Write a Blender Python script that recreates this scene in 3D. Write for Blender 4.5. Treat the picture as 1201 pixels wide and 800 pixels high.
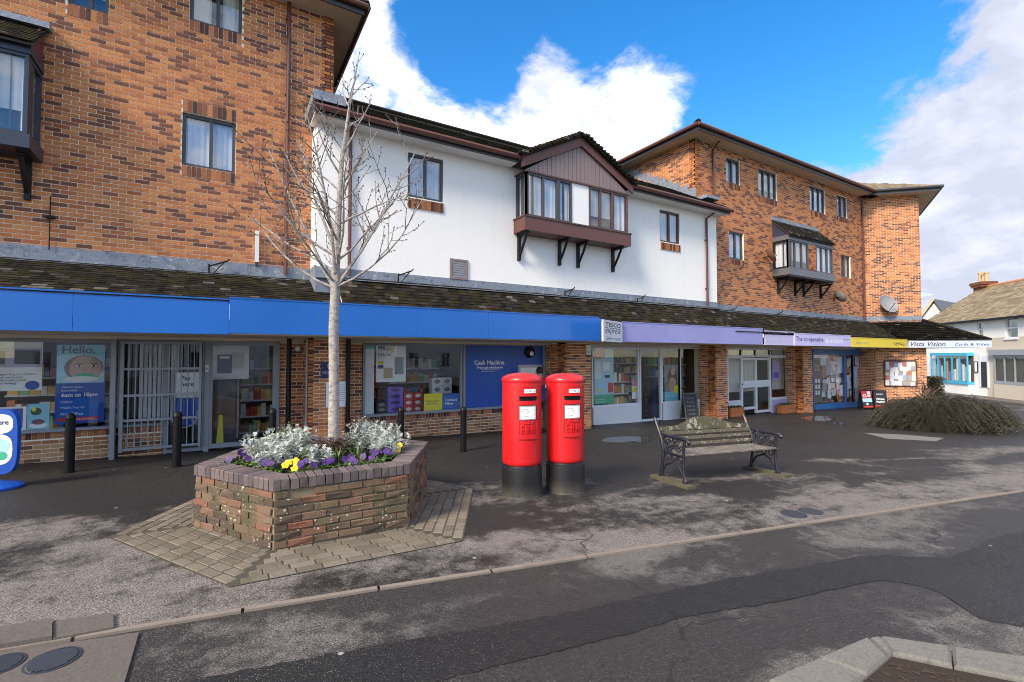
import bpy, math, random
from mathutils import Vector, Matrix, noise
R = math.radians
random.seed(7)
for o in list(bpy.data.objects): bpy.data.objects.remove(o)
S = bpy.context.scene
COL = S.collection

# ---------------------------------------------------------------- camera
CAM = Vector((0, 0, 1.7)); AZ = R(31.1); FPX = 560.0; PITCH = math.atan(17 / FPX)
cd = bpy.data.cameras.new('camera'); cam = bpy.data.objects.new('camera', cd); COL.objects.link(cam)
cd.sensor_width = 36; cd.lens = FPX / 1201 * 36; cd.clip_end = 2000; cd.clip_start = .05
cam.location = CAM; cam.rotation_euler = (R(90) + PITCH, 0, -AZ); S.camera = cam

# ---------------------------------------------------------------- sky, sun, exposure
SUN_AZ, SUN_EL = R(250), R(38)          # azimuth clockwise from +Y
w = bpy.data.worlds.new('World'); S.world = w; w.use_nodes = True
S.view_settings.view_transform = 'Standard'; S.view_settings.look = 'None'
S.view_settings.exposure = 1.35
S.cycles.filter_width = 1.0; S.view_settings.gamma = 1
sl = bpy.data.lights.new('sun', 'SUN'); sun = bpy.data.objects.new('sun', sl); COL.objects.link(sun)
sl.energy = 2.4; sl.angle = R(17); sl.color = (1, .87, .70)
sdir = Vector((math.sin(SUN_AZ) * math.cos(SUN_EL), math.cos(SUN_AZ) * math.cos(SUN_EL), math.sin(SUN_EL)))
sun.location = (-6, -6, 12); sun.rotation_euler = sdir.to_track_quat('Z', 'Y').to_euler()

# pixel helpers: a pixel of the 1201x800 photo gives a direction, the surface it touches gives the distance
_f = Vector((math.sin(AZ) * math.cos(PITCH), math.cos(AZ) * math.cos(PITCH), math.sin(PITCH)))
_r = Vector((math.cos(AZ), -math.sin(AZ), 0)); _u = _r.cross(_f)
def ray(px, py): return _f + _r * ((px - 600.5) / FPX) + _u * ((400 - py) / FPX)
def gz(x): return -.0225 * (max(-40, min(33, x)) + 3)
def G(px, py, h=0):
    d = ray(px, py); z = 0
    for i in range(30):
        t = (z + h - CAM.z) / d.z; p = CAM + d * t; z = gz(p.x)
    return p
def W(px, py, Y):
    d = ray(px, py); return CAM + d * (Y / d.y)
def U(px, Y): return W(px, 417, Y).x
def ZA(px, py, Y): return W(px, py, Y).z
def proj(p):
    v = Vector(p) - CAM; z = v.dot(_f)
    if z < .1: return None
    return 600.5 + FPX * v.dot(_r) / z, 400 - FPX * v.dot(_u) / z, z

# ---------------------------------------------------------------- node helpers
class NT:
    def __init__(s, tree): s.t = tree; s.n = tree.nodes; s.l = tree.links
    def add(s, typ, **kw):
        n = s.n.new(typ)
        for k, v in kw.items():
            if k.startswith('i_'): s.set(n.inputs[k[2:].replace('_', ' ')], v)
            else: setattr(n, k, v)
        return n
    def set(s, sock, v):
        if hasattr(v, 'is_output'): s.l.new(v, sock)
        elif isinstance(v, tuple) and sock.type == 'RGBA' and len(v) == 3: sock.default_value = (*v, 1)
        else: sock.default_value = v
    def math(s, op, a, b=None, c=None, clamp=False):
        n = s.n.new('ShaderNodeMath'); n.operation = op; n.use_clamp = clamp
        for i, v in enumerate((a, b, c)):
            if v is not None: s.set(n.inputs[i], v)
        return n.outputs[0]
    def vmath(s, op, a, b=None):
        n = s.n.new('ShaderNodeVectorMath'); n.operation = op
        s.set(n.inputs[0], a)
        if b is not None: s.set(n.inputs[1], b)
        return n
    def noise(s, vec, scale, detail=4, rough=.55, dist=0):
        n = s.n.new('ShaderNodeTexNoise'); s.set(n.inputs['Vector'], vec)
        n.inputs['Scale'].default_value = scale; n.inputs['Detail'].default_value = detail
        n.inputs['Roughness'].default_value = rough; n.inputs['Distortion'].default_value = dist
        return n.outputs['Fac']
    def ramp(s, fac, stops, interp='LINEAR'):
        n = s.n.new('ShaderNodeValToRGB'); s.set(n.inputs[0], fac); cr = n.color_ramp; cr.interpolation = interp
        while len(cr.elements) < len(stops): cr.elements.new(.5)
        for e, (p, c) in zip(cr.elements, stops):
            e.position = p; e.color = (*c, 1) if isinstance(c, tuple) else (c, c, c, 1)
        return n.outputs[0]
    def sstep(s, v, a, b):
        n = s.n.new('ShaderNodeMapRange'); n.interpolation_type = 'SMOOTHSTEP'; s.set(n.inputs[0], v)
        n.inputs[1].default_value = a; n.inputs[2].default_value = b; return n.outputs[0]
    def mix(s, f, a, b, mode='MIX'):
        n = s.n.new('ShaderNodeMix'); n.data_type = 'RGBA'; n.blend_type = mode
        s.set(n.inputs[0], f); s.set(n.inputs[6], a); s.set(n.inputs[7], b); return n.outputs[2]
    def bump(s, h, strength=.3, dist=.01):
        n = s.n.new('ShaderNodeBump'); s.set(n.inputs['Height'], h)
        n.inputs['Strength'].default_value = strength; n.inputs['Distance'].default_value = dist; return n.outputs[0]

# world: Nishita sky with a layer of broken cumulus cloud
wt = NT(w.node_tree); w.node_tree.nodes.clear()
sky = wt.add('ShaderNodeTexSky', sky_type='NISHITA', sun_disc=False, sun_elevation=SUN_EL, sun_rotation=SUN_AZ,
             air_density=1.0, dust_density=.25, ozone_density=3.0)
tc = wt.add('ShaderNodeTexCoord').outputs['Generated']
sep = wt.add('ShaderNodeSeparateXYZ'); wt.l.new(tc, sep.inputs[0])
zz = wt.math('ADD', wt.math('MAXIMUM', sep.outputs[2], 0.0), .32)
comb = wt.add('ShaderNodeCombineXYZ'); wt.set(comb.inputs[0], wt.math('DIVIDE', sep.outputs[0], zz)); wt.set(comb.inputs[1], wt.math('DIVIDE', sep.outputs[1], zz))
n1 = wt.noise(comb.outputs[0], 1.9, 14, .62, .25)
n2 = wt.noise(comb.outputs[0], 5.5, 12, .66, .35)
dens = wt.math('ADD', wt.math('ADD', wt.math('MULTIPLY', wt.math('SUBTRACT', n1, .5), 1.15), wt.math('MULTIPLY', wt.math('SUBTRACT', n2, .5), .80)), .60)
def blob(px, py, rad, amt):
    d = ray(px, py).normalized()
    dt = wt.vmath('DOT_PRODUCT', tc, tuple(d)).outputs['Value']
    return wt.math('MULTIPLY', wt.sstep(dt, math.cos(R(rad)), 1.0), amt)
for b in ((600, 140, 9, .10), (690, 105, 11, .13), (800, 80, 8, .15), (430, 70, 10, .14), (500, 125, 6, .05), (1170, 200, 17, .20), (1120, 80, 10, .12), (1060, 330, 14, .12), (980, 240, 9, .06),
          (930, 80, 15, -.40), (540, 50, 8, -.26), (860, 195, 8, -.26), (560, 0, 10, -.20), (740, 0, 9, -.24), (1010, 110, 7, -.16), (680, 40, 5, -.08)):
    dens = wt.math('ADD', dens, blob(*b))
cm = wt.sstep(dens, .46, .70)
shade = wt.noise(comb.outputs[0], 4.2, 8, .58)
shv = wt.math('ADD', wt.math('ADD', wt.math('MULTIPLY', shade, .75), wt.math('MULTIPLY', wt.sstep(dens, .5, .95), .16)), blob(1160, 230, 26, -.30))
ccol = wt.ramp(shv, [(.16, (.34, .36, .44)), (.34, (.46, .48, .56)), (.47, (.68, .68, .70)), (.62, (1.06, 1.0, .93))])
hs = wt.add('ShaderNodeHueSaturation'); wt.set(hs.inputs['Color'], sky.outputs[0]); hs.inputs['Saturation'].default_value = 1.35; hs.inputs['Value'].default_value = 1.0
bg1 = wt.add('ShaderNodeBackground', i_Strength=.115); wt.l.new(hs.outputs[0], bg1.inputs[0])
bg2 = wt.add('ShaderNodeBackground', i_Strength=.82); wt.l.new(ccol, bg2.inputs[0])
ms = wt.add('ShaderNodeMixShader'); wt.l.new(cm, ms.inputs[0]); wt.l.new(bg1.outputs[0], ms.inputs[1]); wt.l.new(bg2.outputs[0], ms.inputs[2])
wo = wt.add('ShaderNodeOutputWorld'); wt.l.new(ms.outputs[0], wo.inputs[0])

# ---------------------------------------------------------------- materials
MATS = {}
def newmat(name):
    m = bpy.data.materials.new(name); m.use_nodes = True; t = NT(m.node_tree); b = t.n['Principled BSDF']
    MATS[name] = m; return m, t, b
def pos(t): return t.add('ShaderNodeNewGeometry').outputs['Position']
def plain(name, col, rough=.6, var=.12, scale=6, metal=0, bump=.1, dirt=0, spec=.5):
    m, t, b = newmat(name); p = pos(t)
    n = t.noise(p, scale, 6, .6)
    c = t.mix(n, tuple(x * (1 - var) for x in col), tuple(min(1, x * (1 + var)) for x in col))
    if dirt:
        d = t.sstep(t.noise(p, scale * .35, 7, .65), .52, .72)
        c = t.mix(t.math('MULTIPLY', d, dirt), c, (.09, .075, .055))
    t.set(b.inputs['Base Color'], c); b.inputs['Roughness'].default_value = rough; b.inputs['Metallic'].default_value = metal
    b.inputs['Specular IOR Level'].default_value = spec
    t.set(b.inputs['Roughness'], t.math('ADD', rough - .06, t.math('MULTIPLY', t.noise(p, scale * 3, 4), .12)))
    if bump: t.set(b.inputs['Normal'], t.bump(t.noise(p, scale * 12, 5), bump, .004))
    return m
def rnd(t):
    a = t.add('ShaderNodeObjectInfo').outputs['Random']; g = t.add('ShaderNodeNewGeometry').outputs['Random Per Island']
    return t.math('FRACT', t.math('ADD', a, g))
def brickmat(name, stops, patch=.35, spots=None, moss=0, rough=.85):
    m, t, b = newmat(name); p = pos(t); r = rnd(t)
    pn = t.noise(p, .55, 3, .5)
    f = t.math('ADD', r, t.math('MULTIPLY', t.math('SUBTRACT', pn, .5), patch), clamp=True)
    c = t.ramp(f, stops)
    c = t.mix(t.math('MULTIPLY', t.sstep(t.noise(p, 38, 5, .7), .35, .75), .40), c, t.mix(1, c, (.45, .38, .34), 'MULTIPLY'))
    if moss:
        mk = t.sstep(t.noise(p, 3.2, 8, .7), .50, .64)
        c = t.mix(t.math('MULTIPLY', mk, moss), c, (.075, .07, .035))
    if spots:
        v = t.add('ShaderNodeTexVoronoi'); t.set(v.inputs['Vector'], p); v.inputs['Scale'].default_value = spots[0]
        vr = t.add('ShaderNodeSeparateColor'); t.set(vr.inputs[0], v.outputs['Color']); k = t.math('MULTIPLY', t.math('LESS_THAN', t.math('ADD', v.outputs['Distance'], t.math('MULTIPLY', t.noise(p, 90, 2), .25)), t.math('MULTIPLY', t.math('POWER', vr.outputs[0], 2.5), spots[1] * 2.2)), t.math('MULTIPLY', t.sstep(t.noise(p, 2.3, 3), .44, .6), .8))
        c = t.mix(k, c, (.62, .60, .53))
    t.set(b.inputs['Base Color'], c); b.inputs['Roughness'].default_value = rough
    t.set(b.inputs['Normal'], t.bump(t.noise(p, 70, 6, .7), .5, .006))
    return m
OR = [(0, (.14, .052, .032)), (.18, (.21, .072, .038)), (.30, (.41, .138, .050)), (.55, (.53, .195, .065)), (1, (.59, .245, .086))]
brickmat('brick_orange', OR)
brickmat('brick_plinth', [(0, (.12, .055, .03)), (.3, (.34, .14, .055)), (.7, (.46, .22, .09)), (1, (.5, .29, .14))], rough=.8)
brickmat('brick_soldier', [(0, (.07, .03, .02)), (.3, (.15, .05, .028)), (.6, (.36, .13, .05)), (1, (.50, .22, .08))])
brickmat('brick_planter', [(0, (.07, .05, .036)), (.3, (.13, .088, .058)), (.65, (.185, .125, .078)), (.88, (.20, .115, .075)), (.955, (.22, .10, .06)), (.98, (.22, .088, .052)), (1, (.24, .09, .052))], spots=(34, .26), moss=.9, patch=.06)
brickmat('brick_cap', [(0, (.085, .066, .070)), (.5, (.125, .100, .104)), (1, (.175, .135, .13))], rough=.6, moss=.25)
brickmat('paver', [(0, (.125, .105, .080)), (.5, (.165, .140, .105)), (1, (.21, .18, .14))], moss=.5, rough=.85)
brickmat('roof_tile', [(0, (.028, .023, .019)), (.5, (.05, .040, .032)), (.9, (.05, .04, .03)), (1, (.08, .07, .06))], moss=0)
def tilemat(name, moss_amt, mosscol):
    m, t, b = newmat(name); p = pos(t); r = rnd(t)
    c = t.ramp(r, [(0, (.007, .006, .005)), (.55, (.017, .014, .012)), (.86, (.030, .024, .020)), (.96, (.05, .043, .038)), (1, (.13, .12, .11))]) if 'old' not in name else t.ramp(r, [(0, (.16, .125, .085)), (.5, (.23, .18, .12)), (1, (.32, .26, .18))])
    k = t.math('MULTIPLY', t.sstep(t.noise(p, 4.5, 9, .72), .47, .60), moss_amt)
    mc = t.mix(t.noise(p, 30, 4), mosscol, tuple(x * .45 for x in mosscol))
    c = t.mix(k, c, mc); t.set(b.inputs['Base Color'], c); b.inputs['Roughness'].default_value = .95; b.inputs['Specular IOR Level'].default_value = .15
    t.set(b.inputs['Normal'], t.bump(t.noise(p, 45, 6, .7), .8, .02)); return m
tilemat('tile_moss', .75, (.042, .038, .010)); tilemat('tile_dark', .35, (.028, .025, .010)); tilemat('tile_old', .5, (.30, .25, .12))
plain('mortar', (.88, .79, .64), .95, .18, 9, bump=.4)
plain('mortar_planter', (.22, .175, .115), .95, .35, 8, bump=.6, dirt=.7)
m, t, b = newmat('render_white'); p = pos(t)
mp = t.add('ShaderNodeMapping'); t.set(mp.inputs['Vector'], p); mp.inputs['Scale'].default_value = (3.5, 3.5, .22)
c = t.mix(t.sstep(t.noise(mp.outputs[0], 1.6, 7, .65), .50, .78), (.86, .85, .82), (.82, .81, .78)); c = t.mix(t.math('MULTIPLY', t.sstep(t.noise(p, 2.2, 8, .7), .56, .75), .35), c, (.60, .585, .55))
t.set(b.inputs['Base Color'], c); b.inputs['Roughness'].default_value = .92; t.set(b.inputs['Normal'], t.bump(t.noise(p, 24, 6, .65), .3, .012))
plain('render_cream', (.82, .80, .75), .9, .04, 2, bump=.2, dirt=.10)
plain('render_beige', (.55, .47, .38), .9, .06, 2)
m, t, b = newmat('lead'); p = pos(t)
c = t.ramp(t.noise(p, 6, 9, .72, 1.2), [(.34, (.10, .12, .16)), (.48, (.24, .27, .32)), (.56, (.20, .23, .28)), (.66, (.50, .52, .54))]); t.set(b.inputs['Base Color'], c); b.inputs['Roughness'].default_value = .6; b.inputs['Metallic'].default_value = .25
t.set(b.inputs['Normal'], t.bump(t.noise(p, 12, 4), .4, .02))
plain('fascia_blue', (.016, .135, .50), .26, .12, .8, bump=0, dirt=.06)
plain('fascia_lilac', (.26, .26, .55), .4, .14, 1.5, bump=0, dirt=.12)
plain('fascia_pale', (.45, .42, .62), .4, .10, 1.5, bump=0, dirt=.15)
plain('fascia_coop', (.50, .46, .76), .4, .08, 2, bump=0, dirt=.1)
plain('fascia_yellow', (.78, .58, .02), .4, .08, 2, bump=0, dirt=.12)
plain('fascia_vista', (.50, .56, .70), .4, .06, 2, bump=0, dirt=.12)
plain('panel_blue', (.010, .075, .40), .35, .05, 1, bump=0)
plain('beige_board', (.66, .59, .48), .6, .08, 2, bump=.05, dirt=.25)
plain('soffit', (.62, .53, .38), .7, .05, 2, dirt=.12)
plain('brown_paint', (.115, .042, .034), .45, .10, 4, dirt=.15)
plain('cladding', (.22, .165, .16), .5, .08, 5, bump=.05)
plain('bracket_black', (.010, .009, .010), .5, .2, 9, spec=.3)
plain('frame_dark', (.05, .05, .055), .4, .15, 6)
plain('oriel_grey', (.115, .112, .13), .4, .1, 5, dirt=.15); plain('frame_navy', (.03, .035, .06), .35, .15, 6)
plain('frame_brown', (.085, .042, .035), .4, .15, 6)
plain('frame_grey', (.27, .29, .32), .38, .08, 5, dirt=.12)
plain('frame_white', (.72, .73, .75), .4, .04, 4, dirt=.08)
plain('frame_blue', (.02, .16, .42), .4, .08, 4)
plain('frame_cyan', (.05, .38, .58), .4, .08, 4)
plain('pipe_brown', (.11, .038, .028), .4, .12, 6)
plain('pipe_black', (.005, .005, .006), .5, .2, 6, spec=.25)
plain('curtain', (.74, .74, .77), .95, .05, 8, bump=.1)
plain('curtain_warm', (.70, .66, .58), .95, .08, 8, bump=.1); plain('white', (.80, .80, .80), .5, .03, 4, bump=0)
plain('paper', (.88, .88, .88), .6, .04, 4, bump=0)
plain('ink', (.02, .022, .03), .6, .05, 4, bump=0)
plain('ink_navy', (.02, .03, .12), .6, .05, 4, bump=0)
plain('ink_purple', (.07, .03, .17), .6, .05, 4, bump=0)
plain('red', (.55, .02, .02), .4, .08, 4, bump=0)
plain('yellow', (.80, .70, .03), .5, .05, 4, bump=0)
plain('green', (.05, .42, .24), .5, .08, 4, bump=0)
plain('teal', (.22, .56, .68), .5, .15, 3, bump=0)
plain('sky_print', (.40, .68, .80), .5, .2, 3, bump=0)
plain('skin_print', (.55, .36, .27), .6, .2, 6, bump=0)
plain('maroon', (.12, .035, .055), .5, .1, 4, bump=0)
plain('purple', (.20, .12, .62), .45, .15, 8, bump=0)
plain('pink', (.62, .25, .28), .5, .1, 6, bump=0)
plain('cardboard', (.36, .25, .15), .8, .15, 8, bump=0)
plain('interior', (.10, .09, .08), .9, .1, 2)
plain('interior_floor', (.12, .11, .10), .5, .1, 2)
plain('navy_cloth', (.012, .018, .085), .7, .15, 10)
m, t, b = newmat('goods'); r = rnd(t)
c = t.ramp(r, [(0, (.55, .04, .03)), (.17, (.75, .48, .12)), (.33, (.82, .80, .76)), (.5, (.16, .08, .05)), (.62, (.10, .22, .55)), (.74, (.60, .20, .06)), (.86, (.25, .55, .30)), (1, (.75, .70, .2))], 'CONSTANT')
t.set(b.inputs['Base Color'], c); b.inputs['Roughness'].default_value = .4
m, t, b = newmat('papers'); r = rnd(t)
c = t.ramp(r, [(0, (.75, .76, .80)), (.3, (.62, .66, .80)), (.47, (.25, .40, .58)), (.55, (.80, .79, .76)), (.74, (.50, .16, .12)), (.80, (.66, .60, .46)), (.9, (.35, .33, .36)), (1, (.75, .75, .8))], 'CONSTANT')
t.set(b.inputs['Base Color'], c); b.inputs['Roughness'].default_value = .6
m, t, b = newmat('postbox_red'); p = pos(t)
c = t.mix(t.noise(p, 5, 6), (.55, .008, .012), (.66, .015, .018)); t.set(b.inputs['Base Color'], c)
t.set(b.inputs['Roughness'], t.math('ADD', .24, t.math('MULTIPLY', t.noise(p, 20, 5), .2))); b.inputs['Coat Weight'].default_value = .3
t.set(b.inputs['Normal'], t.bump(t.noise(p, 60, 4), .12, .003))
m, t, b = newmat('postbox_black'); p = pos(t)
k = t.sstep(t.noise(p, 11, 8, .7), .60, .72)
sz = t.add('ShaderNodeSeparateXYZ'); t.set(sz.inputs[0], p)
dz = t.math('MULTIPLY', t.sstep(sz.outputs[2], .06, -.16), t.math('MULTIPLY', t.noise(p, 16, 6), .7))
c = t.mix(t.math('MULTIPLY', k, .45), (.012, .012, .014), (.16, .14, .11)); c = t.mix(dz, c, (.16, .14, .11))
t.set(b.inputs['Base Color'], c); b.inputs['Roughness'].default_value = .45; t.set(b.inputs['Normal'], t.bump(t.noise(p, 40, 5), .3, .004))
def glassmat(name, tint, gl=.0):
    m, t, b = newmat(name); t.n.remove(b)
    tr = t.add('ShaderNodeBsdfTransparent'); tr.inputs[0].default_value = (*tint, 1)
    g = t.add('ShaderNodeBsdfGlossy'); g.inputs['Roughness'].default_value = .0; g.inputs['Color'].default_value = (.95, .97, 1, 1)
    p = pos(t); t.set(g.inputs['Normal'], t.bump(t.noise(p, 1.3, 2), .03, .03))
    ge = t.add('ShaderNodeNewGeometry'); cs_ = t.math('ABSOLUTE', t.vmath('DOT_PRODUCT', ge.outputs['Incoming'], ge.outputs['Normal']).outputs['Value'])
    f = t.math('ADD', t.math('MULTIPLY', t.math('POWER', t.math('SUBTRACT', 1.0, cs_, clamp=True), 5), .9), .04 + gl, clamp=True)
    ms = t.add('ShaderNodeMixShader'); t.l.new(f, ms.inputs[0]); t.l.new(tr.outputs[0], ms.inputs[1]); t.l.new(g.outputs[0], ms.inputs[2])
    t.l.new(ms.outputs[0], t.n['Material Output'].inputs[0])
glassmat('glass', (.97, .98, .98), .005); glassmat('glass_up', (.93, .95, .97), .03)
# grounds
def asphalt(name, mode):
    m, t, b = newmat(name); p = pos(t)
    uv = t.add('ShaderNodeUVMap').outputs[0]; sx = t.add('ShaderNodeSeparateXYZ'); t.set(sx.inputs[0], uv)
    X, D = sx.outputs[0], sx.outputs[1]
    st = t.add('ShaderNodeMapping'); t.set(st.inputs['Vector'], uv); st.inputs['Scale'].default_value = (.55, 1.35, 1)
    big = t.noise(st.outputs[0], .85, 4, .5, .5); edge = t.noise(p, 5.5, 9, .72, .2)
    v = t.math('ADD', t.math('MULTIPLY', big, .60), t.math('MULTIPLY', edge, .40))
    if mode == 'pave':
        bias = t.math('MULTIPLY', t.sstep(D, 1.7, .25), .10)
        bias = t.math('ADD', bias, t.math('MULTIPLY', t.sstep(D, 2.2, 4.0), -.26))
        bias = t.math('ADD', bias, t.math('MULTIPLY', t.sstep(X, .8, -1.0), .075))
        k = t.sstep(t.math('ADD', v, bias), .49, .64)
        dark, light = (.028, .025, .023), (.245, .222, .202)
    elif mode == 'patch':
        k = t.sstep(v, .60, .75); dark, light = (.021, .0205, .0205), (.075, .072, .068)
    else:
        bias = t.math('MULTIPLY', t.sstep(D, -.1, -1.3), -.03)
        bias = t.math('ADD', bias, t.math('MULTIPLY', t.math('MULTIPLY', t.sstep(X, 1.2, 4.2), t.sstep(D, -1.5, -1.9)), .10))
        k = t.sstep(t.math('ADD', v, bias), .49, .62)
        dark, light = (.040, .0375, .036), (.175, .163, .152)
    fine = t.math('ADD', t.math('MULTIPLY', t.noise(p, 85, 3, .8), .6), t.math('MULTIPLY', t.noise(p, 230, 2, .7), .4))
    k2 = t.math('MULTIPLY', k, t.sstep(t.noise(p, 55, 5, .8), .26, .55))
    c = t.mix(t.math('MULTIPLY', k2, .88), dark, light)
    c = t.mix(t.sstep(fine, .40, .62), t.mix(1, c, (.36, .36, .37), 'MULTIPLY'), t.mix(1, c, (1.62, 1.58, 1.55), 'MULTIPLY'))
    vo = t.add('ShaderNodeTexVoronoi'); t.set(vo.inputs['Vector'], p); vo.inputs['Scale'].default_value = 75
    sp = t.math('MULTIPLY', t.math('LESS_THAN', vo.outputs['Distance'], .24), t.math('GREATER_THAN', t.noise(p, 31, 2), .50))
    c = t.mix(t.math('MULTIPLY', sp, .48), c, (.28, .27, .25))
    # chewing gum spots
    vg = t.add('ShaderNodeTexVoronoi'); t.set(vg.inputs['Vector'], p); vg.inputs['Scale'].default_value = 2.1
    gsp = t.math('LESS_THAN', t.math('ADD', vg.outputs['Distance'], t.math('MULTIPLY', t.noise(p, 40, 2), .03)), .052)
    c = t.mix(t.math('MULTIPLY', gsp, .75), c, (.42, .41, .38))
    # cracks and seams
    vc = t.add('ShaderNodeTexVoronoi'); vc.feature = 'DISTANCE_TO_EDGE'
    nz = t.add('ShaderNodeTexNoise'); t.set(nz.inputs['Vector'], p); nz.inputs['Scale'].default_value = 2.2; nz.inputs['Detail'].default_value = 5
    sc_ = t.vmath('SCALE', nz.outputs['Color']); sc_.inputs['Scale'].default_value = .55
    t.set(vc.inputs['Vector'], t.vmath('ADD', p, sc_.outputs[0]).outputs[0]); vc.inputs['Scale'].default_value = .33
    ck = t.math('MULTIPLY', t.math('LESS_THAN', vc.outputs['Distance'], .0035), t.sstep(t.noise(p, 1.1, 3), .48, .6))
    c = t.mix(t.math('MULTIPLY', ck, .7), c, (.012, .012, .012))
    t.set(b.inputs['Base Color'], c)
    wet = t.sstep(t.noise(p, .45, 4), .35, .7)
    t.set(b.inputs['Roughness'], t.math('ADD', t.math('MULTIPLY', k, .34), t.math('ADD', .44, t.math('MULTIPLY', wet, .2))))
    b.inputs['Specular IOR Level'].default_value = .35
    hgt = t.math('ADD', fine, t.math('MULTIPLY', vo.outputs['Distance'], .6))
    t.set(b.inputs['Normal'], t.bump(hgt, .75, .008))
asphalt('asphalt_pave', 'pave'); asphalt('asphalt_road', 'road'); asphalt('asphalt_patch', 'patch')
plain('kerb_edge', (.21, .175, .148), .9, .25, 8, bump=.5, dirt=.3)
plain('kerb_stone', (.20, .19, .17), .9, .5, 60, bump=1.0, dirt=.5)
plain('concrete', (.125, .108, .095), .9, .55, 55, bump=.9, dirt=.4)
plain('joint_dark', (.06, .052, .036), 1, .3, 20); plain('litter', (.05, .032, .022), .9, .5, 30); plain('soil', (.030, .020, .014), 1, .5, 12, bump=1)
plain('iron_cover', (.035, .042, .055), .5, .3, 20, bump=.3)
plain('earth', (.10, .10, .07), 1, .3, .3)
plain('line_paint', (.17, .16, .15), .9, .4, 9, bump=.4, dirt=.4)
m, t, b = newmat('water'); b.inputs['Base Color'].default_value = (.02, .019, .018, 1); b.inputs['Roughness'].default_value = .03; b.inputs['IOR'].default_value = 1.33
# wood, iron, plants
m, t, b = newmat('bench_wood'); p = pos(t)
mp = t.add('ShaderNodeMapping'); t.set(mp.inputs['Vector'], p); mp.inputs['Scale'].default_value = (1.2, 16, 16)
c = t.mix(t.sstep(t.noise(mp.outputs[0], 4, 7, .7), .35, .65), (.06, .05, .04), (.24, .215, .185)); t.set(b.inputs['Base Color'], c); b.inputs['Roughness'].default_value = .8
t.set(b.inputs['Normal'], t.bump(t.noise(mp.outputs[0], 6, 5), .5, .006))
m, t, b = newmat('bench_lichen'); p = pos(t)
k = t.sstep(t.noise(p, 8, 9, .72), .50, .58); k2 = t.sstep(t.noise(p, 4, 6, .6), .42, .55)
c = t.mix(k, (.050, .043, .030), (.30, .28, .22)); c = t.mix(t.math('MULTIPLY', t.math('SUBTRACT', 1, k2), .7), c, (.075, .072, .035))
t.set(b.inputs['Base Color'], c); b.inputs['Roughness'].default_value = .9; t.set(b.inputs['Normal'], t.bump(k, .5, .008))
m, t, b = newmat('bench_slat'); p = pos(t); k = t.sstep(t.noise(p, 16, 9, .7), .56, .62)
c = t.mix(k, t.mix(t.noise(p, 7, 5), (.055, .046, .032), (.12, .10, .07)), (.34, .31, .24)); t.set(b.inputs['Base Color'], c); b.inputs['Roughness'].default_value = .9; t.set(b.inputs['Normal'], t.bump(k, .4, .006))
m, t, b = newmat('iron_navy'); p = pos(t)
k = t.sstep(t.noise(p, 7, 5, .6), .60, .68)
c = t.mix(k, (.010, .012, .022), (.22, .08, .07)); t.set(b.inputs['Base Color'], c); b.inputs['Roughness'].default_value = .45
t.set(b.inputs['Normal'], t.bump(t.noise(p, 60, 4), .3, .004))
plain('plinth_wood', (.085, .075, .045), .9, .3, 9, bump=.5, dirt=.3)
m, t, b = newmat('bark'); p = pos(t)
mp = t.add('ShaderNodeMapping'); t.set(mp.inputs['Vector'], p); mp.inputs['Scale'].default_value = (1, 1, 1.8)
n = t.noise(mp.outputs[0], 18, 8, .7)
c = t.ramp(n, [(.30, (.10, .085, .075)), (.44, (.26, .235, .21)), (.60, (.42, .39, .36))]); t.set(b.inputs['Base Color'], c); b.inputs['Roughness'].default_value = .9
t.set(b.inputs['Normal'], t.bump(n, .6, .006))
plain('twig', (.20, .17, .15), .9, .25, 14); plain('bud', (.09, .06, .045), .8, .2, 9)
def leafmat(name, a, b2, rough=.6, sss=True):
    m, t, b = newmat(name); r = rnd(t); p = pos(t)
    c = t.mix(t.math('ADD', t.math('MULTIPLY', r, .7), t.math('MULTIPLY', t.noise(p, 9, 3), .3)), a, b2)
    t.set(b.inputs['Base Color'], c); b.inputs['Roughness'].default_value = rough
leafmat('leaf_silver', (.30, .34, .29), (.62, .65, .60)); leafmat('leaf_green', (.05, .10, .02), (.14, .22, .05))
leafmat('leaf_olive', (.12, .11, .045), (.25, .22, .10)); leafmat('leaf_dark', (.03, .05, .02), (.09, .11, .05)); leafmat('leaf_brown', (.08, .035, .028), (.17, .09, .06))
leafmat('petal_purple', (.024, .006, .085), (.075, .024, .19)); leafmat('petal_yellow', (.75, .50, .01), (.85, .65, .03)); leafmat('petal_pink', (.6, .2, .3), (.7, .35, .4))
leafmat('bush_leaf', (.010, .0115, .0065), (.066, .060, .034), .6); leafmat('bush_stem', (.022, .016, .011), (.055, .040, .028), .8); leafmat('blade', (.07, .035, .03), (.20, .16, .10), .5)
leafmat('tree_far', (.20, .17, .14), (.30, .26, .22), .9)
plain('slate', (.12, .13, .155), .7, .15, 3); plain('terracotta', (.45, .20, .09), .8, .15, 6); plain('pot_buff', (.52, .36, .20), .8, .15, 6)
plain('dish_grey', (.24, .245, .26), .5, .1, 6); plain('dish_rust', (.20, .12, .085), .6, .25, 8)
plain('skin', (.45, .26, .18), .6, .05, 5, bump=0); plain('hair', (.012, .010, .009), .6, .2, 30); plain('trouser', (.013, .013, .016), .8, .2, 20)
plain('jacket_red', (.45, .02, .025), .7, .12, 20); plain('steel', (.35, .36, .38), .35, .08, 5, metal=.4)
plain('planter_wood', (.34, .12, .035), .7, .2, 10)
plain('chalk', (.035, .037, .04), .8, .3, 12)

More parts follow.
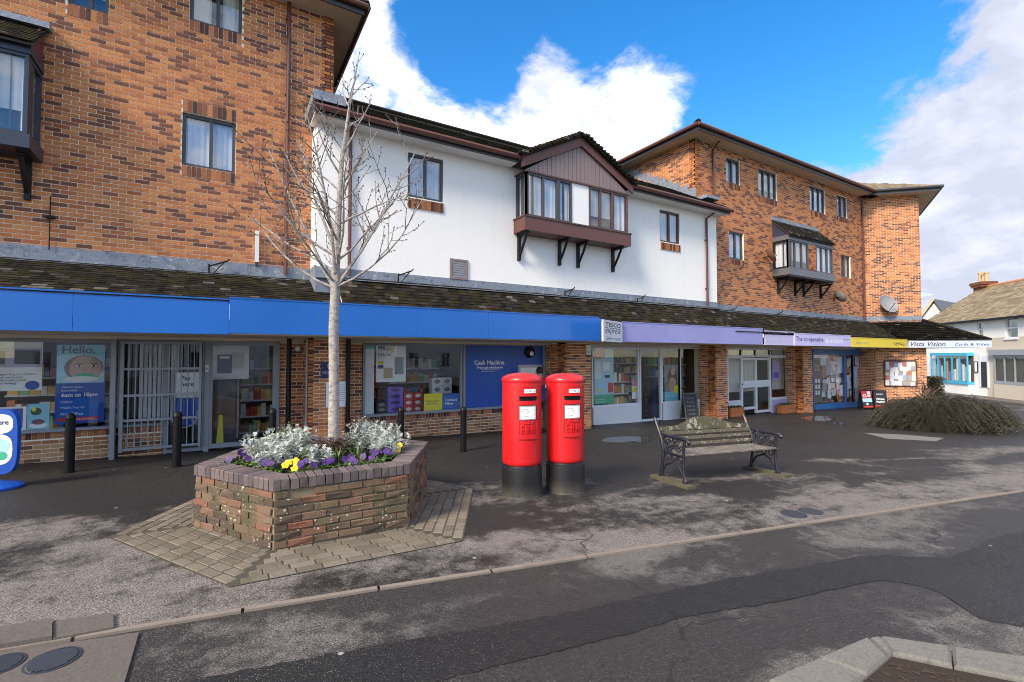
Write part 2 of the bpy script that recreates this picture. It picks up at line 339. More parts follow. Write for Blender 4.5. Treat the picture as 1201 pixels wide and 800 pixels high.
# ---------------------------------------------------------------- mesh helpers
PINV = {}
class MB:
    def __init__(s): s.v = []; s.f = []
    def box(s, a, b, M=None, top=None):
        i = len(s.v); (x0, y0, z0), (x1, y1, z1) = a, b
        P = [(x0, y0, z0), (x1, y0, z0), (x1, y1, z0), (x0, y1, z0), (x0, y0, z1), (x1, y0, z1), (x1, y1, z1), (x0, y1, z1)]
        s.v += [tuple(M @ Vector(q)) if M else q for q in P]
        s.f += [(i, i + 3, i + 2, i + 1), (i + 4, i + 5, i + 6, i + 7), (i, i + 1, i + 5, i + 4), (i + 1, i + 2, i + 6, i + 5), (i + 2, i + 3, i + 7, i + 6), (i + 3, i, i + 4, i + 7)]
        return s
    def poly(s, pts):
        i = len(s.v); s.v += [tuple(p) for p in pts]; s.f.append(tuple(range(i, i + len(pts)))); return s
    def prism(s, pts, off):
        # closed prism: polygon pts swept by vector off
        off = Vector(off); n = len(pts); i = len(s.v)
        s.v += [tuple(p) for p in pts] + [tuple(Vector(p) + off) for p in pts]
        s.f += [tuple(range(i + n - 1, i - 1, -1)), tuple(range(i + n, i + 2 * n))]
        s.f += [(i + k, i + (k + 1) % n, i + n + (k + 1) % n, i + n + k) for k in range(n)]
        return s
    def tube(s, pts, rad, n=6, cap=True):
        pts = [Vector(p) for p in pts]; m = len(pts)
        if not hasattr(rad, '__len__'): rad = [rad] * m
        i0 = len(s.v); up = Vector((0, 0, 1)); pa = None
        for k, p in enumerate(pts):
            d = (pts[min(k + 1, m - 1)] - pts[max(k - 1, 0)]).normalized()
            if pa is None: a = d.orthogonal().normalized()
            else:
                a = pa - d * pa.dot(d); a = a.normalized() if a.length > 1e-5 else d.orthogonal().normalized()
            pa = a; b = d.cross(a)
            for j in range(n):
                q = p + (a * math.cos(2 * math.pi * j / n) + b * math.sin(2 * math.pi * j / n)) * rad[k]; s.v.append(tuple(q))
        for k in range(m - 1):
            for j in range(n):
                s.f.append((i0 + k * n + j, i0 + k * n + (j + 1) % n, i0 + (k + 1) * n + (j + 1) % n, i0 + (k + 1) * n + j))
        if cap: s.f.append(tuple(i0 + j for j in range(n - 1, -1, -1))); s.f.append(tuple(i0 + (m - 1) * n + j for j in range(n)))
        return s
    def lathe(s, prof, c=(0, 0, 0), n=28):
        i0 = len(s.v); m = len(prof); c = Vector(c)
        for r, z in prof:
            for j in range(n): s.v.append((c.x + r * math.cos(2 * math.pi * j / n), c.y + r * math.sin(2 * math.pi * j / n), c.z + z))
        for k in range(m - 1):
            for j in range(n): s.f.append((i0 + k * n + j, i0 + k * n + (j + 1) % n, i0 + (k + 1) * n + (j + 1) % n, i0 + (k + 1) * n + j))
        s.f.append(tuple(i0 + j for j in range(n - 1, -1, -1))); s.f.append(tuple(i0 + (m - 1) * n + j for j in range(n)))
        return s
    def ring(s, c, ax, bx, r, t, n=14):
        c = Vector(c); return s.tube([c + Vector(ax) * (r * math.cos(2 * math.pi * k / n)) + Vector(bx) * (r * math.sin(2 * math.pi * k / n)) for k in range(n + 1)], t, 5)
    def build(s, name, mat, parent=None, smooth=False, M=None):
        me = bpy.data.meshes.new(name); me.from_pydata(s.v, [], s.f); me.materials.append(MATS[mat])
        if smooth:
            me.polygons.foreach_set('use_smooth', [True] * len(me.polygons))
            try: me.set_sharp_from_angle(angle=R(38))
            except Exception: pass
        me.update()
        return link(name, me, parent, M)
def link(name, data, parent=None, M=None):
    o = bpy.data.objects.new(name, data); COL.objects.link(o)
    if parent: o.parent = parent; o.matrix_parent_inverse = PINV.get(parent.name, Matrix.Identity(4))
    if M: o.matrix_basis = M
    return o
def tag(o, label=None, cat=None, group=None, kind=None):
    if label: o['label'] = label
    if cat: o['category'] = cat
    if group: o['group'] = group
    if kind: o['kind'] = kind
    return o
def thing(name, label, cat, loc=(0, 0, 0), group=None):
    o = bpy.data.objects.new(name, None); COL.objects.link(o); o.location = loc; o.empty_display_size = .1
    PINV[o.name] = Matrix.Translation(-Vector(loc)); return tag(o, label, cat, group)
def lthing(name, label, cat, group=None): return thing(name, label, cat, (0, 0, 0), group)   # local build, move afterwards
def place(o, loc, rz=0): o.location = loc; o.rotation_euler = (0, 0, rz); return o
def copy_tree(o, parent=None):
    c = o.copy(); COL.objects.link(c); c.parent = parent
    for ch in list(o.children): copy_tree(ch, c)
    return c
def struct(o): o['kind'] = 'structure'; return o
def frame(ox, oy, a=0, oz=0):
    # wall frame: local u along the wall, d inwards, z up
    return Matrix(((math.cos(a), -math.sin(a), 0, ox), (math.sin(a), math.cos(a), 0, oy), (0, 0, 1, oz), (0, 0, 0, 1)))
UNIT = {}
def unit(mat, name='brick'):
    k = (mat, name)
    if k not in UNIT:
        b = MB().box((-.5, -.5, -.5), (.5, .5, .5)); me = bpy.data.meshes.new(name); me.from_pydata(b.v, [], b.f); me.materials.append(MATS[mat]); UNIT[k] = me
    return UNIT[k]
def pieces(name, boxes, mat, parent, M, limit=300, minpx=9, rest_name=None):
    # boxes: (centre, size[, roll]) in frame M; the largest in view are objects of their own, the rest one joined part
    sc = []
    for k, bx in enumerate(boxes):
        c = M @ Vector(bx[0]); q = proj(c)
        if q and -20 < q[0] < 1221 and -10 < q[1] < 810:
            s = Vector(bx[1]); ax = max(range(3), key=lambda i: s[i]); e = Vector((0, 0, 0)); e[ax] = s[ax] / 2
            a, b = proj(M @ (Vector(bx[0]) - e)), proj(M @ (Vector(bx[0]) + e))
            px = math.hypot(a[0] - b[0], a[1] - b[1]) if a and b else 0
            if px >= minpx: sc.append((px, k))
    sc.sort(reverse=True); pick = {k for _, k in sc[:limit]}
    rest = MB()
    for k, bx in enumerate(boxes):
        c, sz = bx[0], bx[1]; rl = bx[2] if len(bx) > 2 else None
        T = M @ Matrix.Translation(Vector(c))
        if rl is not None: T = T @ rl
        if k in pick: link(name, unit(mat, name), parent, T @ Matrix.Diagonal((*sz, 1)))
        else: h = [x / 2 for x in sz]; rest.box((-h[0], -h[1], -h[2]), (h[0], h[1], h[2]), T)
    if rest.v: tag(rest.build(rest_name or (name + '_field'), mat, parent), kind='stuff')
def cut(segs, a, b):
    out = []
    for s0, s1 in segs:
        if b <= s0 or a >= s1: out.append((s0, s1))
        else:
            if a > s0: out.append((s0, a))
            if b < s1: out.append((b, s1))
    return out
def cells(mb, M, L, z0, z1, ops, d0=0, d1=.22):
    xs = sorted({0, L, *[min(L, max(0, v)) for o in ops for v in o[:2]]}); zs = sorted({z0, z1, *[min(z1, max(z0, v)) for o in ops for v in o[2:4]]})
    for j in range(len(zs) - 1):
        run = None
        for i in range(len(xs) - 1):
            cx, cz = (xs[i] + xs[i + 1]) / 2, (zs[j] + zs[j + 1]) / 2
            solid = not any(o[0] < cx < o[1] and o[2] < cz < o[3] for o in ops)
            if solid and run is None: run = xs[i]
            if (not solid) and run is not None: mb.box((run, d0, zs[j]), (xs[i], d1, zs[j + 1]), M); run = None
        if run is not None: mb.box((run, d0, zs[j]), (L, d1, zs[j + 1]), M)
def brick_wall(parent, M, L, z0, z1, ops=(), mat='brick_orange', limit=300, soldiers=(), name='wall', thick=.22, zbase=None, minpx=9):
    mb = MB(); cells(mb, M, L, z0, z1, ops, 0, thick); wl = mb.build(name, 'mortar', parent)
    boxes = []; allops = list(ops) + list(soldiers); zb = z0 if zbase is None else zbase
    k0 = int(math.floor((z0 - zb) / .070))
    for k in range(k0, int((z1 - zb) / .070) + 1):
        za, zc = zb + k * .070 + .0065, zb + k * .070 + .0635
        if za < z0 - .04 or zc > z1 + .03: continue
        segs = []; u = -.208 * ((k % 2) * .5) + .005 - .208
        while u < L:
            a, b = max(.002, u), min(L - .002, u + .195)
            if b - a > .02: segs.append((a, b))
            u += .208
        for o in allops:
            if o[2] < zc - .01 and o[3] > za + .01:
                segs = cut(segs, o[0] - .006, o[1] + .006)
                for q0, q1 in ((za, o[2] - .006), (o[3] + .006, zc)):
                    if q1 - q0 > .012 and not any(o2 is not o and o2[0] < o[1] - .01 and o2[1] > o[0] + .01 and o2[2] < q1 - .004 and o2[3] > q0 + .004 for o2 in allops):
                        u2 = o[0]
                        while u2 < o[1] - .02: e2 = min(o[1], u2 + .212); boxes.append((((u2 + e2) / 2, .012, (q0 + q1) / 2), (e2 - u2, .042, q1 - q0))); u2 = e2 + .012
        for a, b in segs:
            if b - a > .025:
                j = random.uniform(-.0015, .0015)
                boxes.append((((a + b) / 2, .012 + j, (za + zc) / 2), (b - a, .042, zc - za)))
    pieces('brick', boxes, mat, wl, M, limit, minpx)
    sb = []
    for s in soldiers:
        n = max(1, round((s[1] - s[0]) / .075)); wd = (s[1] - s[0]) / n
        for i in range(n): sb.append(((s[0] + wd * (i + .5), .010, (s[2] + s[3]) / 2), (wd - .010, .042, s[3] - s[2] - .01)))
    if sb: pieces('soldier_brick', sb, 'brick_soldier', wl, M, 120, minpx)
    return wl
WN = [0]
def window(parent, M, u0, u1, z0, z1, cols, fmat='frame_dark', depth=.06, fw=.05, curtain=True, gmat='glass_up', rows=(), cm='curtain', sill=None, name='window'):
    fr = MB()
    fr.box((u0, depth, z0), (u0 + fw, depth + .07, z1), M).box((u1 - fw, depth, z0), (u1, depth + .07, z1), M)
    fr.box((u0 + fw, depth, z1 - fw), (u1 - fw, depth + .07, z1), M).box((u0 + fw, depth, z0), (u1 - fw, depth + .07, z0 + fw), M)
    if isinstance(cols, int): cs = [u0 + (u1 - u0) * k / cols for k in range(cols + 1)]
    else: cs = [u0, *cols, u1]
    for c in cs[1:-1]: fr.box((c - fw * .5, depth - .004, z0 + fw), (c + fw * .5, depth + .066, z1 - fw), M)
    zs = [z0, *rows, z1]
    for r in zs[1:-1]: fr.box((u0 + fw, depth + .004, r - fw * .4), (u1 - fw, depth + .062, r + fw * .4), M)
    if sill: fr.box((u0 - .03, depth - .06, z0 - .04), (u1 + .03, depth + .05, z0 - .002), M)
    win = fr.build(name, fmat, parent)
    for i in range(len(cs) - 1):
        for j in range(len(zs) - 1):
            a, b = cs[i] + fw * .5, cs[i + 1] - fw * .5
            # opening sash: a thin inner frame
            pn = MB().box((a, depth + .03, zs[j] + fw * .4), (b, depth + .036, zs[j + 1] - fw * .4), M); pn.build('pane', gmat, win)
    if curtain:
        WN[0] += 1; style = WN[0] % 5 if cm == 'curtain' else 0; W_ = u1 - u0
        spans = {0: [(0, 1, 0, 1)], 1: [(0, 1, 0, 1)], 2: [(0, .40, 0, 1), (.62, 1, 0, 1)], 3: [(0, 1, .30, 1)], 4: [(0, .55, 0, 1), (.56, 1, .0, 1)]}[style]
        for a_, b_, c_, d_ in spans:
            cu = MB(); n = max(6, int(W_ * (b_ - a_) / .035)); am = .004 if style == 3 else .013
            for k in range(n + 1):
                u = u0 + .01 + (W_ - .02) * (a_ + (b_ - a_) * k / n); d = depth + .088 + am * math.sin(k * 1.9 + WN[0]) + am * .5 * math.sin(k * .7 + u0 * 3)
                cu.v += [tuple(M @ Vector((u, d, z0 + .01 + (z1 - z0 - .02) * c_))), tuple(M @ Vector((u, d, z0 + .01 + (z1 - z0 - .02) * d_)))]
            cu.f += [(2 * k, 2 * k + 2, 2 * k + 3, 2 * k + 1) for k in range(n)]
            cu.build('curtain', 'curtain_warm' if cm == 'curtain' and style in (2, 3) else cm, win, True)
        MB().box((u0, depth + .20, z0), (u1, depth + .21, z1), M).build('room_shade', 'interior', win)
    return win
def text(s, M, width=None, height=None, mat='white', parent=None, shear=0, bold=0, align='LEFT', name='lettering', spacing=1, ext=.0015, bend=None, thick=0):
    cu = bpy.data.curves.new('t', 'FONT'); cu.body = s; cu.align_x = align; cu.shear = shear; cu.offset = bold; cu.extrude = thick; cu.space_character = spacing; cu.resolution_u = 3
    ob = bpy.data.objects.new('t', cu); COL.objects.link(ob)
    me = bpy.data.meshes.new_from_object(ob); bpy.data.objects.remove(ob); bpy.data.curves.remove(cu)
    if not me.vertices: return None
    xs = [v.co.x for v in me.vertices]; ys = [v.co.y for v in me.vertices]; wx = max(xs) - min(xs); hy = max(ys) - min(ys)
    sx = width / wx if width else height / hy; sy = height / hy if height else sx
    x0 = {'LEFT': min(xs), 'CENTER': (min(xs) + max(xs)) / 2, 'RIGHT': max(xs)}[align]
    for v in me.vertices:
        q = Vector(((v.co.x - x0) * sx, (v.co.y - min(ys)) * sy, ext + v.co.z * sx))
        v.co = bend(q) if bend else M @ q
    me.materials.clear(); me.materials.append(MATS[mat]); me.name = name
    return link(name, me, parent)
def tframe(M, u, z, d=0):
    # text frame on a wall frame M: x along u, y up, normal outwards
    o = M @ Vector((u, d, z)); ux = (M.to_3x3() @ Vector((1, 0, 0))); n = -(M.to_3x3() @ Vector((0, 1, 0)))
    return Matrix(((ux.x, 0, n.x, o.x), (ux.y, 0, n.y, o.y), (ux.z, 1, n.z, o.z), (0, 0, 0, 1)))

# ================================================================ GROUND
KP = [G(*q) for q in ((133, 741), (400, 697), (800, 636), (1201, 576))]
def kerbY(x):
    P = KP
    if x <= P[0].x: a, b = P[0], P[1]
    elif x >= P[-1].x: a, b = P[-2], P[-1]
    else:
        for a, b in zip(P, P[1:]):
            if a.x <= x <= b.x: break
    return a.y + (b.y - a.y) * (x - a.x) / (b.x - a.x)
def sheet(name, x0, x1, f0, f1, nx, ny, dz, mat, uvf=None):
    mb = MB(); uv = []
    for i in range(nx + 1):
        x = x0 + (x1 - x0) * i / nx; a, b = f0(x), f1(x)
        for j in range(ny + 1):
            y = a + (b - a) * j / ny; mb.v.append((x, y, gz(x) + dz)); uv.append((x, y - kerbY(x)))
    for i in range(nx):
        for j in range(ny):
            k = i * (ny + 1) + j; mb.f.append((k, k + ny + 1, k + ny + 2, k + 1))
    o = mb.build(name, mat); me = o.data; l = me.uv_layers.new(name='UVMap')
    for lp in me.loops: l.data[lp.index].uv = uv[lp.vertex_index]
    return struct(o)
struct(MB().poly([(-600, -600, -1.1), (600, -600, -1.1), (600, 600, -1.1), (-600, 600, -1.1)]).build('ground', 'earth'))
sheet('road', -40, 75, lambda x: -26, lambda x: 34, 115, 4, -.012, 'asphalt_road')
sheet('pavement', -14, 27.5, lambda x: kerbY(x) + .03, lambda x: 12.0, 83, 6, 0, 'asphalt_pave')
# flush kerb edging along the forecourt
ke = struct(thing('kerb_edging', None, None, (KP[1].x, KP[1].y, gz(KP[1].x))))
x = -13.5; n = 0
while x < 27:
    L = .91; y0, y1 = kerbY(x), kerbY(x + L - .012); a = math.atan2(y1 - y0, L)
    mb = MB(); M = frame(x, y0, a, gz(x)); sl_ = -.0225 * L
    j = random.uniform(-.004, .004)
    pts = [(0, -.012 + j, -.05), (L - .012, -.012 + j, -.05 + sl_), (L - .012, .036 + j, -.05 + sl_), (0, .036 + j, -.05)]
    mb.prism([M @ Vector(p) for p in pts], (0, 0, .056 + random.uniform(-.002, .003)))
    mb.build('edging_stone', 'kerb_edge', ke); x += L; n += 1
# concrete slab with two round covers by the dropped kerb, bottom left
def gpoly(name, pix, h, mat, parent=None, thick=.03):
    P = [G(*q) for q in pix]; mb = MB()
    mb.prism([p + Vector((0, 0, h - thick)) for p in P], (0, 0, thick)); return mb.build(name, mat, parent)
P0, P1 = G(-60, 771), G(131, 738)
struct(gpoly('concrete_apron', [(-90, 779), (163, 742), (146, 800), (120, 860), (-90, 860)], .003, 'concrete', thick=.02))
dk = struct(thing('dropped_kerb', None, None, tuple(P1)))
seg = [(-70, 753, 775), (0, 741, 762.5), (62, 731.5, 752.5), (134, 722, 739)]
for (xa, ta, ba), (xb, tb, bb) in zip(seg, seg[1:]):
    A, B, C, D = G(xa, ba), G(xb - 1, bb), G(xb - 1, tb), G(xa, ta); h = .035 if xb < 100 else .02
    MB().prism([q + Vector((0, 0, -.06)) for q in (A, B, C, D)], (0, 0, .06 + h)).build('kerb_stone', 'concrete', dk)
def cover(px, py, r, label):
    c = G(px, py); o = thing('inspection_cover', label, 'manhole cover', tuple(c), 'round inspection covers')
    MB().lathe([(r * 1.08, -.01), (r * 1.08, .006), (r, .007), (r, .003)], c, 24).build('rim', 'iron_cover', o, True)
    MB().lathe([(r * .985, -.01), (r * .985, .0045)], c, 24).build('plate', 'iron_cover', o)
    rb = MB(); a = R(20)
    for k in range(-4, 5):
        w = math.sqrt(max(0, (r * .9) ** 2 - (k * r * .2) ** 2)); M = frame(c.x, c.y, a, c.z)
        rb.box((-w, k * r * .2 - .012, .004), (w, k * r * .2 + .012, .010), M)
    rb.build('rib', 'iron_cover', o)
cover(62, 775, .118, 'ribbed round inspection cover in the concrete apron, nearer the planter')
cover(-2, 781, .105, 'ribbed round inspection cover at the outer edge of the concrete apron')
cover(931, 603.5, .13, 'small round inspection cover in pavement before the bench, nearer the kerb')
cover(951, 600, .12, 'small round inspection cover in pavement before the bench, farther along')
gp = gpoly('patched_strip', [(1014, 508), (1060, 510), (1107, 514), (1098, 517.5), (1040, 514.5)], .004, 'line_paint', thick=.01); struct(gp)
gp = gpoly('patched_asphalt', [(845, 607), (905, 584), (1000, 592), (1050, 601), (960, 616), (885, 625)], .003, 'concrete', thick=.01)
bpy.data.objects.remove(gp)
up_ = [(205, 800), (300, 782), (400, 763.5), (530, 741), (665, 717), (800, 688), (900, 670), (1020, 650), (1070, 651), (1115, 653), (1160, 632), (1201, 622), (1300, 600)]
lo_ = [(1300, 762), (1201, 735), (1145, 722), (1100, 693), (1068, 683), (1035, 680), (985, 688), (910, 704), (800, 722), (735, 742), (640, 765), (560, 785), (500, 800), (430, 830), (140, 830)]
def ragged(P, sd):
    r_ = random.Random(sd); out = []
    for a, b in zip(P, P[1:]):
        n = max(2, int(math.hypot(a[0] - b[0], a[1] - b[1]) / 9))
        for k in range(n): t_ = k / n; out.append((a[0] + (b[0] - a[0]) * t_, a[1] + (b[1] - a[1]) * t_ + r_.uniform(-1.3, 1.3)))
    return out + [P[-1]]
tp = struct(gpoly('trench_patch', ragged(up_, 1) + ragged(lo_, 2), -.006, 'asphalt_patch', thick=.004))
# puddles: thin water with uneven shores
def puddle(cx, cy, wpx, hpx, label, sd):
    rr = random.Random(sd); pts = []
    for k in range(26):
        a = 2 * math.pi * k / 26; q = 1 + .28 * noise.noise((math.cos(a) * 1.3 + sd, math.sin(a) * 1.3, sd)) + rr.uniform(-.05, .05)
        pts.append(G(cx + wpx * q * math.cos(a), cy + hpx * q * math.sin(a)) + Vector((0, 0, .004)))
    z = max(p.z for p in pts) * .5 + min(p.z for p in pts) * .5
    o = MB().poly(pts[::-1]).build('puddle', 'water'); tag(struct(o))
puddle(737, 516, 31, 3.8, '', 3); puddle(958, 491, 20, 2.6, '', 5); puddle(985, 497, 8, 1.2, '', 8)
# raised bed at the near right: kerb stones round a patch of soil
rb = struct(thing('planting_bed', None, None, tuple(G(1100, 790))))
KH = .095
def hp(px, py): return G(px, py, KH)
outer = [hp(820, 830), hp(900, 797), hp(962, 770), hp(1018, 746)]; inner = [hp(915, 868), hp(968, 822), hp(1016, 790), hp(1042, 768)]
outer2 = [hp(1031, 744.5), hp(1115, 757), hp(1215, 771), hp(1330, 787)]; inner2 = [hp(1046, 764), hp(1118, 779), hp(1215, 798), hp(1330, 820)]
def kstone(a, b, c, d):
    mb = MB(); e = .018; lo = [p - Vector((0, 0, KH + .06)) for p in (a, b, c, d)]; mid = [p - Vector((0, 0, e)) for p in (a, b, c, d)]
    cen = (a + b + c + d) / 4; top = [p + (cen - p).normalized() * e for p in (a, b, c, d)]
    i = 0; mb.v = [tuple(p) for p in lo + mid + top]
    for r_ in (0, 4):
        for k in range(4): mb.f.append((r_ + k, r_ + (k + 1) % 4, r_ + 4 + (k + 1) % 4, r_ + 4 + k))
    mb.f.append((8, 9, 10, 11)); mb.build('kerb_stone', 'kerb_stone', rb)
for A, B in ((outer, inner), (outer2, inner2)):
    for k in range(3):
        g = .012; a, b, c, d = A[k], A[k + 1], B[k + 1], B[k]
        kstone(a.lerp(b, g), a.lerp(b, 1 - g), d.lerp(c, 1 - g), d.lerp(c, g))
kstone(outer[-1].lerp(outer2[0], .1), outer[-1].lerp(outer2[0], .9), inner2[0], inner[-1])
soilp = [p - Vector((0, 0, .03)) for p in inner + inner2] + [hp(1330, 1000) - Vector((0, 0, .03)), hp(950, 1000) - Vector((0, 0, .03))]
MB().poly(soilp).build('bed_soil', 'soil', rb)
lit = MB(); rr = random.Random(4)
for k in range(900):
    px, py = rr.uniform(985, 1330), rr.uniform(772, 880)
    p = hp(px, py) - Vector((0, 0, .025)); s = rr.uniform(.006, .022); a = rr.uniform(0, 6.3)
    if py < 766 + max(0, (px - 1046)) * .19 + 6 + max(0, 1046 - px) * .62: continue
    M = Matrix.Translation(p) @ Matrix.Rotation(a, 4, 'Z') @ Matrix.Rotation(rr.uniform(-.7, .7), 4, 'X'); lit.box((-s, -s * .25, -.002), (s, s * .25, .003), M)
tag(lit.build('bark_litter', 'litter', rb), kind='stuff')

# ================================================================ BUILDINGS
YL, YW, YR, YP, YS = 10.15, 9.5, 9.85, 9.9, 10.5     # planes: left wall, white wall, right wall, pillars, shopfronts
XLC = U(387, YL); XW0, XW1 = U(369, YW), U(842, YW); XR0 = U(818, YR); XR1 = U(1017, YR)
XL0 = -5.6
bl = thing('brick_building', 'orange brick three-storey building with corner oriel, beside the white rendered building', 'building', (XL0, YL, 0))
bw = thing('rendered_building', 'white rendered two-storey building with gabled brown oriel window', 'building', (XW0, YW, 0))
br = thing('brick_building', 'orange brick three-storey building with canted end wing and satellite dishes', 'building', (XR0, YR, 0))
FLZ = 3.15
def opw(px0, px1, py0, py1, Y, M, X0):
    return (U(px0, Y) - X0, U(px1, Y) - X0, ZA(px0, py1, Y), ZA(px0, py0, Y))
# ---- left brick wall
ML = frame(XL0, YL); LL = XLC - XL0
wA = opw(208, 272, 129, 192, YL, ML, XL0)
wB = opw(214, 277, -35, 20, YL, ML, XL0); wB = (wB[0], wB[1], wB[2], wB[2] + .95)
wC = opw(67, 117, -60, 0, YL, ML, XL0); wC = (wC[0], wC[1], wC[2], wC[2] + .95)
sol = []
for q in (wA, wB, wC): sol += [(q[0], q[1], q[3], q[3] + .22), (q[0], q[1], q[2] - .20, q[2])]
ZTOP = 8.62
orU0, orU1 = 1.25, U(40, YL) - XL0
brick_wall(bl, ML, LL, FLZ, ZTOP, [wA, wB, wC], soldiers=sol, zbase=3.15)
brick_wall(bl, frame(XLC, YL, R(90)), 6, FLZ, ZTOP, limit=0, name='side_wall')
for q in (wA, wB, wC): window(bl, ML, q[0], q[1], q[2], q[3], [q[0] + (q[1] - q[0]) * .53], 'frame_dark', depth=.05, fw=.055)
# lead flashing at the foot of the wall
def flashing(parent, X0, X1, Y, z0, z1):
    mb = MB(); x = X0
    while x < X1 - .02:
        e = min(X1, x + 1.5); mb.box((x, Y - .014 - .004 * random.random(), z0 - .05), (e - .004, Y - .008 + .01, z1)); mb.box((x, Y - .13, z0 - .055), (e - .004, Y - .01, z0 - .042)); x = e
    mb.build('lead_flashing', 'lead', parent)
# ---- eaves helper: soffit, fascia board and gutter round a rectangle with a hipped roof
def hip_roof(parent, X0, X1, Y0, Y1, z, ov=.5, pitch=24, tile='tile_dark', gut='pipe_brown'):
    a0, a1, b0, b1 = X0 - ov, X1 + ov, Y0 - ov, Y1 + ov
    MB().box((a0 + .012, b0 + .012, z), (a1 - .012, b1 - .012, z + .02)).build('soffit', 'soffit', parent)
    fb = MB(); fb.box((a0, b0, z - .03), (a1, b0 + .03, z + .17)).box((a0, b0 + .03, z - .03), (a0 + .03, b1, z + .17)).box((a1 - .03, b0 + .03, z - .03), (a1, b1, z + .17))
    fb.build('fascia_board', 'frame_dark', parent)
    g = MB()
    for k in range(2):
        pass
    g.tube([(a0 - .05, b0 - .06, z + .12), (a1 + .05, b0 - .06, z + .12)], .06, 8).tube([(a0 - .06, b0 - .05, z + .12), (a0 - .06, b1, z + .12)], .06, 8).tube([(a1 + .06, b0 - .05, z + .12), (a1 + .06, b1, z + .12)], .06, 8)
    g.build('gutter', gut, parent, True)
    e = .05; c0, c1, d0, d1 = a0 - e, a1 + e, b0 - e, b1 + e; hd = min(c1 - c0, d1 - d0) / 2; H = hd * math.tan(R(pitch)); zb = z + .17
    rf = MB()
    if (c1 - c0) > (d1 - d0): r0, r1 = (c0 + hd, (d0 + d1) / 2, zb + H), (c1 - hd, (d0 + d1) / 2, zb + H)
    else: r0, r1 = ((c0 + c1) / 2, d0 + hd, zb + H), ((c0 + c1) / 2, d1 - hd, zb + H)
    q = [(c0, d0, zb), (c1, d0, zb), (c1, d1, zb), (c0, d1, zb)]
    if (c1 - c0) > (d1 - d0): rf.poly([q[0], q[1], r1, r0]).poly([q[1], q[2], r1]).poly([q[2], q[3], r0, r1]).poly([q[3], q[0], r0])
    else: rf.poly([q[0], q[1], r0]).poly([q[1], q[2], r1, r0]).poly([q[2], q[3], r1]).poly([q[3], q[0], r0, r1])
    rf.poly(q[::-1]).build('roof', tile, parent)
    hp_ = MB(); hp_.tube([q[0], r0], .09, 6).tube([q[1], r0 if (c1 - c0) <= (d1 - d0) else r1], .09, 6).tube([r0, r1], .1, 6); hp_.build('ridge_tiles', 'tile_dark', parent)
hip_roof(bl, XL0, XLC, YL, YL + 7, ZTOP)
def pipe(parent, X, Y, z0, z1, r=.034, mat='pipe_brown', offset=None):
    mb = MB(); y = Y - .05
    if offset: mb.tube([(X + offset[0], Y + offset[1], z1 + offset[2]), (X + offset[0] * .9, Y + offset[1] * .9, z1 + .12), (X, y, z1 - .18), (X, y, z0)], r, 8)
    else: mb.tube([(X, y, z1), (X, y, z0)], r, 8)
    z = z0 + .5
    while z < z1 - .3: mb.box((X - .05, y - .01, z), (X + .05, Y, z + .035)); z += 1.5
    mb.build('downpipe', mat, parent, True)
pipe(bl, U(333, YL), YL, FLZ + .12, ZTOP)
pipe(bl, U(55, YL), YL, FLZ + .2, 4.2, .008, 'pipe_black')
# alarm box / lamp on left wall
al = thing('wall_lamp', 'slim white lamp housing fixed low on the orange brick wall', 'lamp', (U(299, YL), YL, ZA(299, 307, YL)))
X = U(299, YL); MB().box((X - .03, YL - .09, ZA(299, 308, YL)), (X + .035, YL - .008, ZA(299, 272, YL))).build('housing', 'frame_white', al)
MB().box((X - .022, YL - .08, ZA(299, 312, YL)), (X + .027, YL - .012, ZA(299, 308, YL) - .002)).build('cap', 'frame_dark', al)

# ---- pent roof over the shops
def pent(parent, X0, X1, Ya, za, Yb, zb, mat, limit=300, name='pent_roof', skewL=0):
    base = MB(); base.prism([(X0, Ya, za - .06), (X0, Yb, zb - .06), (X0, Yb, zb - .02), (X0, Ya, za - .02)], (X1 - X0, 0, 0)); rf = base.build(name, 'roof_tile', parent)
    Ls = math.hypot(Yb - Ya, zb - za); a = math.atan2(zb - za, Yb - Ya)
    M = Matrix.Translation((X0, Ya, za)) @ Matrix.Rotation(a, 4, 'X'); rows = int(Ls / .095); bx = []
    rl0 = Matrix.Rotation(R(-5), 4, 'X')
    for r_ in range(rows + 1):
        u = -.165 * .5 * (r_ % 2)
        while u < X1 - X0:
            p, q = max(0, u), min(X1 - X0, u + .162)
            if q - p > .03:
                rl = Matrix.Rotation(R(-6 + random.uniform(-1.5, 1.5)), 4, 'X') @ Matrix.Rotation(R(random.uniform(-1.2, 1.2)), 4, 'Y')
                ln = min(.16, Ls - r_ * .095 + .02)
                if ln > .05: bx.append((((p + q) / 2, r_ * .095 + ln / 2 - .03, .006 + random.uniform(-.002, .003)), (q - p, ln, .014), rl))
            u += .165
    pieces('roof_tile', bx, mat, rf, M, limit, 10, 'roof_tile_field')
    return rf
YF = 8.9
ZF1 = 2.60
pent(bl, XL0, XLC, YF + .02, ZF1 - .02, YL - .02, 3.19, 'tile_moss')
flashing(bl, XL0, XW0 - .02, YL, 3.20, 3.41)
pent(bw, XLC, XW1, YF + .02, ZF1 - .02, YW - .02, 3.20, 'tile_moss')
flashing(bw, XW0 - .01, XW1, YW, 3.20, 3.37)
MB().box((XW0 - .012, YW - .016, 2.74), (XLC + .06, YW - .004, 3.14)).box((XW0 - .016, YW - .004, 2.74), (XW0 - .004, YL, 3.40)).build('corner_flashing', 'lead', bw)
pent(br, XW1, XR1 + .35, YF, 2.44, YR - .02, 3.20, 'tile_moss')
flashing(br, XW1 + .01, XR1, YR, 3.20, 3.38)
